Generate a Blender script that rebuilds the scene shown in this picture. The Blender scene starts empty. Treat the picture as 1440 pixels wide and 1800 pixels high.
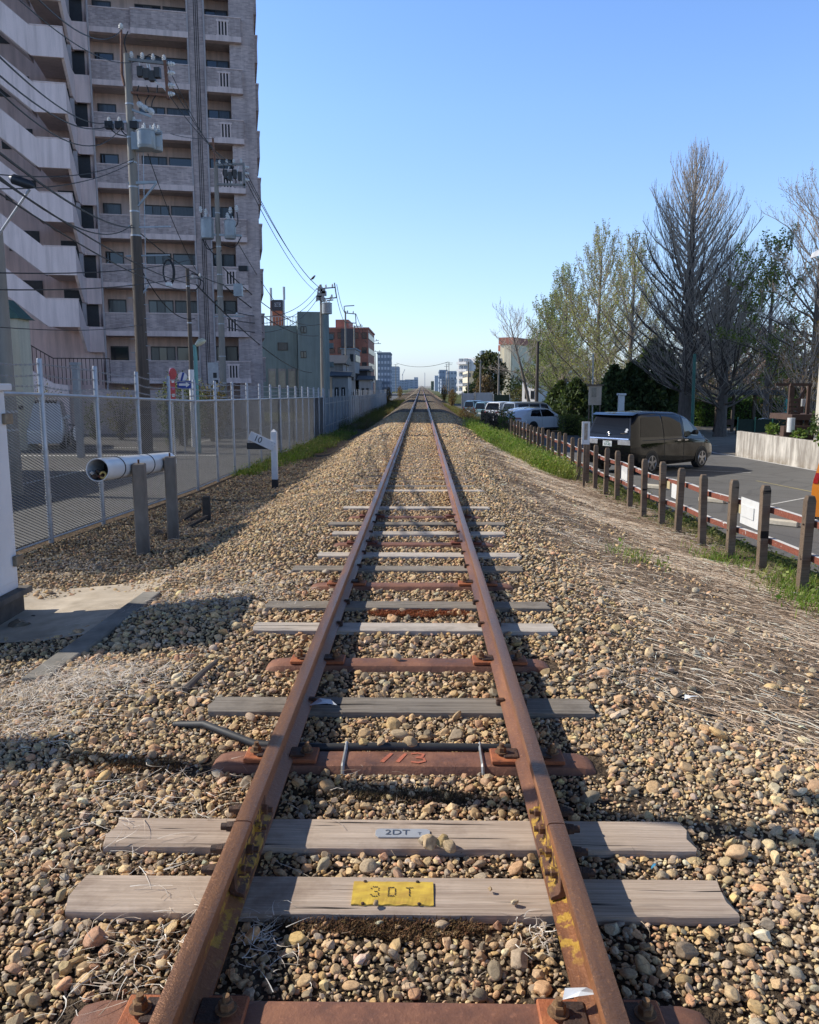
import bpy, bmesh, math, random
import numpy as np
from math import sin, cos, tan, pi, radians, sqrt, atan, atan2
from mathutils import Vector, Matrix, Euler

scene = bpy.context.scene
col = scene.collection
RNG = np.random.default_rng(7)
random.seed(7)

# ------------------------------------------------------------------ camera
FPX = 1440.0
PITCH = atan(223 / 1440)
YAW = atan(21 / 1440 * cos(PITCH))
CAM = np.array([0.0766, 0.0, 1.707])
FW = np.array([-sin(YAW) * cos(PITCH), cos(YAW) * cos(PITCH), -sin(PITCH)])
RT = np.array([cos(YAW), sin(YAW), 0.0])
UP = np.cross(RT, FW)

def ray(px, py):
    return FW + RT * (px - 720) / FPX + UP * (900 - py) / FPX

def G(px, py, z):
    r = ray(px, py)
    return CAM + r * ((z - CAM[2]) / r[2])

def P(px, py, Y):
    r = ray(px, py)
    return CAM + r * (Y / r[1])

cam_d = bpy.data.cameras.new('camera')
cam_d.sensor_fit = 'HORIZONTAL'
cam_d.sensor_width = 36
cam_d.lens = 36
cam_d.clip_start = 0.05
cam_d.clip_end = 6000
cam = bpy.data.objects.new('camera', cam_d)
col.objects.link(cam)
cam.matrix_world = Matrix(((RT[0], UP[0], -FW[0], CAM[0]), (RT[1], UP[1], -FW[1], CAM[1]), (RT[2], UP[2], -FW[2], CAM[2]), (0, 0, 0, 1)))
scene.camera = cam

# ------------------------------------------------------------------ light
SUN_EL, SUN_AZ = radians(38), radians(12.5)      # azimuth: ahead of the -X direction
sun_dir = np.array([-cos(SUN_AZ) * cos(SUN_EL), sin(SUN_AZ) * cos(SUN_EL), sin(SUN_EL)])
sl = bpy.data.lights.new('sun', 'SUN')
sl.energy = 5.0
sl.angle = radians(0.53)
sl.color = (1.0, 0.94, 0.84)
so = bpy.data.objects.new('sun', sl)
col.objects.link(so)
so.location = (-30, 10, 60)
so.rotation_euler = Vector(sun_dir).to_track_quat('Z', 'Y').to_euler()
world = bpy.data.worlds.new('World')
scene.world = world
world.use_nodes = True
wnt = world.node_tree
wnt.nodes.clear()
wo = wnt.nodes.new('ShaderNodeOutputWorld')
wb = wnt.nodes.new('ShaderNodeBackground')
ws = wnt.nodes.new('ShaderNodeTexSky')
ws.sky_type = 'NISHITA'
ws.sun_disc = False
ws.sun_elevation = SUN_EL
ws.sun_rotation = atan2(sun_dir[0], sun_dir[1])
ws.air_density = 1.0
ws.dust_density = 0.6
ws.ozone_density = 2.0
ws.altitude = 50
wb.inputs['Strength'].default_value = 0.125
# clear spring air: pale bluish haze low down, a deep dark blue overhead
wtc = wnt.nodes.new('ShaderNodeTexCoord')
wsx = wnt.nodes.new('ShaderNodeSeparateXYZ')
wnt.links.new(wtc.outputs['Generated'], wsx.inputs[0])
wr = wnt.nodes.new('ShaderNodeValToRGB')
wnt.links.new(wsx.outputs['Z'], wr.inputs['Fac'])
els = wr.color_ramp.elements
stops = [(0.0, (.52, .60, .88)), (.05, (.62, .68, .88)), (.16, (.70, .75, .87)), (.30, (.69, .80, 1.0)), (.42, (.64, .78, 1.0)), (.56, (.24, .27, .36)), (.75, (.09, .10, .14)), (1.0, (.07, .08, .11))]
while len(els) < len(stops):
    els.new(.5)
for e, (p, c) in zip(els, stops):
    e.position = p
    e.color = (*c, 1)
wmul = wnt.nodes.new('ShaderNodeVectorMath')
wmul.operation = 'MULTIPLY'
wnt.links.new(ws.outputs[0], wmul.inputs[0])
wnt.links.new(wr.outputs['Color'], wmul.inputs[1])
wsc = wnt.nodes.new('ShaderNodeVectorMath')
wsc.operation = 'SCALE'
wsc.inputs['Scale'].default_value = 2.15
wnt.links.new(wmul.outputs[0], wsc.inputs[0])
wmr = wnt.nodes.new('ShaderNodeMapRange')       # the half of the sky behind the camera is the darker one, far from the sun's glow
wnt.links.new(wsx.outputs['Y'], wmr.inputs['Value'])
for k, v in (('From Min', -.7), ('From Max', .5), ('To Min', 1.0), ('To Max', 1.0)):
    wmr.inputs[k].default_value = v
wsd = wnt.nodes.new('ShaderNodeVectorMath')
wsd.operation = 'SCALE'
wnt.links.new(wsc.outputs[0], wsd.inputs[0])
wnt.links.new(wmr.outputs[0], wsd.inputs['Scale'])
wnt.links.new(wsd.outputs[0], wb.inputs['Color'])
wnt.links.new(wb.outputs[0], wo.inputs['Surface'])
scene.view_settings.view_transform = 'Standard'
scene.view_settings.look = 'None'
scene.view_settings.exposure = 0
scene.view_settings.gamma = 1
scene.render.engine = 'CYCLES'
scene.cycles.max_bounces = 6
scene.cycles.transparent_max_bounces = 12
try:
    scene.cycles.use_denoising = True
except Exception:
    pass

# ------------------------------------------------------------------ materials
MATS = {}

class NT:
    def __init__(s, name):
        s.m = bpy.data.materials.new(name)
        s.m.use_nodes = True
        s.t = s.m.node_tree
        s.t.nodes.clear()
        s.out = s.t.nodes.new('ShaderNodeOutputMaterial')
        s.b = s.t.nodes.new('ShaderNodeBsdfPrincipled')
        s.t.links.new(s.b.outputs[0], s.out.inputs['Surface'])
        s._co = None

    def n(s, typ, ins=None, **props):
        nd = s.t.nodes.new('ShaderNode' + typ)
        for k, v in props.items():
            setattr(nd, k, v)
        for k, v in (ins or {}).items():
            if hasattr(v, 'is_output') or isinstance(v, bpy.types.NodeSocket):
                s.t.links.new(v, nd.inputs[k])
            else:
                nd.inputs[k].default_value = v
        return nd

    def set(s, **kw):
        for k, v in kw.items():
            k = k.replace('_', ' ')
            if isinstance(v, bpy.types.NodeSocket):
                s.t.links.new(v, s.b.inputs[k])
            else:
                s.b.inputs[k].default_value = v if not (isinstance(v, tuple) and len(v) == 3) else (*v, 1)

    def co(s, scale=(1, 1, 1), rnd=False, kind='Object'):
        tc = s.n('TexCoord')
        o = tc.outputs[kind]
        if rnd:
            oi = s.n('ObjectInfo')
            mu = s.n('Math', {0: oi.outputs['Random'], 1: 57.0}, operation='MULTIPLY')
            cb = s.n('CombineXYZ', {'X': mu.outputs[0], 'Y': mu.outputs[0]})
            o = s.n('VectorMath', {0: o, 1: cb.outputs[0]}, operation='ADD').outputs[0]
        if scale != (1, 1, 1):
            o = s.n('Mapping', {'Vector': o, 'Scale': scale}).outputs[0]
        return o

    def noise(s, vec, scale=5, detail=4, rough=0.55):
        return s.n('TexNoise', {'Vector': vec, 'Scale': scale, 'Detail': detail, 'Roughness': rough}).outputs['Fac']

    def ramp(s, fac, stops, interp='LINEAR'):
        r = s.n('ValToRGB', {'Fac': fac})
        r.color_ramp.interpolation = interp
        e = r.color_ramp.elements
        while len(e) < len(stops):
            e.new(0.5)
        for el, (p, c) in zip(e, stops):
            el.position = p
            el.color = (*c, 1) if not isinstance(c, (int, float)) else (c, c, c, 1)
        return r.outputs['Color']

    def mix(s, fac, a, b, mode='MIX'):
        m = s.n('Mix', data_type='RGBA', blend_type=mode)
        for i, v in ((0, fac), (6, a), (7, b)):
            if isinstance(v, bpy.types.NodeSocket):
                s.t.links.new(v, m.inputs[i])
            else:
                m.inputs[i].default_value = v if not (isinstance(v, tuple) and len(v) == 3) else (*v, 1)
        return m.outputs[2]

    def bump(s, h, strength=0.3, dist=0.01):
        b = s.n('Bump', {'Height': h, 'Strength': strength, 'Distance': dist})
        s.t.links.new(b.outputs[0], s.b.inputs['Normal'])

def M(name, c1, c2=None, scale=6, rough=0.7, metal=0.0, bump=0.0, dist=0.01, grime=0.25, stretch=(1, 1, 1), rnd=False, coat=0, spec=None):
    """a plain weathered surface: two colours broken up by noise, with large soft patches of grime"""
    if name in MATS:
        return MATS[name]
    t = NT(name)
    v = t.co(stretch, rnd)
    f = t.noise(v, scale, 6, 0.62)
    f2 = t.n('MapRange', {'Value': f, 'From Min': 0.3, 'From Max': 0.7}).outputs[0]
    c = t.mix(f2, c1, c2 or tuple(x * 0.72 for x in c1))
    if grime:
        g = t.noise(v, scale * 0.22 + 0.3, 3, 0.6)
        gg = t.ramp(g, [(0.35, 1.0), (0.75, 1.0 - grime)])
        c = t.mix(1.0, c, gg, 'MULTIPLY')
    t.set(Base_Color=c, Roughness=rough, Metallic=metal)
    if coat:
        t.set(Coat_Weight=coat, Coat_Roughness=0.04)
    if spec is not None:
        t.set(Specular_IOR_Level=spec)
    if bump:
        t.bump(f, bump, dist)
    MATS[name] = t.m
    return t.m

# ------------------------------------------------------------------ mesh collecting
class MB:
    def __init__(s):
        s.v = []
        s.f = []
        s.n = 0

    def add(s, vs, fs):
        o = s.n
        s.v.extend([tuple(map(float, p)) for p in vs])
        s.f.extend([tuple(i + o for i in f) for f in fs])
        s.n += len(vs)
        return s

    def box(s, x0, y0, z0, x1, y1, z1, ch=0):
        if ch <= 0:
            vs = [(x, y, z) for x in (x0, x1) for y in (y0, y1) for z in (z0, z1)]
            return s.add(vs, [(0, 1, 3, 2), (4, 6, 7, 5), (0, 4, 5, 1), (2, 3, 7, 6), (0, 2, 6, 4), (1, 5, 7, 3)])
        vs = []
        for x, sx in ((x0, 1), (x1, -1)):
            for y, sy in ((y0, 1), (y1, -1)):
                for z, sz in ((z0, 1), (z1, -1)):
                    vs += [(x, y + sy * ch, z + sz * ch), (x + sx * ch, y, z + sz * ch), (x + sx * ch, y + sy * ch, z)]
        bm = bmesh.new()
        for p in vs:
            bm.verts.new(p)
        bmesh.ops.convex_hull(bm, input=bm.verts)
        bmesh.ops.dissolve_limit(bm, angle_limit=0.01, verts=bm.verts, edges=bm.edges)
        bm.verts.index_update()
        vv = [tuple(p.co) for p in bm.verts]
        ff = [tuple(q.index for q in f.verts) for f in bm.faces]
        bm.free()
        return s.add(vv, ff)

    def obox(s, c, ax, ay, az, hx, hy, hz):
        c, ax, ay, az = (np.array(q, float) for q in (c, ax, ay, az))
        vs = [c + ax * hx * a + ay * hy * b + az * hz * d for a in (-1, 1) for b in (-1, 1) for d in (-1, 1)]
        return s.add(vs, [(0, 1, 3, 2), (4, 6, 7, 5), (0, 4, 5, 1), (2, 3, 7, 6), (0, 2, 6, 4), (1, 5, 7, 3)])

    def bar(s, p, q, w, h=None, up=(0, 0, 1)):
        p, q = np.array(p, float), np.array(q, float)
        d = q - p
        L = np.linalg.norm(d)
        d = d / L
        u = np.array(up, float)
        if abs(d @ u) > 0.99:
            u = np.array((0, 1.0, 0))
        sd = np.cross(d, u)
        sd /= np.linalg.norm(sd)
        u = np.cross(sd, d)
        return s.obox((p + q) / 2, d, sd, u, L / 2, w / 2, (h or w) / 2)

    def tube(s, pts, r, n=8, cap=True):
        pts = [np.array(p, float) for p in pts]
        rr = r if isinstance(r, (list, tuple, np.ndarray)) else [r] * len(pts)
        vs, fs = [], []
        pd = None
        for i, p in enumerate(pts):
            d = pts[min(i + 1, len(pts) - 1)] - pts[max(i - 1, 0)]
            d = d / (np.linalg.norm(d) + 1e-12)
            if pd is None:
                u = np.array((0, 0, 1.0)) if abs(d[2]) < 0.9 else np.array((1.0, 0, 0))
            else:
                u = pd
            u = u - d * (u @ d)
            u /= np.linalg.norm(u) + 1e-12
            pd = u
            w = np.cross(d, u)
            for k in range(n):
                a = 2 * pi * k / n
                vs.append(p + (u * cos(a) + w * sin(a)) * rr[i])
        m = len(pts)
        for i in range(m - 1):
            for k in range(n):
                k2 = (k + 1) % n
                fs.append((i * n + k, i * n + k2, (i + 1) * n + k2, (i + 1) * n + k))
        if cap:
            fs.append(tuple(range(n))[::-1])
            fs.append(tuple((m - 1) * n + k for k in range(n)))
        return s.add(vs, fs)

    def cyl(s, p, q, r, r2=None, n=16):
        return s.tube([p, q], [r, r if r2 is None else r2], n)

    def prism(s, poly, z0, z1, fn=lambda a, b, h: (a, b, h)):
        n = len(poly)
        vs = [fn(a, b, z0) for a, b in poly] + [fn(a, b, z1) for a, b in poly]
        fs = [tuple(range(n))[::-1], tuple(range(n, 2 * n))]
        fs += [(i, (i + 1) % n, n + (i + 1) % n, n + i) for i in range(n)]
        return s.add(vs, fs)

    def quad(s, a, b, c, d):
        return s.add([a, b, c, d], [(0, 1, 2, 3)])

    def lathe(s, prof, c=(0, 0, 0), n=20):
        vs, fs = [], []
        for r, z in prof:
            for k in range(n):
                a = 2 * pi * k / n
                vs.append((c[0] + r * cos(a), c[1] + r * sin(a), c[2] + z))
        for i in range(len(prof) - 1):
            for k in range(n):
                k2 = (k + 1) % n
                fs.append((i * n + k, i * n + k2, (i + 1) * n + k2, (i + 1) * n + k))
        fs.append(tuple(range(n))[::-1])
        fs.append(tuple((len(prof) - 1) * n + k for k in range(n)))
        return s.add(vs, fs)

    def build(s, name, mat, parent=None, bevel=0, smooth=False, world=True, fix=True):
        me = bpy.data.meshes.new(name)
        vs = s.v
        if parent is not None and world:
            mi = root_matrix(parent).inverted()
            vs = [tuple(mi @ Vector(p)) for p in vs]
        me.from_pydata(vs, [], s.f)
        return finish(name, me, mat, parent, bevel, smooth, fix)

def root_matrix(o):
    m = o.matrix_basis.copy()
    while o.parent:
        o = o.parent
        m = o.matrix_basis @ m
    return m

def finish(name, me, mat, parent, bevel=0, smooth=False, fix=True):
    if fix:
        bm = bmesh.new()
        bm.from_mesh(me)
        bmesh.ops.recalc_face_normals(bm, faces=bm.faces)
        bm.to_mesh(me)
        bm.free()
    me.validate()
    o = bpy.data.objects.new(name, me)
    col.objects.link(o)
    if parent is not None:
        o.parent = parent
    for mm in (mat if isinstance(mat, (list, tuple)) else [mat]):
        me.materials.append(mm)
    if smooth:
        me.shade_smooth()
        if smooth != 'all':
            try:
                me.set_sharp_from_angle(angle=radians(38))
            except Exception:
                pass
    if bevel:
        b = o.modifiers.new('bevel', 'BEVEL')
        b.width = bevel
        b.segments = 2
        b.limit_method = 'ANGLE'
        b.angle_limit = radians(35)
        b.harden_normals = False
    return o

def raw_mesh(name, V, F, mat, parent=None, smooth=False, uvcol=None):
    """V (n,3) array, F (m,k) array of equal-sized faces"""
    V = np.asarray(V, np.float32)
    F = np.asarray(F, np.int32)
    if parent is not None:
        mi = np.array(root_matrix(parent).inverted())
        V = V @ mi[:3, :3].T.astype(np.float32) + mi[:3, 3].astype(np.float32)
    me = bpy.data.meshes.new(name)
    me.vertices.add(len(V))
    me.vertices.foreach_set('co', np.ascontiguousarray(V, np.float32).ravel())
    k = F.shape[1]
    me.loops.add(F.size)
    me.loops.foreach_set('vertex_index', np.ascontiguousarray(F).ravel())
    me.polygons.add(len(F))
    me.polygons.foreach_set('loop_start', np.arange(0, F.size, k, dtype=np.int32))
    me.polygons.foreach_set('loop_total', np.full(len(F), k, np.int32))
    if uvcol is not None:
        at = me.attributes.new('tint', 'FLOAT_COLOR', 'POINT')
        c = np.ones((len(V), 4), np.float32)
        c[:, :3] = uvcol
        at.data.foreach_set('color', c.ravel())
    me.update(calc_edges=True)
    o = bpy.data.objects.new(name, me)
    col.objects.link(o)
    if parent is not None:
        o.parent = parent
    me.materials.append(mat)
    if smooth:
        me.shade_smooth()
    return o

def tag(o, label=None, cat=None, group=None, kind=None):
    if label:
        o['label'] = label
    if cat:
        o['category'] = cat
    if group:
        o['group'] = group
    if kind:
        o['kind'] = kind
    return o

def thing(name, label, cat, loc=(0, 0, 0), rz=0.0, group=None):
    o = bpy.data.objects.new(name, None)
    o.empty_display_size = 0.2
    col.objects.link(o)
    o.location = tuple(map(float, loc))
    o.rotation_euler = (0, 0, rz)
    return tag(o, label, cat, group)

def dup(root, loc=None, rz=None, label=None, group=None, scale=None):
    def cp(o, par):
        c = o.copy()
        col.objects.link(c)
        c.parent = par
        for ch in list(o.children):
            cp(ch, c)
        return c
    r = cp(root, None)
    if loc is not None:
        r.location = tuple(map(float, loc))
    if rz is not None:
        r.rotation_euler = (r.rotation_euler[0], r.rotation_euler[1], rz)
    if scale is not None:
        r.scale = scale
    if label:
        r['label'] = label
    if group:
        r['group'] = group
    return r

ORD = ['first', 'second', 'third', 'fourth', 'fifth', 'sixth', 'seventh', 'eighth', 'ninth', 'tenth', 'eleventh', 'twelfth', 'thirteenth',
       'fourteenth', 'fifteenth', 'sixteenth', 'seventeenth', 'eighteenth', 'nineteenth', 'twentieth']

def text_mb(txt, size, fn, depth=0.002):
    """flat lettering as a mesh: fn maps (x, y, h) of the text plane to world"""
    cu = bpy.data.curves.new('letters', 'FONT')
    cu.body = txt
    cu.size = size
    cu.align_x = 'CENTER'
    cu.align_y = 'CENTER'
    o = bpy.data.objects.new('letters', cu)
    col.objects.link(o)
    dg = bpy.context.evaluated_depsgraph_get()
    me = bpy.data.meshes.new_from_object(o.evaluated_get(dg))
    mb = MB()
    mb.add([fn(p.co.x, p.co.y, depth) for p in me.vertices], [tuple(f.vertices) for f in me.polygons])
    bpy.data.objects.remove(o)
    bpy.data.curves.remove(cu)
    bpy.data.meshes.remove(me)
    return mb
# ------------------------------------------------------------------ ground
def sstep(a, b, x):
    t = np.clip((x - a) / (b - a), 0, 1)
    return t * t * (3 - 2 * t)

def zl(Y):
    return np.interp(Y, [-10, 0, 5, 10, 18, 42, 100, 3000], [-.12, -.14, -.26, -.37, -.62, -.88, -1.2, -1.2])

def zr(Y):
    return np.interp(Y, [-10, 0, 4, 8.3, 13.4, 25, 60, 100, 3000], [-.2, -.2, -.3, -.42, -.56, -.66, -.95, -1.2, -1.2])

def zrr(Y):
    return np.interp(Y, [-10, 0, 8, 15, 25, 30, 42, 60, 100, 3000], [-.35, -.4, -.78, -.93, -1.0, -1.1, -1.3, -1.55, -1.7, -1.7])

def zbed(Y):
    return np.interp(Y, [0, 7, 11, 15], [-.036, -.036, -.022, -.002])

def lump(X, Y):
    return 0.018 * np.sin(X * 2.1 + np.sin(Y * 1.3)) * np.cos(Y * 1.7 + X) + 0.01 * np.sin(Y * 4.3 + X * 3.1)

def zt(X, Y):
    X = np.asarray(X, float)
    Y = np.asarray(Y, float)
    b = zbed(Y)
    L = sstep(1.2, 3.5, -X)
    R = sstep(1.3, 4.0, X)
    z = b + L * (zl(Y) - b) + R * (zr(Y) - b)
    z = z + sstep(4.35, 5.3, X) * (zrr(Y) - zr(Y))
    amp = sstep(1.1, 1.8, np.abs(X)) * (1 - sstep(4.2, 4.8, X)) * (1 - sstep(4.3, 4.8, -X))
    return z + lump(X, Y) * amp

def on_ground(px, py):
    r = ray(px, py)
    t = 1.0
    while t < 400:
        p = CAM + r * t
        if p[2] < float(zt(p[0], p[1])):
            break
        t += 0.01 if t < 40 else 0.1
    return CAM + r * t

def rng_axis(parts):
    out = []
    for a, b, n in parts:
        out += list(np.linspace(a, b, n, endpoint=False))
    return np.array(out)

gx = np.concatenate([-np.geomspace(9, 900, 24)[::-1], np.arange(-8.8, -1.0, .15), np.arange(-1.0, 1.0, .25), np.arange(1.0, 8.9, .15), np.geomspace(9, 900, 24)])
gy = np.concatenate([np.linspace(-40, -1, 10), np.arange(-.5, 12, .15), np.arange(12, 30, .3), np.arange(30, 110, 2), np.geomspace(110, 3500, 30)])
GX, GY = np.meshgrid(gx, gy)
GZ = zt(GX, GY)
nx, ny = len(gx), len(gy)
idx = np.arange(nx * ny).reshape(ny, nx)
Fg = np.stack([idx[:-1, :-1], idx[:-1, 1:], idx[1:, 1:], idx[1:, :-1]], -1).reshape(-1, 4)

def ground_material():
    t = NT('trackside_ground')
    geo = t.n('NewGeometry')
    pos = geo.outputs['Position']
    sx = t.n('SeparateXYZ', {0: pos})
    n1 = t.noise(pos, 1.6, 5, .6)
    n2 = t.noise(pos, 11, 6, .65)
    n3 = t.noise(pos, 60, 3, .6)
    vor = t.n('TexVoronoi', {'Vector': pos, 'Scale': 22.0, 'Randomness': 1.0})
    sepc = t.n('SeparateColor', {0: vor.outputs['Color']})
    stones = t.ramp(sepc.outputs[0], [(0.0, (.13, .11, .085)), (.25, (.32, .26, .19)), (.45, (.5, .4, .27)), (.6, (.38, .33, .27)), (.78, (.6, .48, .34)), (1.0, (.7, .62, .5))])
    edge = t.ramp(vor.outputs['Distance'], [(0.15, 1.0), (0.55, .35)])
    stones = t.mix(1.0, stones, edge, 'MULTIPLY')
    dirt = t.ramp(n2, [(.3, (.06, .045, .03)), (.5, (.15, .11, .075)), (.72, (.27, .2, .135))])
    straw = t.ramp(n2, [(.3, (.1, .07, .045)), (.5, (.3, .215, .145)), (.74, (.58, .44, .32))])
    green = t.ramp(n2, [(.3, (.05, .065, .02)), (.55, (.1, .12, .035)), (.75, (.2, .16, .08))])
    jx = t.n('Math', {0: n1, 1: 1.6}, operation='MULTIPLY_ADD')
    t.t.links.new(sx.outputs['X'], jx.inputs[2])
    far = t.n('MapRange', {'Value': sx.outputs['Y'], 'From Min': 9.0, 'From Max': 22.0}).outputs[0]
    near_c = t.mix(t.n('MapRange', {'Value': n1, 'From Min': .4, 'From Max': .6}).outputs[0], dirt, (.07, .052, .036))  # dirt in the gaps is deepened: shadow between stones is partly in its colour
    bal = t.mix(far, near_c, stones)
    mr = t.n('MapRange', {'Value': jx.outputs[0], 'From Min': 2.0, 'From Max': 2.8}).outputs[0]
    c = t.mix(mr, bal, straw)
    mg = t.n('MapRange', {'Value': jx.outputs[0], 'From Min': 4.9, 'From Max': 5.4}).outputs[0]
    c = t.mix(mg, c, green)
    ml = t.n('MapRange', {'Value': jx.outputs[0], 'From Min': -2.0, 'From Max': -2.7}).outputs[0]
    c = t.mix(ml, c, dirt)
    mlg = t.n('MapRange', {'Value': jx.outputs[0], 'From Min': -4.4, 'From Max': -5.0}).outputs[0]
    c = t.mix(mlg, c, green)
    c = t.mix(t.n('MapRange', {'Value': n3, 'From Min': .3, 'From Max': .7}).outputs[0], c, t.mix(1.0, c, (.62, .6, .58), 'MULTIPLY'))
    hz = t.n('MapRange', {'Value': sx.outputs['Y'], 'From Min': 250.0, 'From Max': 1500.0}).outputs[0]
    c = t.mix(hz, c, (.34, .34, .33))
    t.set(Base_Color=c, Roughness=.95, Specular_IOR_Level=.15)
    h = t.n('Math', {0: n2, 1: n3}, operation='ADD')
    h2 = t.n('Math', {0: h.outputs[0], 1: vor.outputs['Distance']}, operation='SUBTRACT')
    t.bump(h2.outputs[0], .9, .03)
    return t.m

ground = raw_mesh('ground', np.stack([GX, GY, GZ], -1).reshape(-1, 3), Fg, ground_material(), smooth=True)
tag(ground, 'dirt and ballast ground sloping away from the track', kind='structure')

# ------------------------------------------------------------------ roads
def asphalt(name, base=(.085, .083, .08)):
    t = NT(name)
    p = t.n('NewGeometry').outputs['Position']
    a = t.noise(p, .5, 4, .6)
    b = t.noise(p, 70, 3, .7)
    d = t.noise(p, 4.5, 6, .7)
    c = t.mix(t.n('MapRange', {'Value': a, 'From Min': .35, 'From Max': .65}).outputs[0], base, tuple(x * 1.55 for x in base))
    c = t.mix(t.n('MapRange', {'Value': b, 'From Min': .35, 'From Max': .75}).outputs[0], c, (.17, .165, .155))
    crack = t.n('TexVoronoi', {'Vector': p, 'Scale': .55}, feature='DISTANCE_TO_EDGE')
    wv = t.n('Math', {0: crack.outputs['Distance'], 1: t.n('Math', {0: d, 1: .035}, operation='MULTIPLY').outputs[0]}, operation='SUBTRACT')
    ck = t.ramp(wv.outputs[0], [(0.0, .35), (0.012, 1.0)])
    c = t.mix(.3, c, t.mix(1.0, c, ck, 'MULTIPLY'))
    c = t.mix(t.ramp(d, [(.55, 0.0), (.8, .5)]), c, (.14, .125, .1))
    t.set(Base_Color=c, Roughness=.88)
    t.bump(b, .35, .01)
    return t.m

MA = asphalt('asphalt')
MA2 = asphalt('asphalt_worn', (.075, .072, .066))
YS = np.concatenate([np.arange(-6, 30, 1.5), np.arange(30, 110, 4), [115, 130, 160, 200, 260, 400]])

def strip(name, x0, x1, zf, mat, y0=-6, y1=300, lift=.012, nxs=2, label=None):
    ys = np.array([y for y in YS if y0 < y < y1])
    ys = np.concatenate([[y0], ys, [y1]])
    V, F = [], []
    for y in ys:
        a = x0(y) if callable(x0) else x0
        b = x1(y) if callable(x1) else x1
        for k in range(nxs):
            V.append((a + (b - a) * k / (nxs - 1), y, float(zf(y)) + lift))
    for i in range(len(ys) - 1):
        for k in range(nxs - 1):
            F.append((i * nxs + k, i * nxs + k + 1, (i + 1) * nxs + k + 1, (i + 1) * nxs + k))
    o = raw_mesh(name, V, F, mat)
    tag(o, label, kind='structure')
    return o

strip('road', -10.2, lambda y: -5.15 if y < 60 else -5.6, zl, MA, label='grey asphalt lane running behind the chain link fence')
strip('forecourt', -60, -10.2, zl, MA2, y0=-6, y1=49, label='asphalt yard in front of the apartment block')
strip('parking_lot', lambda y: 5.45 + .12 * sin(y * 1.7) + .1 * sin(y * .6), 13.2, zrr, MA, y0=3, y1=150, label='asphalt car park beyond the timber post fence')
strip('park_path', 13.2, 60, zrr, M('park_gravel', (.3, .26, .2), (.22, .19, .15), 3, .95, grime=.4), y0=34, y1=75, lift=.006, label='pale gravel ground of the park')

MW = M('road_paint', (.72, .71, .68), (.5, .49, .46), 14, .7, grime=.35)
def ribbon(name, pts, w, zf, lift=.018, mat=None, label=None):
    V, F = [], []
    pts = [np.array(p, float) for p in pts]
    for i, p in enumerate(pts):
        d = pts[min(i + 1, len(pts) - 1)] - pts[max(i - 1, 0)]
        d /= np.linalg.norm(d)
        nrm = np.array((-d[1], d[0])) * w / 2
        for s in (-1, 1):
            q = p + nrm * s
            V.append((q[0], q[1], float(zf(q[1])) + lift))
    for i in range(len(pts) - 1):
        F.append((2 * i, 2 * i + 1, 2 * i + 3, 2 * i + 2))
    return tag(raw_mesh(name, V, F, mat or MW), label, kind='structure')

def line_pts(a, b, n=14):
    return [(a[0] + (b[0] - a[0]) * t, a[1] + (b[1] - a[1]) * t) for t in np.linspace(0, 1, n)]

def GR(px, py, zf=zrr):
    p = G(px, py, -1.0)
    for _ in range(6):
        p = G(px, py, float(zf(p[1])))
    return p[:2]

ribbon('road_marking', [GR(x, y) for x, y in ((1439, 829), (1400, 822), (1350, 813), (1300, 804), (1258, 797), (1235, 792), (1228, 788), (1236, 785), (1262, 784))], .14, zrr, label='white curved edge line below the concrete wall')
ribbon('road_marking', line_pts(GR(1110, 822), GR(1320, 832)), .12, zrr, label='white bay line beside the black van')
ribbon('road_marking', line_pts(GR(1330, 846), GR(1440, 868)), .1, zrr, mat=M('road_paint_yellow', (.5, .42, .2), (.2, .18, .12), 20, .8, grime=.5), label='faded yellow bay line on the car park')
ribbon('road_marking', line_pts(GR(1240, 866), GR(1330, 884)), .1, zrr, label='short white bay line near the fence')
ribbon('road_marking', line_pts(GR(1355, 888), GR(1440, 872)), .07, zrr, label='thin worn white line across the car park')
for (ya, xa, xb, lb) in ((27.5, -30, -7.0, 'white stop line across the lane'), (31.5, -40, -10.5, 'faded white line across the yard')):
    ribbon('road_marking', line_pts((xa, ya), (xb, ya + 1.0)), .35, zl, label=lb)
ribbon('road_marking', line_pts((-9.4, 6), (-9.4, 26), 28), .12, zl, label='white edge line on the far side of the lane')
ribbon('road_marking', line_pts((-9.8, 36), (-9.8, 120), 28), .12, zl, label='white edge line under the apartment block')

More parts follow.
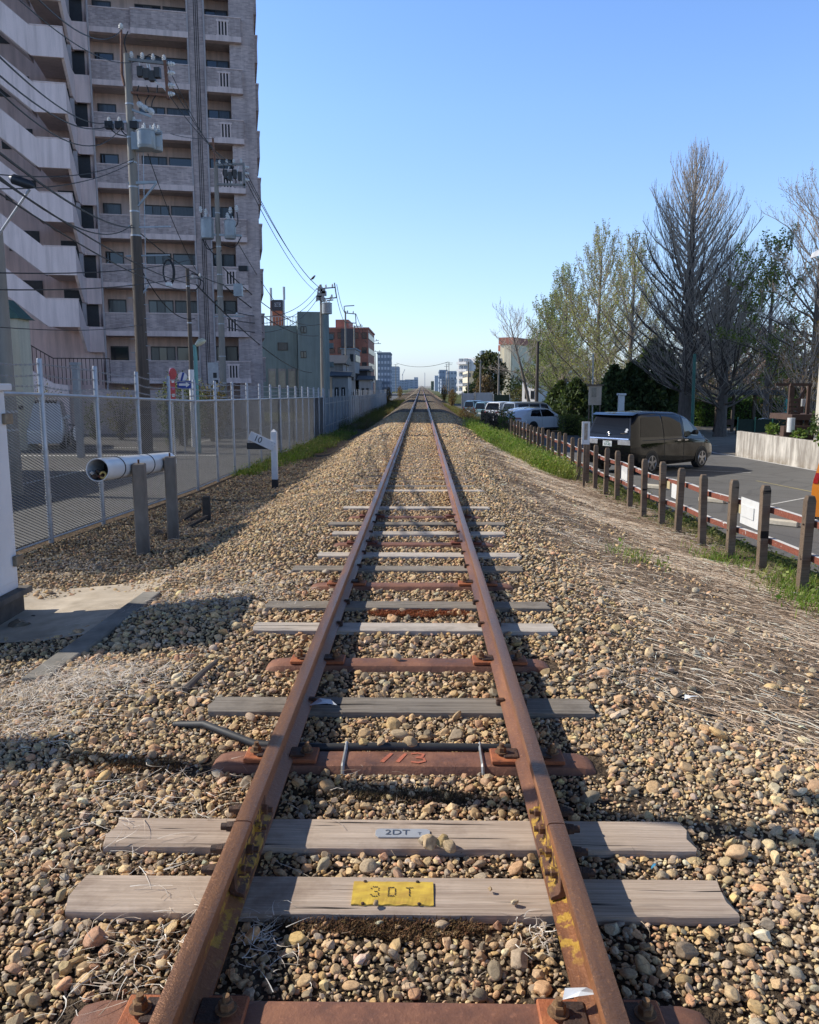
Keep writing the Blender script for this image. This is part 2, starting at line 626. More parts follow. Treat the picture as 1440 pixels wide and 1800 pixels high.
# ------------------------------------------------------------------ sleepers
def wood_mat(name, pale, mid, dark):
    t = NT(name)
    v = t.co((1.0, 1.0, 1.0), rnd=True)
    vs = t.n('Mapping', {'Vector': v, 'Scale': (.55, 34, 34)}).outputs[0]
    vf = t.n('Mapping', {'Vector': v, 'Scale': (2.2, 150, 150)}).outputs[0]
    g = t.noise(vs, 1.6, 7, .65)
    fine = t.noise(vf, 1.5, 4, .7)
    big = t.noise(v, 1.7, 5, .6)
    crk = t.n('Mapping', {'Vector': v, 'Scale': (.75, 22, 7)}).outputs[0]
    ck = t.noise(crk, 1.7, 3, .5)
    c = t.ramp(g, [(.25, dark), (.44, mid), (.75, pale)])
    c = t.mix(t.ramp(big, [(.38, .0), (.7, .75)]), c, pale)
    c = t.mix(t.ramp(fine, [(.44, .38), (.6, 0.0)]), c, tuple(x * .5 for x in mid))
    c = t.mix(t.ramp(ck, [(.305, 1.0), (.345, 0.0)]), c, (.014, .011, .01))
    blot = t.noise(v, 3.4, 5, .65)
    c = t.mix(t.ramp(blot, [(.5, 0.0), (.72, .7)]), c, dark)
    t.set(Base_Color=c, Roughness=.85, Specular_IOR_Level=.25)
    h = t.n('Math', {0: g, 1: fine}, operation='ADD')
    h2 = t.n('Math', {0: h.outputs[0], 1: t.ramp(ck, [(.26, 0.0), (.36, 1.0)])}, operation='ADD')
    t.bump(h2.outputs[0], .55, .006)
    return t.m

WOOD_NEW = wood_mat('sleeper_wood_brown', (.74, .6, .47), (.49, .375, .285), (.21, .14, .1))
WOOD_OLD = wood_mat('sleeper_wood_grey', (.78, .71, .62), (.56, .48, .4), (.2, .165, .13))
WOOD_DARK = wood_mat('sleeper_wood_dark', (.42, .37, .31), (.24, .205, .165), (.08, .065, .052))

def rust_mat(name, a, b, c, rough=.72, metal=.15, scale=9, streak=(1, 1, 1), yellow=None, worn=0.0):
    t = NT(name)
    v = t.n('NewGeometry').outputs['Position']
    vs = t.n('Mapping', {'Vector': v, 'Scale': streak}).outputs[0]
    n1 = t.noise(vs, scale, 7, .68)
    n2 = t.noise(v, scale * 7, 4, .7)
    n3 = t.noise(vs, scale * .3, 3, .5)
    cc = t.ramp(n1, [(.3, c), (.5, a), (.7, b)])
    cc = t.mix(t.ramp(n2, [(.58, 0.0), (.75, .6)]), cc, tuple(min(1, x * 1.7) for x in b))
    cc = t.mix(t.ramp(n3, [(.45, 0.0), (.75, .5)]), cc, tuple(x * .5 for x in c))
    if yellow:
        sp = t.n('SeparateXYZ', {0: v})
        yy = t.n('Math', {0: sp.outputs['Y'], 1: yellow[0]}, operation='SUBTRACT')
        ay = t.n('Math', {0: yy.outputs[0]}, operation='ABSOLUTE')
        m1 = t.n('MapRange', {'Value': ay.outputs[0], 'From Min': yellow[1], 'From Max': yellow[1] * .8}).outputs[0]
        m2 = t.n('MapRange', {'Value': sp.outputs['Z'], 'From Min': .128, 'From Max': .118}).outputs[0]
        m3 = t.ramp(t.noise(t.n('Mapping', {'Vector': v, 'Scale': (1, 1, 2.2)}).outputs[0], 17, 6, .65), [(.5, 0.0), (.56, .9)])
        mm = t.n('Math', {0: m1, 1: m2}, operation='MULTIPLY')
        m4 = t.mix(1.0, m3, mm.outputs[0], 'MULTIPLY')
        cc = t.mix(m4, cc, (.5, .3, .045))
    t.set(Base_Color=cc, Metallic=metal, Roughness=t.ramp(n1, [(.3, rough * .75), (.7, min(1, rough * 1.15))]))
    t.bump(t.n('Math', {0: n2, 1: n1}, operation='ADD').outputs[0], .6, .006)
    return t.m

YJ = float(G(720, 1445, .15)[1])
RUST_RAIL = rust_mat('rail_rust', (.27, .11, .045), (.42, .185, .07), (.13, .055, .03), .58, .3, 8, (1, .16, 1), yellow=(YJ - .1, .5))
RUST_TOP = rust_mat('rail_head_rust', (.27, .135, .075), (.4, .19, .085), (.16, .088, .055), .42, .5, 11, (1, .1, 1))
RUST_FAR = rust_mat('rail_far_rust', (.29, .135, .075), (.42, .2, .1), (.16, .08, .05), .5, .35, 8, (1, .16, 1))
RUST_SLP = rust_mat('sleeper_rust', (.25, .112, .068), (.35, .16, .09), (.13, .065, .045), .7, .1, 5)
RUST_ORG = rust_mat('plate_rust_orange', (.42, .13, .05), (.5, .18, .07), (.22, .08, .04), .75, .05, 16)
RUST_DRK = rust_mat('bolt_rust_dark', (.075, .045, .034), (.16, .08, .045), (.03, .022, .02), .7, .3, 20)
RUST_BOLT = rust_mat('bolt_rust_tan', (.24, .13, .06), (.34, .21, .1), (.1, .055, .035), .75, .1, 30)
RUST_RED = rust_mat('fence_rail_rust', (.2, .06, .038), (.3, .1, .06), (.1, .038, .03), .75, .1, 14)

SLEEPERS = []     # (y0, y1, x0, x1)
def sleeper_row(py):
    return float(G(720, py, 0)[1])

def steel_mb(x0, x1, yc, w=.15, wb=.24, h=.1):
    mb = MB()
    secs = [(x0, -.085, .62), (x0 + .012, -.05, .8), (x0 + .05, -.014, .93), (x0 + .1, -.002, 1.0), (x0 + .2, 0, 1), (0, .001, 1), (x1 - .2, 0, 1), (x1 - .1, -.002, 1.0), (x1 - .05, -.014, .93), (x1 - .012, -.05, .8), (x1, -.085, .62)]
    vs, fs = [], []
    for x, z, k in secs:
        for yy, zz in ((-wb / 2, -h), (-w / 2 - .012, -.02), (-w / 2, -.004), (-w / 2 + .02, 0), (w / 2 - .02, 0), (w / 2, -.004), (w / 2 + .012, -.02), (wb / 2, -h)):
            vs.append((x, yc + yy * (k if abs(zz) < .05 else 1), min(z + zz, z) if zz > -.05 else min(-h, z - .01)))
    for i in range(len(secs) - 1):
        for k in range(7):
            fs.append((i * 8 + k, i * 8 + k + 1, (i + 1) * 8 + k + 1, (i + 1) * 8 + k))
    fs.append(tuple(range(8)))
    fs.append(tuple((len(secs) - 1) * 8 + k for k in range(8))[::-1])
    return mb.add(vs, fs)

def hexnut(mb, c, r, h, axis='z', hole=True):
    c = np.array(c, float)
    d = {'z': (0, 0, 1), 'x': (1, 0, 0), '-x': (-1, 0, 0)}[axis]
    d = np.array(d, float)
    mb.tube([c, c + d * h * .85, c + d * h], [r, r, r * .82], 6)
    mb.tube([c + d * h, c + d * h * 1.7], [r * .52, r * .5], 10)

RX = .5665       # rail centre
JW = [(1572, 1), (1464, 1), (1238, 2), (1101, 3), (1062, 2), (998, 2), (974, 3), (938, 3), (921, 2), (893, 3), (863, 3), (855, 2)]
JS = [1797, 1333, 1163, 1027, 955, 908]
WLAB = {1572: 'brown wooden sleeper carrying the yellow plate', 1464: 'wooden sleeper with the small silver plate under the rail joint',
        1238: 'dark grey wooden sleeper with white paper litter beside the left rail', 1101: 'pale bleached wooden sleeper just before the red moss patch',
        1062: 'grey wooden sleeper just behind the red moss patch', 998: 'long dark wooden sleeper, first beyond the steel sleeper past the moss',
        974: 'thin pale wooden sleeper half buried in stones, second past the moss', 938: 'split pale wooden sleeper sunk in the ballast',
        921: 'pale wooden sleeper behind the split one', 893: 'wooden sleeper almost covered by stones', 863: 'white weathered sleeper, nearer of the farthest two', 855: 'farthest white weathered sleeper'}
SLAB = {1797: 'rust brown steel sleeper at the bottom edge of the photo', 1333: 'rusty steel sleeper sprayed with an orange number', 1163: 'rusty steel sleeper with one stone lying on it',
        1027: 'rusty steel sleeper spattered with white droppings', 955: 'thin rusty steel sleeper, fifth from the bottom', 908: 'farthest visible rusty steel sleeper'}

for py, kind in JW:
    y = sleeper_row(py)
    hw = .102 if py > 1200 else .095
    xl, xr = {1572: (-1.105, 1.105), 1464: (-1.12, 1.1), 1238: (-1.06, .99), 1101: (-1.12, 1.03)}.get(py, (-1.08 + RNG.uniform(-.1, .1), 1.05 + RNG.uniform(-.08, .1)))
    if kind == 3 and py < 990:
        xl, xr = xl + .05, xr - .02
    zz = 0 if py > 960 else .012
    r = thing('wooden_sleeper', WLAB[py], 'sleeper', (0, y, -.15 + zz), RNG.uniform(-.008, .008), 'wooden sleepers under the track')
    mb = MB()
    n = 46
    vs, fs = [], []
    for i in range(n + 1):
        x = xl + (xr - xl) * i / n
        e = .005 * sin(i * 1.1 + py) + RNG.normal(0, .0025)
        for (a, b) in ((-hw + e * .35, -.15), (-hw + e * .35, -.006), (-hw + .008 + e * .3, 0 + e * .12), (-hw * .3, .001 + e * .1), (hw * .35, e * .1), (hw - .008 - e * .25, e * .1), (hw - e * .25, -.006), (hw, -.15)):
            vs.append((x + (.012 * sin(a * 60 + py) if i in (0, n) else 0), y + a, b + zz))
    for i in range(n):
        for k in range(7):
            fs.append((i * 8 + k, i * 8 + k + 1, (i + 1) * 8 + k + 1, (i + 1) * 8 + k))
    fs.append(tuple(range(8)))
    fs.append(tuple(n * 8 + k for k in range(8))[::-1])
    mb.add(vs, fs)
    mb.build('timber', {1: WOOD_NEW, 2: WOOD_DARK, 3: WOOD_OLD}[kind], r, smooth=True)
    SLEEPERS.append((y - hw, y + hw, xl, xr, zz))
    if py > 900:
        for s in (-1, 1):
            for side in (-1, 1):
                if py > 1400:
                    continue
                mb = MB()
                px_ = s * RX + side * .07
                mb.box(px_ - .013, y - .02, 0, px_ + .013, y + .02, .028, .005)
                mb.box(px_ - .013 - .02 * (side > 0), y - .016, .022, px_ + .013 + .02 * (side < 0), y + .016, .036, .004)
                mb.build('rail_spike', RUST_DRK, r)

for py in JS:
    y = sleeper_row(py)
    r = thing('steel_sleeper', SLAB[py], 'sleeper', (0, y, -.1), 0, 'steel sleepers under the track')
    steel_mb(-.915, .905, y).build('trough', RUST_SLP, r, smooth=True)
    SLEEPERS.append((y - .1, y + .1, -.92, .92, 0))
    for s in (-1, 1):
        for side in (-1, 1):
            cx = s * RX + side * .105
            mb = MB()
            mb.box(cx - .062, y - .068, .002, cx + .062, y + .068, .022, .004)
            pl = mb.build('clip_plate', RUST_ORG if (py > 1000) else RUST_RED, r)
            mb = MB()
            mb.box(cx - .066, y + .069, .001, cx + .05, y + .078, .016, .002)
            mb.box(cx - .03 * side - .035, y - .045, .023, cx - .03 * side + .035, y + .045, .034, .004)
            mb.build('clip', RUST_DRK, r)
            mb = MB()
            mb.lathe([(.03, .034), (.03, .038)], (cx + .012 * side, y, 0), 16)
            hexnut(mb, (cx + .012 * side, y, .038), .021, .022)
            mb.build('clip_bolt', RUST_BOLT, r, smooth=True)

far = None
for k in range(11):
    y = 14.55 + .68 * k
    if far is None:
        far = thing('wooden_sleeper', 'far sleeper almost buried in ballast beyond the two white weathered ones', 'sleeper', (0, y, -.13), 0, 'far half buried sleepers')
        mb = MB()
        mb.box(-1.05, y - .095, -.13, 1.04, y + .095, .017, .008)
        mb.build('timber', wood_mat('sleeper_wood_buried', (.4, .31, .22), (.27, .2, .14), (.12, .085, .06)), far)
    else:
        dup(far, (RNG.uniform(-.06, .06), y, -.13), RNG.uniform(-.01, .01))
    SLEEPERS.append((y - .07, y + .07, -1.05, 1.04, .017))

# the grey writing plates and the painted number
M_YEL = M('yellow_plate_paint', (.82, .58, .07), (.6, .36, .06), 34, .6, 0, .4, .003, .3, stretch=(.5, 1.4, 1))
t = NT('silver_plate_metal')
t.set(Base_Color=(.46, .46, .45), Metallic=.2, Roughness=t.ramp(t.noise(t.co(), 60, 4, .6), [(.3, .25), (.7, .5)]))
t.bump(t.noise(t.co(), 25, 3, .5), .3, .004)
M_SIL = t.m
M_BLK = M('black_mark', (.02, .018, .016), (.035, .03, .025), 20, .8)

y = sleeper_row(1572)
pl = thing('yellow_plate', 'worn yellow plate with punched letters nailed to the wooden sleeper', 'plate', (-.06, y, 0))
x0, x1 = G(620, 1570, 0)[0], G(762, 1570, 0)[0]
mb = MB()
vs, fs = [], []
N = 24
for i in range(N + 1):
    x = x0 + (x1 - x0) * i / N
    w = .0015 * sin(i * 1.3)
    for (yy, zz) in ((y - .066 + w, .0015), (y - .065 + w, .0055 + w), (y - .02, .006), (y + .03, .0065 - w * .4), (y + .062 + w * .5, .0055), (y + .063 + w * .5, .0015)):
        vs.append((x, yy, zz))
for i in range(N):
    for k in range(5):
        fs.append((i * 6 + k, i * 6 + k + 1, i * 6 + k + 7, i * 6 + k + 6))
fs += [tuple(range(6)), tuple(N * 6 + k for k in range(6))[::-1]]
mb.add(vs, fs).build('plate', M_YEL, pl)
DOTS = {'3': ["01110", "10001", "00001", "00110", "00001", "10001", "01110"], 'D': ["11110", "10001", "10001", "10001", "10001", "10001", "11110"], 'T': ["11111", "00100", "00100", "00100", "00100", "00100", "00100"]}
for ch, pxx, k in (('3', 659, 1.0), ('D', 689, .9), ('T', 720, .85)):
    mb = MB()
    cx = G(pxx, 1572, 0)[0]
    for rr, row in enumerate(DOTS[ch]):
        for cc, b in enumerate(row):
            if b == '1':
                q = (cx + (cc - 2) * .0062 * k + RNG.normal(0, .0005), y + .002 + (3 - rr) * .0085 * k + RNG.normal(0, .0005))
                mb.lathe([(.0026, .0078), (.0026, .0083)], (q[0], q[1], 0), 8)
    mb.build('punched_letter', M_BLK, pl)
for (pxx, sy) in ((640, .06), (734, .06), (640, -.062), (737, -.062)):
    mb = MB()
    cx = G(pxx, 1572, 0)[0]
    mb.lathe([(.006, .004), (.006, .009), (.003, .011)], (cx, y + sy, 0), 8)
    mb.build('nail', RUST_DRK, pl)

y = sleeper_row(1464)
pl = thing('silver_plate', 'small stamped silver metal plate on the wooden sleeper by the joint', 'plate', (0, y, 0))
x0, x1 = G(660, 1468, 0)[0], G(756, 1468, 0)[0]
c = .012
yp = y - .012
poly = [(x0, yp - .028 + c), (x0 + c, yp - .03), (x1 - c, yp - .03), (x1, yp - .03 + c), (x1, yp + .03 - c), (x1 - c, yp + .03), (x0 + c, yp + .03), (x0, yp + .03 - c)]
MB().prism(poly, .0015, .007).build('plate', M_SIL, pl, bevel=.001)
M_EMB = M('stamped_shadow', (.16, .16, .165), (.26, .26, .27), 40, .4, .8)
xm = (x0 + x1) / 2
text_mb('2DT', .05, lambda a, b, h: (xm - .02 + a * 1.05, yp + b, .0085), 0).build('stamped_letters', M_EMB, pl)
text_mb('T', .026, lambda a, b, h: (xm + .065 + a, yp - .008 + b, .0085), 0).build('stamped_letter', M_EMB, pl)

y = sleeper_row(1333)
M_SPRAY = M('orange_spray_paint', (.62, .19, .1), (.42, .12, .07), 60, .8, grime=.4)
def stroke(mb, pts, w, z):
    pts = [np.array(p, float) for p in pts]
    V = []
    for i, p in enumerate(pts):
        d = pts[min(i + 1, len(pts) - 1)] - pts[max(i - 1, 0)]
        d /= np.linalg.norm(d)
        n_ = np.array((-d[1], d[0])) * w / 2 * RNG.uniform(.8, 1.2)
        V += [(*(p - n_), z), (*(p + n_), z)]
    mb.add(V, [(2 * i, 2 * i + 1, 2 * i + 3, 2 * i + 2) for i in range(len(pts) - 1)])
mb = MB()
gx_ = lambda px: G(px, 1335, 0)[0]
stroke(mb, [(gx_(672), y - .045), (gx_(680), y), (gx_(688), y + .045)], .02, .0035)
stroke(mb, [(gx_(699), y - .045), (gx_(706), y), (gx_(713), y + .042)], .017, .0037)
a0 = gx_(734)
stroke(mb, [(a0 - .03, y + .04), (a0, y + .048), (a0 + .028, y + .035), (a0 + .02, y + .01), (a0 - .008, y + .002)], .015, .0039)
stroke(mb, [(a0 - .008, y + .002), (a0 + .03, y - .008), (a0 + .034, y - .035), (a0 + .005, y - .05), (a0 - .03, y - .042)], .015, .0042)
pn = mb.build('painted_number', M_SPRAY, [o for o in bpy.data.objects if o.get('label') == SLAB[1333]][0])

# conduit along the numbered sleeper
M_PIPE = M('black_conduit', (.03, .03, .032), (.05, .05, .05), 12, .6)
ct = thing('conduit', 'black conduit pipe strapped along the numbered steel sleeper', 'pipe', (0, y + .12, 0))
pa, pb = on_ground(308, 1286), on_ground(440, 1300)
pts = [(pa[0] - .02, pa[1] + .06, pa[2] + .01), (pa[0] + .15, pa[1] + .0, pa[2] + .04), (-.72, y + .14, .0), (-.4, y + .118, -.004), (-.1, y + .115, .004), (.2, y + .116, .002), (.52, y + .115, 0)]
MB().tube(pts, .019, 12).build('pipe', M_PIPE, ct, smooth=True)
M_STRAP = M('galvanised_strap', (.42, .43, .43), (.3, .31, .31), 20, .45, .6)
for pxx in (605, 847):
    cx = gx_(pxx)
    MB().tube([(cx, y - .1, -.03), (cx, y - .084, .0), (cx, y - .07, .006), (cx, y + .07, .006), (cx, y + .1, .012), (cx, y + .125, .02), (cx, y + .135, -.02)], .008, 4).build('strap', M_STRAP, ct)

# ------------------------------------------------------------------ rails
RAILP = [(-.061, .012), (.061, .012), (.061, .02), (.03, .03), (.012, .038), (.0075, .055), (.0075, .1), (.012, .108), (.028, .116), (.0325, .121), (.0325, .138), (.029, .146), (.018, .1495), (-.018, .1495), (-.029, .146), (-.0325, .138), (-.0325, .121), (-.028, .116), (-.012, .108), (-.0075, .1), (-.0075, .055), (-.012, .038), (-.03, .03), (-.061, .02)]
def rail(cx, y0, y1, mats, label, segs):
    r = thing('rail', label, 'rail', (cx, (y0 + min(y1, y0 + 6)) / 2, .012), 0, 'rails of the single track')
    ys = np.concatenate([np.linspace(y0, min(y1, 60), segs), np.geomspace(61, y1, 12) if y1 > 61 else []])
    n = len(RAILP)
    V = [(cx + a, yy, b) for yy in ys for a, b in RAILP]
    F = [(i * n + k, i * n + (k + 1) % n, (i + 1) * n + (k + 1) % n, (i + 1) * n + k) for i in range(len(ys) - 1) for k in range(n)]
    F += [tuple(range(n))[::-1], tuple((len(ys) - 1) * n + k for k in range(n))]
    o = MB().add(V, F).build('rail_body', [mats[0], mats[1]], r, smooth=True)
    for p in o.data.polygons:
        if p.normal.z > .5 and all(o.data.vertices[v].co.z > .12 for v in p.vertices):
            p.material_index = 1
    return r
near = {}
for s, nm in ((-1, 'left'), (1, 'right')):
    near[s] = rail(s * RX, -4, YJ - .004, (RUST_RAIL, RUST_TOP), 'near rusty rail on the %s side, up to the bolted joint' % nm, 8)
    rail(s * RX, YJ + .004, 1500, (RUST_FAR, RUST_TOP), 'long rusty rail on the %s running from the joint to the horizon' % nm, 30)

M_FISH = rust_mat('fishplate_rust', (.13, .06, .035), (.22, .1, .05), (.06, .032, .024), .7, .2, 10, yellow=(YJ, .25))
for s in (-1, 1):
    for side in (-1, 1):
        cx = s * RX
        prof = [(.0095, .112), (.022, .106), (.026, .09), (.026, .06), (.03, .045), (.055, .03), (.062, .024), (.062, .034), (.045, .042), (.034, .055)]
        prof = [(.009, .104), (.02, .112), (.03, .108), (.03, .062), (.036, .05), (.058, .04), (.06, .027), (.03, .034), (.013, .042), (.009, .058)]
        mb = MB()
        n = len(prof)
        V = [(cx + side * a, yy, b) for yy in (YJ - .27, YJ + .27) for a, b in prof]
        F = [(k, (k + 1) % n, n + (k + 1) % n, n + k) for k in range(n)] + [tuple(range(n)), tuple(range(n, 2 * n))[::-1]]
        fp = mb.add(V, F).build('fishplate', M_FISH, near[s], bevel=.002)
        for dy in (-.2, -.075, .075, .2):
            mb = MB()
            outer = side == s
            hexnut(mb, (cx + side * .03, YJ + dy, .084), .024 if outer else .021, .024, 'x' if side > 0 else '-x')
            if outer:
                mb.tube([(cx + side * .05, YJ + dy, .084), (cx + side * .098, YJ + dy, .084)], [.014, .013], 10)
                mb.tube([(cx + side * .054, YJ + dy, .084), (cx + side * .076, YJ + dy, .084)], [.022, .02], 6)
            mb.build('fishplate_bolt', RUST_DRK if outer else M_FISH, fp, smooth=True)
# ------------------------------------------------------------------ ballast stones
def pebble_material():
    t = NT('ballast_stone')
    at = t.n('Attribute', attribute_name='tint', attribute_type='INSTANCER')
    v = t.co((1, 1, 1), rnd=True)
    n = t.noise(v, 3.2, 6, .65)
    n2 = t.noise(v, 16, 3, .6)
    k = t.ramp(n, [(.25, .58), (.5, 1.0), (.75, 1.28)])
    c = t.mix(1.0, at.outputs['Color'], k, 'MULTIPLY')
    c = t.mix(t.ramp(n2, [(.55, 0.0), (.72, .45)]), c, (.11, .075, .045))
    t.set(Base_Color=c, Roughness=.82, Specular_IOR_Level=.3)
    t.bump(n2, .3, .03)
    return t.m
M_PEB = pebble_material()

def ballast_nodes():
    ng = bpy.data.node_groups.new('ballast_nodes', 'GeometryNodeTree')
    ng.interface.new_socket('Geometry', in_out='INPUT', socket_type='NodeSocketGeometry')
    ng.interface.new_socket('Geometry', in_out='OUTPUT', socket_type='NodeSocketGeometry')
    L = ng.links.new
    def nd(tp, **p):
        x = ng.nodes.new(tp)
        for k, v in p.items():
            setattr(x, k, v)
        return x
    gi, go = nd('NodeGroupInput'), nd('NodeGroupOutput')
    rg = np.random.default_rng(3)
    joins = {}
    for lod, (sub, count) in {'near': (4, 9), 'far': (2, 5)}.items():
        g2i = nd('GeometryNodeGeometryToInstance')
        for q in range(count):
            ic = nd('GeometryNodeMeshIcoSphere')
            ic.inputs['Radius'].default_value = 1
            ic.inputs['Subdivisions'].default_value = sub
            p = nd('GeometryNodeInputPosition').outputs[0]
            rounded = q % 4 == 0
            for f in range(6 if rounded else 11):
                d = rg.normal(size=3)
                d /= np.linalg.norm(d)
                c = rg.uniform(.7, .92) if rounded else rg.uniform(.45, .82)
                dot = nd('ShaderNodeVectorMath', operation='DOT_PRODUCT')
                L(p, dot.inputs[0])
                dot.inputs[1].default_value = d
                sb = nd('ShaderNodeMath', operation='SUBTRACT')
                L(dot.outputs['Value'], sb.inputs[0])
                sb.inputs[1].default_value = c
                mx = nd('ShaderNodeMath', operation='MAXIMUM')
                L(sb.outputs[0], mx.inputs[0])
                mx.inputs[1].default_value = 0
                sc_ = nd('ShaderNodeVectorMath', operation='SCALE')
                sc_.inputs[0].default_value = d
                L(mx.outputs[0], sc_.inputs['Scale'])
                su = nd('ShaderNodeVectorMath', operation='SUBTRACT')
                L(p, su.inputs[0])
                L(sc_.outputs[0], su.inputs[1])
                p = su.outputs[0]
            nz = nd('ShaderNodeTexNoise', noise_dimensions='4D')
            nz.inputs['W'].default_value = q * 3.7
            nz.inputs['Scale'].default_value = 1.4
            nz.inputs['Detail'].default_value = 4
            m1 = nd('ShaderNodeMath', operation='MULTIPLY_ADD')
            L(nz.outputs[0], m1.inputs[0])
            m1.inputs[1].default_value = .3
            m1.inputs[2].default_value = .88
            sc2 = nd('ShaderNodeVectorMath', operation='SCALE')
            L(p, sc2.inputs[0])
            L(m1.outputs[0], sc2.inputs['Scale'])
            sp = nd('GeometryNodeSetPosition')
            L(ic.outputs['Mesh'], sp.inputs['Geometry'])
            L(sc2.outputs[0], sp.inputs['Position'])
            ss = nd('GeometryNodeSetShadeSmooth')
            L(sp.outputs[0], ss.inputs[0])
            sm = nd('GeometryNodeSetMaterial')
            L(ss.outputs[0], sm.inputs[0])
            sm.inputs['Material'].default_value = M_PEB
            L(sm.outputs[0], g2i.inputs[0])
        joins[lod] = g2i
    jg = nd('GeometryNodeJoinGeometry')
    def named(name, typ):
        a = nd('GeometryNodeInputNamedAttribute', data_type=typ)
        a.inputs['Name'].default_value = name
        return a.outputs['Attribute']
    for lod, flag in (('near', 1), ('far', 0)):
        iop = nd('GeometryNodeInstanceOnPoints')
        cmp = nd('FunctionNodeCompare', data_type='INT', operation='EQUAL')
        L(named('lod', 'INT'), cmp.inputs[2])
        cmp.inputs[3].default_value = flag
        L(gi.outputs[0], iop.inputs['Points'])
        L(cmp.outputs[0], iop.inputs['Selection'])
        L(joins[lod].outputs[0], iop.inputs['Instance'])
        iop.inputs['Pick Instance'].default_value = True
        L(named('shape', 'INT'), iop.inputs['Instance Index'])
        L(named('spin', 'FLOAT_VECTOR'), iop.inputs['Rotation'])
        L(named('size', 'FLOAT_VECTOR'), iop.inputs['Scale'])
        L(iop.outputs[0], jg.inputs[0])
    L(jg.outputs[0], go.inputs[0])
    return ng

PALETTE = np.array([(.40, .285, .16), (.46, .34, .2), (.34, .25, .15), (.5, .4, .265), (.30, .25, .19), (.22, .2, .175), (.14, .13, .12), (.09, .085, .08), (.36, .2, .12), (.42, .25, .15), (.55, .48, .38), (.28, .27, .25), (.44, .31, .14)])
PWT = np.array([14, 12, 12, 9, 9, 8, 6, 3, 6, 5, 4, 6, 6], float)
PWT /= PWT.sum()
PATCH = []          # bare / mossy patches: (x, y, rx, ry, strength)
for (px, py, rx, ry, s) in ((720, 1640, .3, .07, .9), (560, 1625, .2, .05, .8), (730, 1405, .32, .06, .75), (600, 1400, .2, .05, .7), (250, 1350, .3, .14, .7), (1130, 1415, .22, .1, .6),
                            (1180, 1470, .25, .1, .7), (430, 1650, .12, .16, .5), (930, 1620, .12, .1, .6), (720, 1083, .38, .1, 1.0), (1330, 1440, .35, .1, .5), (60, 1430, .2, .1, .4)):
    g_ = on_ground(px, py)
    PATCH.append((g_[0], g_[1], rx, ry, s))

def bare(x, y):
    b = np.zeros_like(x)
    for (cx, cy, rx, ry, s) in PATCH:
        d = ((x - cx) / rx) ** 2 + ((y - cy) / ry) ** 2
        b = np.maximum(b, s * np.clip(1.35 - d, 0, 1))
    return b

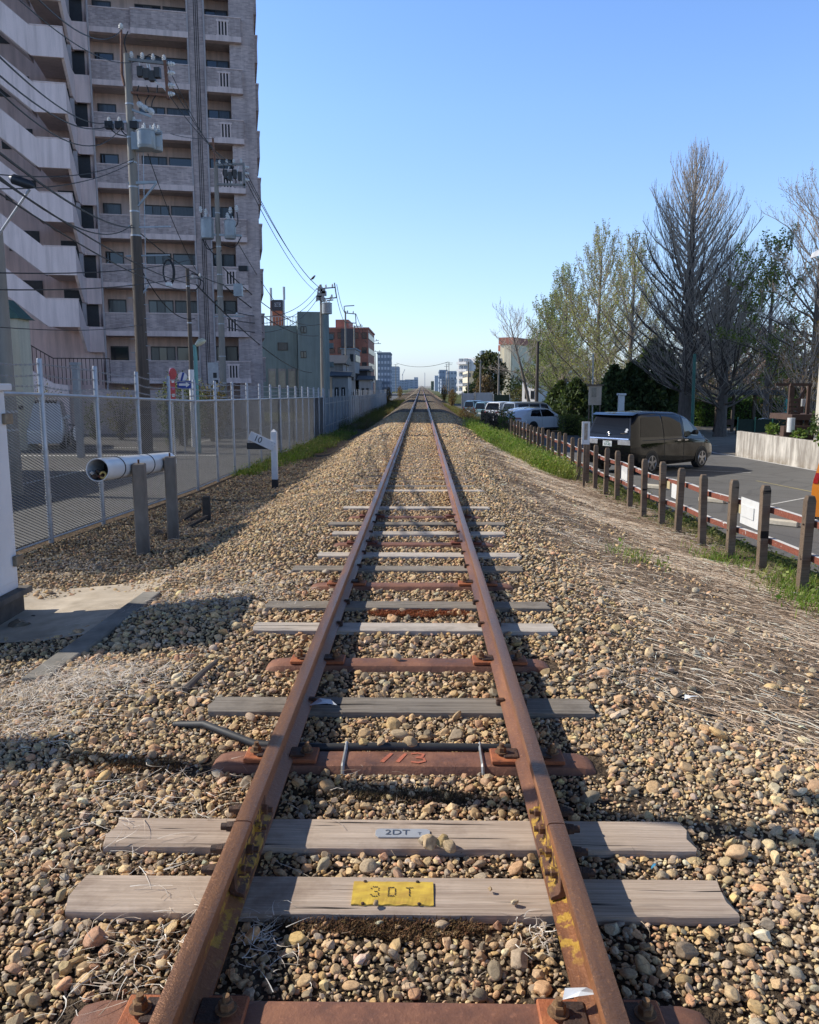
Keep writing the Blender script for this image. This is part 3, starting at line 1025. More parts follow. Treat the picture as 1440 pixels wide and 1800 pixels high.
def pebble_points():
    out = []
    rg = np.random.default_rng(11)
    def layer(x0, x1, y0, y1, cell, lo, hi, lod, zoff, keep=1.0, big=0.0, seed=0):
        xs = np.arange(x0, x1, cell)
        ys = np.arange(y0, y1, cell)
        X, Y = np.meshgrid(xs, ys)
        X = (X + rg.uniform(-.5, .5, X.shape) * cell).ravel()
        Y = (Y + rg.uniform(-.5, .5, Y.shape) * cell).ravel()
        nrm = .35 * np.sin(X * 3 + Y * 1.3) + .35 * np.sin(Y * 2.7 - X * 1.9 + 2)
        br = 1.5 + 1.1 * np.clip((4.3 - Y) / 1.1, 0, 1) + .22 * nrm + np.abs(rg.normal(0, .22, X.shape)) - .05
        bl = np.where(Y < 6, -4.8, -4.85)
        ok = (X < br) & (X > bl) & (rg.uniform(size=X.shape) < keep)
        edge = (X < -2.5) & (rg.uniform(size=X.shape) < .35)
        ok &= ~edge
        ok &= ~((X > br - .5) & (rg.uniform(size=X.shape) < .25))
        ok |= (X > br) & (X < 4.1) & (rg.uniform(size=X.shape) < .12 * keep) & (X > bl)
        s = rg.uniform(0, 1, X.shape) ** 1.6 * (hi - lo) + lo
        if big:
            bg = rg.uniform(size=X.shape) < big
            s = np.where(bg, rg.uniform(hi, hi * 1.45, X.shape), s)
        b = bare(X, Y)
        ok &= rg.uniform(size=X.shape) > b * (.6 + .4 * (s > lo + .45 * (hi - lo)))
        # keep rails, sleepers and slab clear
        ok &= np.abs(np.abs(X) - RX) > .05 + s * .5
        onsl = np.zeros(X.shape, bool)
        for (a, c, u, w, zz) in SLEEPERS:
            m = s * .62
            onsl |= (Y > a - m) & (Y < c + m) & (X > u - m) & (X < w + m)
        ok &= ~onsl
        ok &= ~in_slab(X, Y)
        X, Y, s = X[ok], Y[ok], s[ok]
        n = len(X)
        if n == 0:
            return
        sc = np.stack([s * rg.uniform(.85, 1.3, n), s * rg.uniform(.7, 1.0, n), s * rg.uniform(.4, .72, n)], -1)
        Z = zt(X, Y) + zoff + s * rg.uniform(.05, .55, n)
        rot = np.stack([rg.normal(0, .4, n), rg.normal(0, .4, n), rg.uniform(0, 2 * pi, n)], -1)
        ci = rg.choice(len(PALETTE), n, p=PWT)
        c = PALETTE[ci] * np.array((1.74, 1.62, 1.42)) * rg.uniform(.68, 1.2, (n, 1)) * (1 + rg.normal(0, .05, (n, 3)))
        stain = np.clip(1 - np.abs(np.abs(X) - .56) / .4, 0, 1) * rg.uniform(.1, .75, n) + .18 * (np.abs(X) < .5)
        c = c * (1 - stain[:, None] * np.array((.34, .48, .62)))
        c = c * .68 + .32 * np.array((.68, .5, .3)) * rg.uniform(.7, 1.2, (n, 1))
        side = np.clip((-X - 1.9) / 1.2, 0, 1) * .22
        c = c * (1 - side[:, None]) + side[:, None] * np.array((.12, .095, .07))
        out.append((X, Y, Z, sc, rot, c, np.full(n, lod)))
    # lower filler, then the stones one sees
    layer(-2.7, 2.8, 1.4, 4.2, .020, .005, .0115, 0, .004, .95)
    layer(-2.7, 2.8, 1.4, 4.2, .034, .009, .018, 1, .005, .8)
    layer(-2.7, 2.8, 1.4, 4.2, .066, .017, .031, 1, .007, .62, .05)
    layer(-4.9, 2.9, 4.2, 7.5, .029, .007, .016, 0, .003, .9)
    layer(-4.9, 2.9, 4.2, 7.5, .054, .015, .028, 1, .006, .72, .08)
    layer(-4.9, 3.0, 7.5, 14, .040, .011, .022, 0, .004, .95, .1)
    layer(-4.7, 3.0, 14, 26, .054, .016, .028, 0, .004, .95, .1)
    layer(-2.9, 2.9, 26, 52, .09, .032, .05, 0, .0, .95)
    # a few stones lying on sleepers
    for (px, py, s) in ((755, 1488, .036), (778, 1486, .034), (790, 1492, .025), (697, 1158, .03), (640, 1308, .028), (670, 1310, .03), (722, 1309, .032), (745, 1480, .022), (660, 1590, .012), (862, 1565, .01), (905, 1588, .014)):
        g_ = G(px, py, .01)
        sc = np.array([[s * 1.15, s * .9, s * .75]])
        out.append((np.array([g_[0]]), np.array([g_[1]]), np.array([g_[2] + s * .45]), sc, rg.normal(0, .4, (1, 3)) + [[0, 0, s * 99]], PALETTE[[rg.choice([0, 1, 3, 12])]] * 1.1, np.array([1])))
    return [np.concatenate([o[i] for o in out]) for i in range(7)]

# concrete slab and kerb beside the cabinet
SLAB = [on_ground(px, py)[:2] for px, py in ((40, 1128), (62, 1034), (262, 1030), (285, 1046), (60, 1215), (-260, 1215), (-260, 1128))]
SLAB = [(-5.0, 5.35), (-5.0, 7.95), (-2.62, 8.0), (-2.42, 7.6), (-2.42, 5.35)]
def in_slab(X, Y):
    j = .12 * np.sin(X * 5 + Y * 3) + .08 * np.sin(Y * 9 - X * 2)
    return (X < -2.5 + j) & (X > -4.5) & (Y > 6.15 + j * .6) & (Y < 7.6 + j)

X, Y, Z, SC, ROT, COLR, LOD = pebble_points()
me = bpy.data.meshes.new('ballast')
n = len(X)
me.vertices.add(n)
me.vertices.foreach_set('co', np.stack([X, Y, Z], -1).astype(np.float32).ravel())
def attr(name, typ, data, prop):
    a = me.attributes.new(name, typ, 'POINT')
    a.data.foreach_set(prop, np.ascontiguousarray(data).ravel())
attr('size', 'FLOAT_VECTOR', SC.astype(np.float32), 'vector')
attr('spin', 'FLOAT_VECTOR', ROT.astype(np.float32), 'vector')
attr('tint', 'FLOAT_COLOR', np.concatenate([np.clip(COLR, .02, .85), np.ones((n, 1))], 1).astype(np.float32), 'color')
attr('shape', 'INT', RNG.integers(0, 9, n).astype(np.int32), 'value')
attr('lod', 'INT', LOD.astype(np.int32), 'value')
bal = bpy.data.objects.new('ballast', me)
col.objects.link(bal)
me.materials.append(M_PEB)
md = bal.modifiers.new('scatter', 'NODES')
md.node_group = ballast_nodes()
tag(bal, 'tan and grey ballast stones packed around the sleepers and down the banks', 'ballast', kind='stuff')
print('pebbles', n)

# slab, kerb, rubble
M_CON = M('old_concrete', (.36, .33, .28), (.24, .22, .185), 9, .9, 0, .4, .01, .5)
M_CON2 = M('pale_concrete', (.68, .58, .45), (.46, .38, .28), 5, .9, 0, .3, .01, .45)
mb = MB()
vs, fs = [], []
nX, nY = 26, 26
for i in range(nX + 1):
    for j in range(nY + 1):
        x = -4.9 + (4.9 - 2.4) * i / nX
        yv = 6.0 + 1.95 * j / nY
        vs.append((x, yv, float(zt(x, yv)) + .014 + .006 * sin(x * 7 + yv * 3)))
fs = [(i * (nY + 1) + j, (i + 1) * (nY + 1) + j, (i + 1) * (nY + 1) + j + 1, i * (nY + 1) + j + 1) for i in range(nX) for j in range(nY)]
tag(mb.add(vs, fs).build('concrete_pad', M_CON2, None, smooth=True), 'sandy concrete pad in front of the white cabinet', kind='structure')
ka, kb = on_ground(268, 1050), on_ground(60, 1205)
mb = MB().bar((ka[0], ka[1], ka[2] + .005), (kb[0], kb[1], kb[2] + .0), .16, .1)
tag(mb.build('kerb', M_CON, None, bevel=.012), 'low concrete kerb edging the sandy pad beside the ballast', kind='structure')

# ------------------------------------------------------------------ straw, weeds, grass
def leafy_mat(name, rough=.8, trans=0.0):
    t = NT(name)
    a = t.n('Attribute', attribute_name='tint')
    t.set(Base_Color=a.outputs['Color'], Roughness=rough, Specular_IOR_Level=.25)
    if trans:
        tr = t.n('BsdfTranslucent', {'Color': t.mix(1.0, a.outputs['Color'], (1.3, 1.35, .7), 'MULTIPLY')})
        ms = t.n('MixShader', {0: trans, 1: t.b.outputs[0], 2: tr.outputs[0]})
        t.t.links.new(ms.outputs[0], t.out.inputs['Surface'])
    return t.m
M_STRAW = leafy_mat('dry_straw', .75)
M_LEAF = leafy_mat('green_leaf', .6, .35)

def blades(base, ang, el0, el1, length, width, tint, segs=3, twist=None):
    """arching ribbons: base (n,3), heading, start and end pitch (radians), length, width, colour"""
    n = len(base)
    P0 = base.copy()
    hx, hy = np.cos(ang), np.sin(ang)
    sx, sy = -hy, hx
    V = np.zeros((n, segs + 1, 2, 3))
    for k in range(segs + 1):
        f = k / segs
        w = width * (1 - f * .85) / 2
        up = np.zeros(n)
        V[:, k, 0] = P0 - np.stack([sx * w, sy * w, up], -1)
        V[:, k, 1] = P0 + np.stack([sx * w, sy * w, up + w * .5], -1)
        el = el0 + (el1 - el0) * f
        st = length / segs
        P0 = P0 + np.stack([hx * np.cos(el) * st, hy * np.cos(el) * st, np.sin(el) * st], -1)
        if twist is not None:
            a2 = ang + twist * (k + 1)
            hx, hy = np.cos(a2), np.sin(a2)
    V = V.reshape(n, -1, 3)
    nv = (segs + 1) * 2
    F = []
    for k in range(segs):
        F.append([2 * k, 2 * k + 1, 2 * k + 3, 2 * k + 2])
    F = (np.array(F)[None] + (np.arange(n) * nv)[:, None, None]).reshape(-1, 4)
    T = np.repeat(tint, nv, axis=0)
    return V.reshape(-1, 3), F, T

def join(parts):
    vs, fs, ts, o = [], [], [], 0
    for v, f, t in parts:
        vs.append(v)
        fs.append(f + o)
        ts.append(t)
        o += len(v)
    return np.concatenate(vs), np.concatenate(fs), np.concatenate(ts)

rg = np.random.default_rng(21)
parts = []
n = 54000
x = rg.uniform(1.25, 4.4, n)
yv = 2.4 + 24 * rg.uniform(0, 1, n) ** 1.5
dens = .5 + .5 * np.sin(x * 2.2 + yv * 1.1) * np.sin(yv * .9 - x)
br = 1.6 + 1.2 * np.clip((4.2 - yv) / 1.2, 0, 1)
ok = (x > br + rg.normal(0, .2, n)) & (rg.uniform(size=n) < .08 + .92 * dens ** 1.5) & (x < 4.25)
x, yv = x[ok], yv[ok]
n = len(x)
z = zt(x, yv) + rg.uniform(.004, .035, n)
ang = rg.normal(-.62, .55, n) + np.where(rg.uniform(size=n) < .12, rg.uniform(-3, 3, n), 0)
slope = -.22 * np.cos(ang)
base_c = np.array([(.56, .45, .33), (.66, .57, .45), (.42, .31, .21), (.3, .21, .14), (.5, .36, .24)])[rg.choice(5, n, p=[.34, .2, .24, .12, .1])] * rg.uniform(.75, 1.15, (n, 1))
ln = rg.uniform(.03, .2, n) * np.where(rg.uniform(size=n) < .15, 2.3, 1)
parts.append(blades(np.stack([x, yv, z], -1), ang, slope + rg.uniform(0, .28, n), slope - rg.uniform(.0, .3, n), ln, rg.uniform(.0028, .0075, n), np.clip(base_c * 1.5, 0, .9), 4, rg.normal(0, .22, n)))
# straw mats on the left bank
for (px, py, rx, ry, cnt) in ((70, 1225, .5, .42, 1500), (170, 1200, .5, .28, 800), (380, 1050, .75, .5, 1100), (330, 1010, .5, .4, 350), (60, 1290, .3, .2, 350), (440, 900, .5, .9, 300), (330, 940, .5, .4, 200), (120, 1000, .8, .7, 700), (200, 960, .8, .9, 500), (1120, 1195, .25, .25, 260), (940, 1660, .08, .08, 60), (450, 1660, .1, .12, 90), (300, 1440, .5, .5, 200), (290, 1700, .25, .25, 160), (460, 840, .4, 1.2, 300), (800, 900, .3, 1, 0)):
    c0 = on_ground(px, py)
    if not cnt:
        continue
    x = c0[0] + rg.normal(0, rx * .6, cnt)
    yv = c0[1] + rg.normal(0, ry * .6, cnt)
    ok = np.abs(np.abs(x) - RX) > .08
    x, yv = x[ok], yv[ok]
    n = len(x)
    z = zt(x, yv) + rg.uniform(.012, .05, n)
    cc = np.array([(.8, .7, .58), (.6, .48, .36), (.88, .82, .72)])[rg.choice(3, n)] * rg.uniform(.7, 1.15, (n, 1))
    sc_ = min(1.0, .35 + rx)
    parts.append(blades(np.stack([x, yv, z], -1), rg.uniform(-pi, pi, n) * .5 + rg.choice([0, pi], n), rg.uniform(-.05, .3, n), rg.uniform(-.4, .05, n), rg.uniform(.05, .24, n) * sc_, rg.uniform(.002, .0042, n), cc, 4, rg.normal(0, .35, n)))
# stray stems through the ballast
n = 2600
x = rg.uniform(-2.3, 2.3, n)
yv = rg.uniform(1.7, 9, n)
ok = np.abs(np.abs(x) - RX) > .08
for (a, c, u, w, zz) in SLEEPERS:
    ok &= ~((yv > a) & (yv < c) & (x > u) & (x < w))
x, yv = x[ok], yv[ok]
n = len(x)
cc = np.array([(.5, .4, .29), (.3, .22, .15), (.14, .1, .07)])[rg.choice(3, n)] * rg.uniform(.7, 1.1, (n, 1))
parts.append(blades(np.stack([x, yv, zt(x, yv) + rg.uniform(.01, .035, n)], -1), rg.uniform(-pi, pi, n), rg.uniform(-.1, .35, n), rg.uniform(-.4, .1, n), rg.uniform(.03, .12, n), rg.uniform(.0015, .003, n), cc, 3, rg.normal(0, .3, n)))
V, F, T = join(parts)
tag(raw_mesh('dry_weeds', V, F, M_STRAW, uvcol=T), 'bleached dry weed stems lying over the bank and the stones', 'weeds', kind='stuff')

# red brown moss between the sleepers
parts = []
for (px, py, rx, ry, cnt, cl) in ((735, 1081, .40, .085, 7000, (.28, .085, .03)), (720, 1640, .26, .06, 3000, (.13, .07, .03)), (560, 1625, .16, .05, 900, (.12, .065, .03)), (730, 1405, .28, .05, 1800, (.1, .065, .03)), (250, 1350, .22, .07, 1500, (.2, .1, .035)), (600, 1400, .2, .04, 900, (.09, .06, .03)), (150, 1340, .1, .05, 500, (.2, .1, .035))):
    c0 = on_ground(px, py)
    a = rg.uniform(0, 2 * pi, cnt)
    r = np.sqrt(rg.uniform(0, 1, cnt))
    x = c0[0] + np.cos(a) * r * rx
    yv = c0[1] + np.sin(a) * r * ry * (1 + .3 * np.sin(x * 17))
    cc = np.array(cl) * rg.uniform(.55, 1.6, (cnt, 1)) * (1 + rg.normal(0, .08, (cnt, 3)))
    parts.append(blades(np.stack([x, yv, zt(x, yv) + rg.uniform(.0, .022, cnt)], -1), rg.uniform(-pi, pi, cnt), rg.uniform(.3, 1.3, cnt), rg.uniform(0, 1.2, cnt), rg.uniform(.006, .018, cnt), rg.uniform(.003, .006, cnt), np.clip(cc, .01, .6), 1))
V, F, T = join(parts)
tag(raw_mesh('moss', V, F, M_STRAW, uvcol=T), 'rusty red moss growing between the sleepers', 'moss', kind='stuff')

def leaf_quads(c, r, cnt_seed, size, tint, flat=.6):
    """little leaves: quads round points c (n,3)"""
    n = len(c)
    rg = np.random.default_rng(cnt_seed)
    d = rg.normal(size=(n, 3))
    d[:, 2] = d[:, 2] * flat
    d /= np.linalg.norm(d, axis=1, keepdims=True)
    u = np.cross(d, rg.normal(size=(n, 3)))
    u /= np.linalg.norm(u, axis=1, keepdims=True) + 1e-9
    s = (size if np.ndim(size) else np.full(n, size))[:, None]
    V = np.stack([c, c + d * s * .5 + u * s * .32, c + d * s, c + d * s * .5 - u * s * .32], 1).reshape(-1, 3)
    F = np.arange(4 * n).reshape(-1, 4)
    return V, F, np.repeat(tint, 4, axis=0)

def greens(name, label, region, n, hlo, hhi, seed, clumps=60, leafy=.5, cols=((.1, .2, .025), (.17, .29, .04), (.28, .38, .07), (.34, .33, .12))):
    rg = np.random.default_rng(seed)
    cx, cy = region(rg, clumps)
    ci = rg.integers(0, clumps, n)
    x = cx[ci] + rg.normal(0, .16, n)
    yv = cy[ci] + rg.normal(0, .3, n)
    z = zt(x, yv)
    hs = rg.uniform(hlo, hhi, clumps)[ci] * rg.uniform(.4, 1.1, n)
    tint = np.array(cols)[rg.choice(len(cols), clumps)][ci] * rg.uniform(.6, 1.25, (n, 1))
    tint = .6 * tint + .4 * np.array(cols)[rg.choice(len(cols), n)] * rg.uniform(.7, 1.2, (n, 1))
    parts = [blades(np.stack([x, yv, z], -1), rg.uniform(-pi, pi, n), rg.uniform(.9, 1.5, n), rg.uniform(-.1, 1.1, n), hs, rg.uniform(.006, .014, n), tint, 3)]
    m = int(n * leafy)
    k = rg.integers(0, n, m)
    c = np.stack([x[k] + rg.normal(0, .05, m), yv[k] + rg.normal(0, .05, m), z[k] + hs[k] * rg.uniform(.2, .95, m)], -1)
    parts.append(leaf_quads(c, 0, seed + 1, rg.uniform(.03, .08, m), tint[k] * rg.uniform(.8, 1.2, (m, 1)), .5))
    V, F, T = join(parts)
    return tag(raw_mesh(name, V, F, M_LEAF, uvcol=T), label, 'weeds', kind='stuff')

def reg_r(rg, k):
    yv = 20.5 + 18 * rg.uniform(0, 1, k)
    x = rg.uniform(0, 1, k)
    lo = np.interp(yv, [20.5, 23, 27, 38], [3.5, 2.9, 2.5, 2.3])
    return lo + x * (3.85 - lo), yv
greens('grass', 'lush green weeds on the bank right of the track before the fence', reg_r, 22000, .28, .6, 31, 280, 1.0)
def reg_r2(rg, k):
    yv = 40 + 70 * rg.uniform(0, 1, k)
    return rg.uniform(2.9, 5.2, k), yv
greens('grass', 'rough green weeds farther along the right bank', reg_r2, 14000, .2, .6, 32, 240, .6, ((.1, .15, .03), (.17, .19, .05), (.3, .25, .12), (.25, .17, .08)))
def reg_l(rg, k):
    yv = 21 + 24 * rg.uniform(0, 1, k) ** .8
    lo = np.interp(yv, [21, 28, 45], [-4.5, -3.8, -3.4])
    return -4.75 + rg.uniform(0, 1, k) * (lo + 4.75), yv
greens('grass', 'green grass strip along the foot of the chain link fence', reg_l, 13000, .12, .36, 33, 170, .5, ((.1, .2, .025), (.17, .29, .04), (.3, .33, .09), (.36, .28, .15)))
def reg_l2(rg, k):
    yv = 48 + 100 * rg.uniform(0, 1, k)
    return rg.uniform(-5.2, -2.9, k), yv
greens('grass', 'tall rough weeds beside the far metal fence on the left bank', reg_l2, 14000, .3, .9, 34, 240, .7, ((.06, .11, .02), (.12, .17, .04), (.22, .2, .09), (.17, .1, .06)))
def reg_f(rg, k):
    yv = 6.5 + 14 * rg.uniform(0, 1, k)
    return rg.uniform(4.15, 5.5, k), yv
greens('grass', 'short patchy grass between the timber posts and the car park', reg_f, 9000, .04, .13, 35, 150, .35, ((.09, .13, .03), (.17, .19, .06), (.3, .25, .12), (.12, .16, .04)))
def reg_t(rg, k):
    c = [on_ground(1375, 1022), on_ground(1385, 1035), on_ground(1425, 1062), on_ground(1100, 975), on_ground(1270, 985)]
    i = rg.integers(0, len(c), k)
    return np.array([c[q][0] + .05 for q in i]) + rg.normal(0, .08, k), np.array([c[q][1] for q in i]) + rg.normal(0, .08, k)
greens('grass', 'bright green tufts at the feet of the nearest fence posts', reg_t, 1500, .1, .2, 36, 24, .1)
# ------------------------------------------------------------------ left side: cabinet, fence, posts
M_WHITE = M('cabinet_white', (.74, .74, .76), (.66, .66, .68), 3, .5, 0, .05, .005, .15)
M_GALV = M('galvanised_steel', (.46, .47, .49), (.36, .37, .39), 12, .45, .55, .1, .003, .2)
M_GALV2 = M('mesh_steel', (.36, .37, .39), (.28, .29, .31), 30, .4, .5)
M_DARK = M('dark_opening', (.018, .018, .02), (.03, .03, .032), 8, .5)
M_WH2 = M('white_paint_clean', (.8, .8, .8), (.72, .72, .72), 8, .55, 0, .05, .003, .12)
M_BLK2 = M('black_paint', (.02, .02, .02), (.035, .035, .035), 10, .55)

cb = thing('signal_cabinet', 'tall white metal signal cabinet on a concrete base at the left edge', 'cabinet', (-4.1, 6.45, -.4))
MB().box(-4.75, 5.85, -.06, -3.475, 7.0, 1.66).build('cabinet_body', M_WHITE, cb, bevel=.012)
MB().box(-4.8, 5.8, 1.661, -3.43, 7.05, 1.72).build('roof', M_WHITE, cb, bevel=.01)
MB().box(-4.85, 5.75, -.115, -3.4, 7.1, -.061).build('plinth_lip', M('plinth_dark', (.16, .14, .12), (.09, .08, .07), 9, .9, 0, .4), cb, bevel=.008)
MB().box(-4.8, 5.8, -.5, -3.46, 7.05, -.116).build('base', M('base_concrete_dark', (.12, .105, .09), (.06, .055, .05), 7, .95, 0, .5), cb, bevel=.01)
mb = MB()
mb.box(-3.474, 5.93, 0.02, -3.466, 6.92, 1.58, .002)
d = mb.build('door', M_WHITE, cb)
for zz in (.15, 1.38):
    MB().box(-3.465, 6.9, zz, -3.43, 7.03, zz + .09, .006).build('hinge', M('hinge_brown', (.34, .28, .2), (.2, .15, .1), 20, .6, .3), d)
MB().tube([(-3.465, 6.0, .8), (-3.42, 6.0, .8), (-3.42, 6.0, .98), (-3.465, 6.0, .98)], .01, 8).build('handle', M_GALV, d)
for q in (.25, .5):
    mb = MB()
    for k in range(7):
        mb.box(-3.466, 6.2, q + k * .025, -3.46, 6.65, q + k * .025 + .01)
    mb.build('vent', M_DARK, d)

FXL = -4.92
def y_at(px, X, py=800):
    r = ray(px, py)
    return (X - CAM[0]) / r[0] * r[1]
ya, yb = y_at(80, FXL), y_at(478, FXL)
FS = (yb - ya) / 9
FY = [ya + FS * i for i in range(-1, 21) if ya + FS * i < 42.5]
FEND = FY[-1]
fc = thing('chain_link_fence', 'long galvanised mesh fence with barbed wire between the track bank and the lane', 'fence', (FXL, FY[0], float(zl(FY[0]))))
for i, yy in enumerate(FY):
    if i == 0:
        continue
    g_ = float(zl(yy))
    mb = MB().tube([(FXL, yy, g_ - .3), (FXL, yy, g_ + 2.43), (FXL, yy, g_ + 2.45)], [.036, .036, .028], 10)
    for zz in (.6, 1.2, 1.9):
        mb.tube([(FXL, yy, g_ + zz), (FXL, yy, g_ + zz + .05)], .045, 10)
    mb.build('post', M_GALV, fc, smooth=True)
def runz(off):
    return [(FXL, yy, float(zl(yy)) + off) for yy in FY]
MB().tube(runz(1.98), .026, 8).build('top_rail', M_GALV, fc, smooth=True)
MB().tube(runz(.06), .018, 8).build('bottom_rail', M_GALV, fc, smooth=True)
for k, off in enumerate((2.1, 2.24, 2.38)):
    pts = []
    for i in range(len(FY) - 1):
        for f in np.linspace(0, 1, 9)[:-1]:
            yy = FY[i] + FS * f
            pts.append((FXL + .01 * sin(i * 3 + f * 9), yy, float(zl(FY[i]) * (1 - f) + zl(FY[i + 1]) * f) + off - .05 * (4 * f * (1 - f)) * (.6 + .5 * sin(i * 2.3 + k))))
    mb = MB().tube(pts, .0055, 5)
    for i in range(0, len(pts) - 1):
        a = np.array(pts[i])
        b_ = np.array(pts[i + 1])
        for f in (.25, .75):
            c = a + (b_ - a) * f
            mb.bar(c + (.015, 0, .018), c - (.015, 0, .018), .004)
            mb.bar(c + (-.015, .008, .018), c - (-.015, .008, .018), .004)
    mb.build('barbed_wire', M_GALV2, fc)
for i in range(len(FY) - 1):
    y0, y1 = FY[i], FY[i + 1]
    z0, z1 = float(zl(y0)) + .08, float(zl(y1)) + .08
    H = 1.88
    dh, dl = .0385, .105
    sl_ = dh / dl
    mb = MB()
    L_ = y1 - y0
    V, F = [], []
    n = int((H + L_ * sl_) / dh) + 2
    for sg in (1, -1):
        for k in range(n):
            c0 = k * dh - (L_ * sl_ if sg > 0 else 0)
            # z = c0 + sg*sl*t, clip to 0..H
            ta, tb = 0.0, L_
            if sg > 0:
                ta, tb = max(ta, -c0 / sl_), min(tb, (H - c0) / sl_)
            else:
                ta, tb = max(ta, (c0 - H) / sl_), min(tb, c0 / sl_)
            if tb - ta < .02:
                continue
            for (dx, dz) in ((-.005, -.0052),):
                o = len(V)
                for tt in (ta, tb):
                    yv = y0 + tt
                    bz = z0 + (z1 - z0) * tt / L_
                    zv = bz + c0 + sg * sl_ * tt
                    V += [(FXL + dx, yv, zv + dz), (FXL - dx, yv, zv - dz)]
                F.append((o, o + 1, o + 3, o + 2))
    raw_mesh('wire_mesh', V, F, M_GALV2, fc)

# sheet metal fence farther on
M_SHEET = M('blue_grey_sheet', (.3, .35, .41), (.24, .29, .34), 3, .5, .3, .1, .01, .35)
M_SHEET2 = M('pale_sheet', (.55, .58, .6), (.46, .49, .52), 3, .5, .3, .1, .01, .3)
M_SHEET3 = M('slate_sheet', (.36, .41, .48), (.3, .34, .4), 3, .5, .3, .1, .01, .3)
def sheet_fence(label, y0, y1, mat, hz):
    r = thing('sheet_fence', label, 'fence', (FXL, y0, float(zl(y0))), 0, None)
    V = []
    ys = np.arange(y0, y1, .075)
    for i, yy in enumerate(ys):
        x = FXL + (.018 if (i // 2) % 2 else -.018)
        V += [(x, yy, float(zl(yy)) + .02), (x, yy, float(zl(yy)) + hz)]
    F = [(2 * i, 2 * i + 1, 2 * i + 3, 2 * i + 2) for i in range(len(ys) - 1)]
    raw_mesh('sheet', V, F, mat, r)
    for yy in np.arange(y0 + .1, y1, 2.0):
        g_ = float(zl(yy))
        MB().tube([(FXL + .06, yy, g_ - .2), (FXL + .06, yy, g_ + hz + .45)], .03, 6).build('post', M_GALV, r)
    mb = MB()
    for zz in (.5, hz - .3):
        mb.bar((FXL + .045, y0, float(zl(y0)) + zz), (FXL + .045, y1, float(zl(y1)) + zz), .04)
    mb.build('rail_bar', M_GALV, r)
sheet_fence('dark blue corrugated sheet fence directly after the mesh fence', FEND + .1, 57, M_SHEET, 1.95)
sheet_fence('short pale sheet fence between two bluish ones', 57.2, 66, M_SHEET2, 1.95)
sheet_fence('slate blue sheet fence behind the weeds farther along', 66.2, 92, M_SHEET3, 1.9)
sheet_fence('pale grey sheet fence at the far end by the marigold coloured bushes', 92.2, 118, M_SHEET2, 1.9)

# pipe on two concrete posts
M_POSTC = M('post_concrete', (.27, .235, .2), (.17, .145, .12), 8, .92, 0, .4, .008, .45, stretch=(1, 1, .35))
M_PVC = M('white_pipe', (.72, .75, .77), (.62, .65, .68), 5, .35, 0, .03, .004, .25)
A_, B_ = on_ground(252, 973), on_ground(305, 947)
for q, w, lb in ((A_, .155, 'nearer square concrete post holding up the white pipe'), (B_, .15, 'farther square concrete post holding up the white pipe')):
    pr = thing('concrete_post', lb, 'post', q, radians(12), 'concrete posts of the pipe stand')
    top = .76 if q is A_ else .74
    MB().box(-w / 2, -w / 2, -.25, w / 2, w / 2, top - q[2], .012).build('shaft', M_POSTC, pr, world=False)
    MB().tube([(0, -.02, top - q[2]), (0, -.02, top - q[2] + .05)], .012, 6).build('bolt', RUST_DRK, pr, world=False)
pa = np.array(P(207, 826, A_[1] - .75))
pb = np.array(P(312, 811, B_[1] + .55))
pa[0], pb[0] = A_[0] - .215, B_[0] - .205
ax = (pb - pa) / np.linalg.norm(pb - pa)
pp = thing('cable_pipe', 'white plastic pipe stuffed with cable ends on two concrete posts', 'pipe', pa)
R_ = .132
u_ = np.cross(ax, (0, 0, 1))
u_ /= np.linalg.norm(u_)
w_ = np.cross(u_, ax)
n = 40
V = []
for p_, rr in ((pa, R_ - .009), (pa, R_), (pb, R_), (pb, R_ - .009)):
    V += [p_ + (u_ * cos(2 * pi * k / n) + w_ * sin(2 * pi * k / n)) * rr for k in range(n)]
F = [(i % 4 * n + k, i % 4 * n + (k + 1) % n, (i + 1) % 4 * n + (k + 1) % n, (i + 1) % 4 * n + k) for i in range(4) for k in range(n)]
MB().add(V, F).build('pipe_body', M_PVC, pp, smooth=True)
MB().add([pb - ax * .2 + (u_ * cos(2 * pi * k / n) + w_ * sin(2 * pi * k / n)) * (R_ - .012) for k in range(n)], [tuple(range(n))]).build('end_plug', M_DARK, pp)
for f in (.2, .62):
    c = pa + (pb - pa) * f
    MB().tube([c, c + ax * .02], [R_ + .006, R_ + .006], 28).build('band', M_DARK, pp, smooth=True)
rg2 = np.random.default_rng(5)
for k, (du, dw, colr) in enumerate(((-.06, -.05, (.6, .6, .58)), (-.02, -.07, (.05, .04, .04)), (.03, -.085, (.14, .05, .03)), (.0, -.03, (.04, .035, .035)), (-.045, -.085, (.09, .06, .045)))):
    c = pa + ax * .03 + u_ * du + w_ * dw
    MB().tube([c + ax * .9, c + ax * .3 + w_ * .01, c - ax * .0, c - ax * .02 + w_ * .025 - u_ * .02], [.02, .022, .022, .018], 10).build('cable_end', M('cable_%d' % k, colr, None, 20, .6), pp, smooth=True)
c = pa + u_ * .055 - w_ * .06 + ax * .02
V = []
mb = MB()
mb.tube([c + (u_ * cos(a) + w_ * sin(a)) * .033 for a in np.linspace(0, 2 * pi, 19)], .012, 8, cap=False)
mb.build('cable_end', M('brass_ring', (.55, .42, .14), (.4, .3, .1), 30, .5, .2), pp, smooth=True)

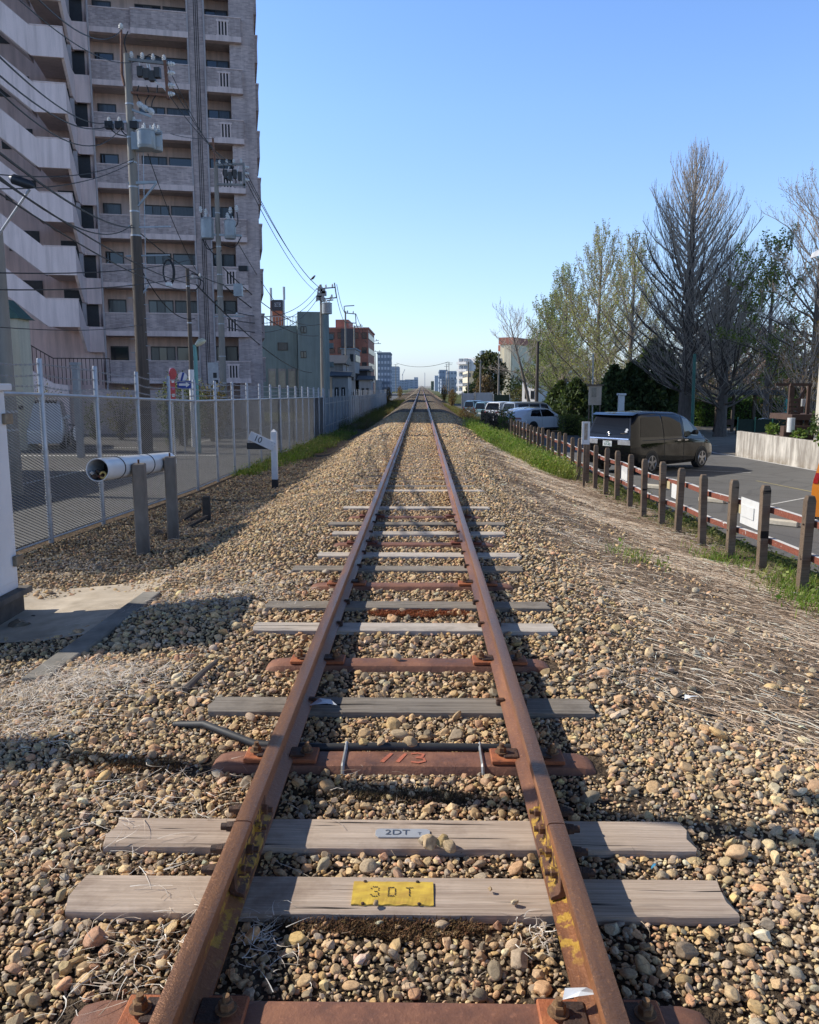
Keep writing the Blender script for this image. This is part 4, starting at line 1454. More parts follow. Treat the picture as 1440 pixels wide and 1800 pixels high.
st = on_ground(364, 915)
r = thing('stump_post', 'short dark weathered post stub behind the pipe stand', 'post', st, radians(8))
MB().box(-.062, -.055, -.2, .062, .055, .4, .01).build('shaft', M('stub_dark', (.1, .085, .07), (.055, .047, .04), 9, .95, 0, .4), r, world=False)
M_SLATE = M('dark_debris', (.09, .075, .065), (.05, .042, .038), 12, .9, 0, .4)
for k, (px, py, ln, w, az, lb) in enumerate(((330, 913, .5, .14, .9, 'broken dark plank leaning on stones by the post stub'), (345, 925, .42, .1, .7, 'second broken plank lying against the post stub'))):
    q = on_ground(px, py)
    MB_ = MB().obox((q[0], q[1], q[2] + .06), (cos(az) * .92, sin(az) * .92, .38), (-sin(az), cos(az), 0), (-cos(az) * .38, -sin(az) * .38, .92), ln / 2, w / 2, .022)
    tag(MB_.build('plank', M_SLATE, None, bevel=.006), lb, 'plank')
for k, (px, py, s, lb) in enumerate(((275, 938, .13, 'flat brown rock between the two concrete posts'), (297, 942, .1, 'dark block of rock at the foot of the farther concrete post'), (172, 1002, .09, 'dark stone on the dirt in front of the mesh fence'),
                                    (90, 1046, .05, 'small brown stone lying on the sandy pad'), (58, 1085, .03, 'tiny stone at the near edge of the sandy pad'), (35, 1103, .1, 'rounded grey stone against the cabinet base'))):
    q = on_ground(px, py)
    bm = bmesh.new()
    bmesh.ops.create_icosphere(bm, subdivisions=3, radius=1)
    rr = np.random.default_rng(50 + k)
    for _ in range(9):
        d_ = Vector(rr.normal(size=3)).normalized()
        cc = rr.uniform(.45, .8)
        for v in bm.verts:
            e = v.co.dot(d_) - cc
            if e > 0:
                v.co -= d_ * e
    me_ = bpy.data.meshes.new('rock')
    bm.to_mesh(me_)
    bm.free()
    o = finish('rock', me_, M('rock_%d' % (k % 3), [(.2, .15, .11), (.12, .1, .09), (.3, .25, .19)][k % 3], None, 9, .9, 0, .4, .02), None, 0, 'all')
    o.location = (q[0], q[1], q[2] + s * .25)
    o.scale = (s, s * .8, s * .55)
    o.rotation_euler = (0, 0, k * 1.3)
    tag(o, lb, 'rock')

# kilometre post
kb_ = on_ground(484, 858)
kz = kb_[2]
km = thing('distance_marker', 'white railway distance post with a black foot and arm reading 10', 'marker post', kb_)
hh = .0
MB().box(-.068, -.06, -.2, .068, .06, .2).build('foot', M_BLK2, km, world=False, bevel=.004)
MB().prism([(-.065, -.058), (.065, -.058), (.065, .058), (-.065, .058)], .201, 1.26).build('shaft', M_WH2, km, world=False, bevel=.004)
MB().add([(-.065, -.058, 1.261), (.065, -.058, 1.261), (.065, .058, 1.261), (-.065, .058, 1.261), (0, 0, 1.33)], [(0, 1, 4), (1, 2, 4), (2, 3, 4), (3, 0, 4)]).build('cap', M_WH2, km, world=False)
ang = radians(-25)
dx, dz = cos(ang), sin(ang)
c0 = np.array((-.25, -.078, 1.06))
arm = MB().obox(c0, (dx, 0, dz), (0, 1, 0), (-dz, 0, dx), .31, .016, .1).build('number_arm', M_WH2, km, world=False, bevel=.003)
MB().prism([(-.6, .88), (-.12, .88), (-.12, .95), (-.28, 1.02), (-.6, 1.02)], -.058, -.03, lambda a, b, h: (a, h, b)).build('back_arm', M_BLK2, km, world=False)
tc_ = c0 + np.array((dx, 0, dz)) * -.1
tb_ = text_mb('10', .19, lambda a, b, h: (tc_[0] + dx * a - dz * b, -.0965, tc_[2] + dz * a + dx * b), 0)
tb_.build('number', M_BLK2, arm, world=False)
for (bx, bz) in ((-.03, 1.03), (.03, 1.01), (.03, .94), (-.03, .96)):
    MB().tube([(bx, -.095, bz), (bx, -.104, bz)], .009, 8).build('bolt', M_GALV, km, world=False)

# crossing mast beside the track, just outside the picture: its shadow falls over the rails
cm = thing('crossing_mast', 'level crossing warning mast with a control box beside the near rails', 'signal mast', (-3.3, 4.03, -.3))
MB().tube([(-3.3, 4.03, -.4), (-3.3, 4.03, 4.6)], .062, 12).build('mast', M_BLK2, cm, smooth=True)
MB().box(-3.5, 3.9, .25, -3.2, 4.22, 1.2, .01).build('control_box', M_WHITE, cm)
for s in (-1, 1):
    MB().bar((-3.3, 3.95 - .5 * s, 4.0), (-3.3, 3.95 + .5 * s, 4.55), .03, .13).build('cross_board', M('board_yellow', (.6, .45, .05), None, 9), cm)
# ------------------------------------------------------------------ apartment block
def brick_mat(name, a, b, mortar, sc=4.0, bw=.5, rh=.25, ms=.012):
    t = NT(name)
    tc = t.n('TexCoord')
    v = tc.outputs['Object']
    sp = t.n('SeparateXYZ', {0: v})
    xy = t.n('Math', {0: sp.outputs['X'], 1: sp.outputs['Y']}, operation='ADD')
    cb = t.n('CombineXYZ', {'X': xy.outputs[0], 'Y': sp.outputs['Z']})
    br = t.n('TexBrick', {'Vector': cb.outputs[0], 'Color1': (*a, 1), 'Color2': (*b, 1), 'Mortar': (*mortar, 1), 'Scale': sc, 'Mortar Size': ms, 'Bias': .1, 'Brick Width': bw, 'Row Height': rh})
    n_ = t.noise(v, .7, 4, .6)
    c = t.mix(1.0, br.outputs['Color'], t.ramp(n_, [(.3, .78), (.7, 1.1)]), 'MULTIPLY')
    st = t.noise(t.n('Mapping', {'Vector': v, 'Scale': (3, 3, .25)}).outputs[0], 1.2, 4, .6)
    c = t.mix(1.0, c, t.ramp(st, [(.35, .8), (.6, 1.0)]), 'MULTIPLY')
    t.set(Base_Color=c, Roughness=.7)
    return t.m

def stain_mat(name, a, b, rough=.8, k=.3):
    """painted concrete with vertical rain streaks"""
    t = NT(name)
    v = t.n('TexCoord').outputs['Object']
    st = t.noise(t.n('Mapping', {'Vector': v, 'Scale': (2.5, 2.5, .18)}).outputs[0], 1.5, 5, .65)
    n_ = t.noise(v, .6, 4, .6)
    f = t.noise(v, 30, 3, .6)
    c = t.mix(t.ramp(n_, [(.35, 0.0), (.65, 1.0)]), a, b)
    c = t.mix(1.0, c, t.ramp(st, [(.3, 1 - k), (.58, 1.0)]), 'MULTIPLY')
    c = t.mix(1.0, c, t.ramp(f, [(.3, .92), (.7, 1.05)]), 'MULTIPLY')
    t.set(Base_Color=c, Roughness=rough)
    return t.m

M_BRICK = brick_mat('mosaic_brick', (.64, .51, .47), (.4, .315, .3), (.54, .44, .41), 2.2, .5, .16, .014)
M_BRICK2 = brick_mat('pier_brick', (.66, .53, .49), (.44, .35, .335), (.57, .47, .44), 2.2, .5, .16, .014)
M_BAND = stain_mat('pink_band', (.82, .66, .61), (.74, .59, .55), .75, .25)
M_PINK = stain_mat('pink_wall', (.76, .57, .5), (.68, .51, .45), .8, .3)
M_STAIR = stain_mat('pale_pink_paint', (.92, .75, .71), (.86, .7, .66), .75, .25)
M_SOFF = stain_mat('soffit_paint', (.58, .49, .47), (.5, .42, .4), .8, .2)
t = NT('window_glass')
t.set(Base_Color=(.02, .024, .03), Roughness=.06, Metallic=0.0, Specular_IOR_Level=.8)
M_GLASS = t.m
M_CURT = M('curtain_glass', (.09, .095, .1), (.045, .05, .055), 3, .15, 0, stretch=(6, 6, .3), grime=.3)
M_FRAME = M('window_frame_dark', (.07, .065, .06), None, 8, .5, .3)
M_RAILB = M('iron_brown', (.07, .05, .045), None, 10, .6, .3)
M_PIPEW = M('downpipe_pale', (.5, .44, .43), (.42, .37, .36), 3, .5, grime=.2)

AO = np.array((-9.3, 49.0, -.9))
RZA = radians(12.5)
ap = thing('apartment_block', 'tall pinkish apartment block with brick balconies and white zigzag stairs', 'building', AO, RZA)
NF = 12
PITF = 2.67
def zf(k):
    return 3.35 + PITF * k         # local centre height of balcony slot k (ground is 0)
def AB(mb, name, mat, **kw):
    return mb.build(name, mat, ap, world=False, **kw)
TOP = zf(NF - 1) + 1.6
mb = MB()
mb.box(-9.0, 1.55, 0, -.0, 14, TOP)
mb.box(-24, .6, 0, -9.001, 14, TOP)
body = AB(mb, 'wall', M_PINK)
AB(MB().box(-1.35, .25, 0, .012, 1.54, TOP + .3), 'wall', M_BRICK2)
AB(MB().box(.012, 1.6, 0, .03, 14, TOP + .3), 'wall', M_BRICK)
AB(MB().box(-3.52, .1, 0, -2.76, 1.54, TOP + .5), 'pier', M_BRICK2)
AB(MB().box(-24.2, 1.7, TOP, .1, 14.2, TOP + .5), 'roof', M_BAND)
mb = MB()
for x in (-3.02, -3.12, -3.22):
    mb.tube([(x, .08, .2), (x, .08, TOP)], .018, 6)
AB(mb, 'cable_run', M_FRAME)
for x in (-3.58, -2.7, -8.72, -9.2):
    if x == -9.2:
        continue
    AB(MB().tube([(x, -.08 if x != -8.72 else -.25, .2), (x, -.08 if x != -8.72 else -.25, TOP + .4)], .055, 8), 'downpipe', M_PIPEW, smooth=True)
for k in range(NF):
    z = zf(k)
    first = k == 0
    # small balcony with three slots
    x0, x1 = -2.64, -.72
    zb, zc = z - .63, z + .66
    b = MB()
    sx0, sx1, sz0, sz1 = -1.98, -1.4, z - .34, z + .42
    b.box(x0, -.02, zb + .28, sx0, .12, zc - .05)
    b.box(sx1, -.02, zb + .28, x1, .12, zc - .05)
    b.box(sx0 + .001, -.02, zb + .28, sx1 - .001, .12, sz0)
    b.box(sx0 + .001, -.02, sz1, sx1 - .001, .12, zc - .05)
    b.box(x1 - .12, .121, zb + .28, x1, .249, zc - .05)
    bo = AB(b, 'balcony', M_BRICK)
    MB().box(x0 - .02, -.05, zb, x1 + .03, .4, zb + .279).build('band', M_BAND, bo, world=False)
    MB().box(x0 - .02, -.05, zc - .049, x1 + .03, .15, zc).build('coping', M_BAND, bo, world=False)
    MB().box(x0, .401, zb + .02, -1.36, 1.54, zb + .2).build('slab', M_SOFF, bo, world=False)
    s_ = MB()
    for q in range(4):
        xx = sx0 + q * (.58 - .075) / 3
        s_.box(xx, -.035, sz0 + .03, xx + .075, .05, sz1 - .03)
    s_.box(sx0 - .06, -.035, sz0 - .06, sx1 + .06, .05, sz0 + .03)
    s_.box(sx0 - .06, -.035, sz1 - .03, sx1 + .06, .05, sz1 + .06)
    s_.build('slot_frame', M_BAND, bo, world=False)
    MB().box(sx0, .06, sz0, sx1, .075, sz1).build('slot_back', M_DARK, bo, world=False)
    fl = zb + .2
    w = MB().box(-2.7, 1.5, fl, -1.4, 1.545, fl + 2.0)
    wo_ = AB(w, 'window', M_FRAME)
    MB().box(-2.63, 1.47, fl + .06, -2.1, 1.499, fl + 1.94).build('pane', M_GLASS, wo_, world=False)
    MB().box(-2.04, 1.47, fl + .06, -1.48, 1.499, fl + 1.94).build('pane', M_CURT, wo_, world=False)
    # long balcony in two steps
    xa, xm, xb = -8.75, -6.55, -3.55
    b = MB()
    b.box(xa, .1, zb + .28, xm, .24, zc - .05)
    b.box(xm + .001, -.12, zb + .28, xb, .02, zc - .05)
    b.box(xm, .0205, zb + .28, xm + .12, .099, zc - .05)
    bo = AB(b, 'balcony', M_BRICK)
    MB().box(xa, .06, zb, xm - .02, .45, zb + .279).box(xm - .019, -.16, zb - .02, xb, .45, zb + .2795).build('band', M_BAND, bo, world=False)
    MB().box(xa, .07, zc - .049, xm - .02, .27, zc).box(xm - .019, -.15, zc - .049, xb, .05, zc + .002).build('coping', M_BAND, bo, world=False)
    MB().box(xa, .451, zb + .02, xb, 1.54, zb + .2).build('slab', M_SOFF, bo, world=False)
    MB().box(-6.2, .7, zb - .03, -5.5, .82, zb + .019).build('lamp', M_PIPEW, bo, world=False)
    for (wa, wb_, kind) in ((-8.7, -7.7, 0), (-7.5, -7.45, 3), (-6.45, -5.05, 1), (-4.95, -3.65, 2)):
        if kind == 3:
            continue
        h_ = 1.95 if kind != 1 else 1.95
        wo_ = AB(MB().box(wa, 1.5, fl, wb_, 1.545, fl + h_), 'door' if kind == 0 else 'window', M_FRAME)
        n_ = 1 if kind != 1 else 3
        for q in range(n_):
            a_ = wa + .05 + (wb_ - wa - .05) * q / n_
            c_ = wa + (wb_ - wa - .05) * (q + 1) / n_
            MB().box(a_, 1.47, fl + .06, c_, 1.499, fl + h_ - .08).build('pane', (M_GLASS, M_CURT)[(k * 3 + q + kind) % 2], wo_, world=False)
    # boxes on the flank
    b = AB(MB().box(.031, 3.0, zb + .1, .26, 7.5, zc + .25), 'balcony', M_BRICK2)
    MB().box(.031, 2.95, zc + .251, .3, 7.55, zc + .33).build('coping', M_BAND, b, world=False)
    # zigzag stair
    zs = zf(k) + .35
    yF = -2.7
    if first:
        continue
    lx0, lx1 = -11.15, -9.6
    hpar = 1.42
    z0, z1 = zs - hpar / 2, zs + hpar / 2
    if first:
        z0 = zs - .5
    st_ = MB()
    st_.box(lx0, yF, z0, lx1, yF + .14, z1)
    st_.prism([(yF + .141, z0), (yF + .141, z1), (-.75, z1 - 1.2), (.55, z1 - 1.2), (.55, z0 - 1.2), (-.75, z0 - 1.2)], lx1 - .14, lx1, lambda a, b, h: (h, a, b))
    st_.box(lx1 + .001, .2, z0 - 1.2, -8.76, .34, z1 - 1.2)
    sl = AB(st_, 'stair_parapet', M_STAIR)
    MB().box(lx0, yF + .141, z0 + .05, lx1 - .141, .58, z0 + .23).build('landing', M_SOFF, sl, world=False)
    MB().box(lx0 - .0, yF - .02, z1 + .001, lx1 + .02, yF + .16, z1 + .06).build('coping', M_BAND, sl, world=False)
    run = 6.2
    rise = run * .8
    P_ = [(lx0 - .001, z0), (lx0 - .001, z1), (lx0 - run, z1 + rise), (lx0 - run, z0 + rise)]
    fl_ = AB(MB().prism(P_, yF, yF + .14, lambda a, b, h: (a, h, b)), 'stair_flight', M_STAIR)
    P2 = [(lx0 - .15, z0 + .05), (lx0 - .15, z0 + .3), (lx0 - run, z0 + rise + .22), (lx0 - run, z0 + rise - .02)]
    MB().prism(P2, yF + .141, yF + 1.3, lambda a, b, h: (a, h, b)).build('steps', M_SOFF, fl_, world=False)
    AB(MB().box(lx1 - .2, -.5, z1 - 1.15, lx1 - .0, -.3, z1 + PITF - hpar - 1.22), 'column', M_PIPEW)
    AB(MB().box(-10.9, .56, z0 + .1, -9.1, .595, z0 + 2.25), 'opening', M_DARK)
    AB(MB().box(-13.6, .56, z1 + .2, -12.0, .595, z1 + 1.3), 'window', M_FRAME)
# street level: brick wall, ramp wall with iron railing
AB(MB().box(-10.2, -3.4, 0, -4.2, -3.15, 2.35), 'wall', M_BRICK2)
AB(MB().prism([(-24, 0), (-10.21, 0), (-10.21, 2.6), (-10.9, 2.7), (-15.1, 5.3), (-24, 5.3)], -3.6, -3.2, lambda a, b, h: (a, h, b)), 'wall', M_STAIR)
mb = MB()
for i in range(22):
    x = -10.9 - i * .2
    zb_ = 2.7 + (i * .2) * .62
    mb.bar((x, -3.4, zb_), (x, -3.4, zb_ + 1.3), .03)
mb.bar((-10.9, -3.4, 4.0), (-15.1, -3.4, 6.6), .05)
for i in range(14):
    x = -10.7 + i * .2
    mb.bar((x, -3.38, 2.62), (x, -3.38, 4.0), .03)
mb.bar((-10.9, -3.38, 4.0), (-8.1, -3.38, 4.0), .05)
AB(mb, 'railing', M_RAILB)

# beige shed with a green roof strip
bs = thing('storage_building', 'pale beige low building with a green roof edge beside the stairs', 'building', (-15.5, 31.5, -.8))
p0, p1 = P(22, 690, 31), P(45, 690, 31)
MB().box(p0[0] - 6, 31, -.9, p1[0] - .1, 31.9, P(30, 560, 31)[2]).build('wall', stain_mat('beige_wall', (.62, .58, .45), (.55, .51, .4), .8, .25), bs)
zt_ = P(30, 560, 31)[2]
MB().prism([(p0[0] - 6, zt_ + .9), (p0[0] - .2, zt_ + .75), (p1[0] - .05, zt_ + .1), (p1[0] + .1, zt_ + .005), (p0[0] - 6, zt_ + .005)], 30.9, 32.0, lambda a, b, h: (a, h, b)).build('roof', M('green_roof', (.07, .16, .14), (.05, .11, .1), 6, .6), bs)
mb = MB()
mb.box(p1[0] - .3, 30.97, .8, p1[0] - .12, 30.995, .95)
mb.build('vent', M_DARK, bs)

# house left of the frame whose shadow darkens the lane
hs = thing('grey_house', 'plain grey house standing left of the lane outside the fence', 'building', (-17, 14, -.5))
MB().box(-24, 6.5, -.6, -16.2, 24.0, 6.6).build('wall', stain_mat('grey_house_wall', (.5, .49, .47), (.44, .43, .41), .8, .25), hs)
MB().prism([(-24.3, 6.6), (-15.9, 6.6), (-20, 8.6)], 6.2, 24.3, lambda a, b, h: (a, h, b)).build('roof', M('slate_roof', (.1, .1, .11), (.07, .07, .075), 5, .7), hs)
for yy in (9, 13, 17, 21):
    w_ = MB().box(-16.199, yy, 1.2, -16.16, yy + 1.6, 2.5).build('window', M_FRAME, hs)
    MB().box(-16.159, yy + .08, 1.28, -16.15, yy + 1.52, 2.42).build('pane', M_GLASS, w_)

# ------------------------------------------------------------------ utility poles
M_POLE = M('pole_concrete', (.34, .31, .27), (.24, .22, .19), 4, .85, 0, .2, .01, .3, stretch=(1, 1, .2))
M_POLED = M('pole_wood_dark', (.13, .105, .085), (.08, .065, .055), 5, .9, 0, .3, .01, .3, stretch=(3, 3, .2))
M_STEEL = M('crossarm_steel', (.3, .29, .27), (.2, .19, .18), 12, .55, .5)
M_INS = M('white_porcelain', (.78, .78, .76), (.7, .7, .68), 20, .2, 0)
M_TRAF = M('transformer_grey', (.36, .4, .42), (.3, .33, .35), 5, .45, .2)
M_CABLE = M('black_cable', (.02, .02, .022), None, 10, .6)
M_RUSTARM = rust_mat('rusty_arm', (.22, .1, .06), (.3, .15, .09), (.12, .06, .04), .7, .2, 12)

def insul(mb, c, r=.07, h=.22, ax=(0, 0, 1)):
    c = np.array(c, float)
    ax = np.array(ax, float)
    pr = [(.45, 0), (.45, .12), (1, .2), (.95, .3), (.5, .36), (1, .5), (.95, .6), (.5, .66), (.8, .8), (.4, 1.0)]
    mb.tube([c + ax * h * z for _, z in pr], [r * q for q, _ in pr], 10)

def shaft(r, x, y, g, h, r0, r1, mat, bands=()):
    MB().tube([(x, y, g - .3)] + [(x, y, g + h * f) for f in np.linspace(0, 1, 6)], [r0] + list(np.linspace(r0, r1, 6)), 16).build('shaft', mat, r, smooth=True)
    for f in bands:
        rr = r0 + (r1 - r0) * f
        MB().tube([(x, y, g + h * f), (x, y, g + h * f + .05)], rr + .012, 16).build('strap_band', M_GALV, r, smooth=True)

def arm(r, p, q, w=.08, mat=None, n_ins=0, h=.22, name='crossarm', ir=.075):
    o = MB().bar(p, q, w).build(name, mat or M_STEEL, r)
    p, q = np.array(p, float), np.array(q, float)
    for k in range(n_ins):
        c = p + (q - p) * ((k + .5) / n_ins)
        mb = MB()
        insul(mb, c + np.array((0, 0, w / 2)), ir, h)
        mb.build('insulator', M_INS, o, smooth=True)
    return o

def can(r, c, rad, h, mat=M_TRAF):
    mb = MB()
    mb.lathe([(rad * .9, 0), (rad, .04), (rad, h * .9), (rad * 1.05, h * .91), (rad * 1.05, h * .95), (rad * .8, h)], c, 20)
    o = mb.build('transformer', mat, r, smooth=True)
    for k in range(3):
        a = k * 2.1 + .5
        m2 = MB()
        insul(m2, (c[0] + cos(a) * rad * .5, c[1] + sin(a) * rad * .5, c[2] + h * .98), .05, .2)
        m2.build('bushing', M_INS, o, smooth=True)
    m2 = MB()
    for k in range(7):
        a = k * .22 - 2.2
        m2.bar((c[0] + cos(a) * rad, c[1] + sin(a) * rad, c[2] + h * .15), (c[0] + cos(a) * rad, c[1] + sin(a) * rad, c[2] + h * .8), .1, .02, (cos(a), sin(a), 0))
    m2.build('cooling_fins', mat, o)
    return o

def loop(r, pts, rad=.018, mat=None, name='jumper_cable'):
    """a smooth cable through points"""
    pts = [np.array(p, float) for p in pts]
    out = []
    for i in range(len(pts) - 1):
        a, b = pts[max(i - 1, 0)], pts[i]
        c, d = pts[i + 1], pts[min(i + 2, len(pts) - 1)]
        for f in np.linspace(0, 1, 7)[:-1]:
            out.append(.5 * ((2 * b) + (-a + c) * f + (2 * a - 5 * b + 4 * c - d) * f * f + (-a + 3 * b - 3 * c + d) * f ** 3))
    out.append(pts[-1])
    return MB().tube(out, rad, 6).build(name, mat or M_CABLE, r, smooth=True)

# the nearest big pole
Y1 = 30.0
b1 = P(257, 795, Y1)
t1 = P(224, 95, Y1)
X1 = (b1[0] + t1[0]) / 2
g1 = float(zl(Y1))
up1 = thing('utility_pole', 'tallest near utility pole with transformer boxes and a square insulator frame', 'utility pole', (X1, Y1, g1), 0, 'utility poles along the lane')
H1 = t1[2] - g1
shaft(up1, X1, Y1, g1, H1, .235, .115, M_POLE, (.1, .14, .3, .36, .43, .5, .56, .62, .68, .74, .8, .88))
MB().tube([(X1, Y1, g1 + .02), (X1, Y1, g1 + H1 * .56)], [.245, .19], 16).build('dark_wrap', M_POLED, up1, smooth=True)
q = lambda px, py: tuple(P(px, py, Y1 - .05))
top = P(213, 52, Y1)
MB().tube([q(219, 150), tuple(P(214, 130, Y1)), tuple(top)], .045, 8).build('top_pin', M_RUSTARM, up1, smooth=True)
mb = MB()
insul(mb, top, .09, .2)
mb.build('insulator', M_INS, up1, smooth=True)
arm(up1, q(222, 104), q(298, 112), .09, None, 4)
o = MB().bar(q(290, 106), q(296, 174), .1).build('crossarm', M_RUSTARM, up1)
for py in (112, 128, 150, 165):
    mb = MB()
    insul(mb, q(294, py), .085, .26, (1, 0, 0))
    mb.build('insulator', M_INS, o, smooth=True)
arm(up1, q(225, 162), q(296, 168), .07, M_RUSTARM, 0)
for k, (px, py) in enumerate(((247, 126), (258, 130), (268, 134), (277, 128))):
    MB().obox(q(px, py), (1, 0, 0), (0, 1, 0), (0, 0, 1), .1, .1, .16).build('cutout_switch', M_FRAME, up1)
for pts in (((244, 106), (250, 134), (262, 132), (258, 112)), ((262, 112), (270, 140), (284, 150), (292, 160)), ((244, 150), (241, 165), (246, 178), (252, 186)), ((258, 150), (262, 166), (256, 178), (258, 192)), ((277, 150), (275, 165), (268, 178), (266, 196)), ((250, 110), (262, 96), (280, 100)), ((225, 55), (219, 72), (222, 92))):
    loop(up1, [q(*p) for p in pts], .02, M_INS if pts[0] in ((244, 106), (262, 112)) else None)
o = arm(up1, q(224, 190), q(266, 205), .07, M_TRAF)
for px, py in ((245, 186), (254, 192), (264, 197)):
    mb = MB()
    insul(mb, q(px, py), .13, .34, (.3, -.2, .2))
    mb.build('insulator', M_INS, o, smooth=True)
o = arm(up1, q(183, 217), q(248, 212), .07, M_GALV, 0)
for px in (192, 210, 236):
    MB().obox(q(px, 220), (1, 0, 0), (0, 1, 0), (0, 0, 1), .13, .1, .12).build('clamp', M_CABLE, o)
    mb = MB()
    insul(mb, q(px, 215), .07, .18)
    mb.build('insulator', M_INS, o, smooth=True)
arm(up1, q(222, 240), q(284, 234), .07, M_STEEL, 3, .16)
can(up1, tuple(P(258, 262, Y1 - .3)), .3, .62)
can(up1, tuple(P(275, 266, Y1 + .2)), .22, .7)
MB().obox(q(248, 250), (1, 0, 0), (0, 1, 0), (0, 0, 1), .28, .2, .28).build('switch_box', M_TRAF, up1)
loop(up1, [q(190, 222), q(205, 235), q(225, 240)], .02)
loop(up1, [q(210, 222), q(220, 236), q(240, 240)], .02)
for px in (243, 252):
    loop(up1, [tuple(P(px, 268, Y1)), tuple(P(px + 1, 330, Y1)), tuple(P(px + 3, 420, Y1)), tuple(P(px + 4, 520, Y1))], .014, M_GALV)
for (pya, pxb, pyb) in ((322, 275, 320), (398, 236, 400)):
    o = arm(up1, q(226, pya), q(pxb, pyb), .09, M_TRAF, 0)
arm(up1, q(243, 362), q(275, 322), .06, M_TRAF, 0)
arm(up1, q(222, 400), q(300, 398), .05, M_GALV, 0)
arm(up1, q(222, 450), q(298, 448), .05, M_TRAF, 0)
arm(up1, q(245, 525), q(262, 500), .05, M_GALV, 0)
for py in range(470, 690, 24):
    for s in (-1, 1):
        c = P(250, py, Y1)
        MB().bar((X1 + s * .2, Y1 - .1, c[2] + .12 * s), (X1 + s * .36, Y1 - .1, c[2] + .12 * s), .02).build('climbing_step', M_GALV, up1)

# second pole in front of the flank
Y2 = 42.0
b2, t2 = P(394, 740, Y2), P(380, 285, Y2)
X2 = (b2[0] + t2[0]) / 2
g2 = float(zl(Y2))
up2 = thing('utility_pole', 'slim utility pole with two hanging transformer clusters before the block flank', 'utility pole', (X2, Y2, g2), 0, 'utility poles along the lane')
H2 = t2[2] - g2
shaft(up2, X2, Y2, g2, H2, .19, .1, M_POLE, (.2, .3, .42, .52, .6, .7, .82))
q = lambda px, py: tuple(P(px, py, Y2 - .05))
MB().tube([q(379, 300), q(374, 242)], .05, 8).build('top_pin', M_RUSTARM, up2)
arm(up2, q(380, 290), q(430, 288), .09, None, 4, .2)
arm(up2, q(382, 324), q(432, 325), .1, None, 0)
MB().bar(q(428, 286), q(430, 330), .1).build('crossarm', M_STEEL, up2)
for k, px in enumerate((395, 403, 411, 420)):
    loop(up2, [q(px, 292), q(px - 3, 305), q(px + 4, 318), q(px + 2, 326)], .028, M_INS if k % 2 else None)
    MB().obox(q(px + 2, 306 + 4 * (k % 2)), (1, 0, 0), (0, 1, 0), (0, 0, 1), .09, .09, .2).build('cutout_switch', M_FRAME, up2)
for py in (294, 305, 316):
    mb = MB()
    insul(mb, q(430, py), .08, .22, (1, 0, 0))
    mb.build('insulator', M_INS, up2, smooth=True)
can(up2, q(365, 420), .32, 1.0)
can(up2, q(405, 420), .28, .9)
arm(up2, q(355, 412), q(425, 414), .1, M_TRAF, 0)
for px, py in ((353, 374), (362, 378), (405, 375), (416, 372), (400, 385)):
    mb = MB()
    insul(mb, q(px, py), .1, .3)
    mb.build('insulator', M_INS, up2, smooth=True)
for pts in (((353, 372), (358, 392), (364, 402)), ((416, 370), (418, 392), (408, 404)), ((356, 420), (366, 438), (384, 432)), ((424, 416), (412, 434), (392, 430)), ((360, 424), (376, 446), (390, 440))):
    loop(up2, [q(*p) for p in pts], .026)
MB().obox(q(419, 510), (1, 0, 0), (0, 1, 0), (0, 0, 1), .2, .18, .3).build('junction_box', M_TRAF, up2)
MB().obox(q(428, 472), (1, 0, 0), (0, 1, 0), (0, 0, 1), .22, .14, .12).build('splice_box', M_CABLE, up2)
arm(up2, q(388, 502), q(430, 500), .05, M_STEEL, 0)
arm(up2, q(376, 556), q(430, 556), .06, M_TRAF, 2, .16)

# small dark wooden pole with white guard
Y3 = 33.0
b3 = P(342, 785, Y3)
g3 = float(zl(Y3))
up3 = thing('service_pole', 'short dark wooden pole with a white guard beside the teal street lamp', 'utility pole', (b3[0], Y3, g3))
H3 = P(339, 472, Y3)[2] - g3
shaft(up3, b3[0], Y3, g3, H3, .1, .07, M_POLED, (.7, .9))
MB().tube([(b3[0], Y3, g3 + .01), (b3[0], Y3, g3 + 3.1)], .115, 12).build('guard', M_WH2, up3, smooth=True)
q = lambda px, py: tuple(P(px, py, Y3 - .08))
arm(up3, q(332, 490), q(358, 487), .05, None, 2, .14, ir=.05)
for pts in (((336, 480), (350, 486), (352, 500), (343, 510)), ((345, 488), (358, 496), (356, 512))):
    loop(up3, [q(*p) for p in pts], .02)

# teal lamp
M_TEAL = M('teal_paint', (.16, .38, .36), (.12, .3, .29), 6, .5, .1)
Y4 = 29.5
b4 = P(350, 790, Y4)
g4 = float(zl(Y4))
tl = thing('street_lamp', 'teal street lamp with a small pale lamp head', 'street lamp', (b4[0], Y4, g4))
zt4 = P(348, 606, Y4)[2]
MB().tube([(b4[0], Y4, g4 - .2), (b4[0], Y4, zt4 - .4), (b4[0] - .02, Y4, zt4)], [.085, .07, .06], 12).build('post', M_TEAL, tl, smooth=True)
lh = np.array(P(346, 605, Y4))
MB().tube([lh + (-.02, 0, -.03), lh + (.1, -.02, .06), lh + (.25, -.05, .12), lh + (.34, -.06, .12)], [.06, .12, .1, .03], 12).build('lamp_head', M('lamp_cream', (.72, .74, .58), None, 9, .4), tl, smooth=True)

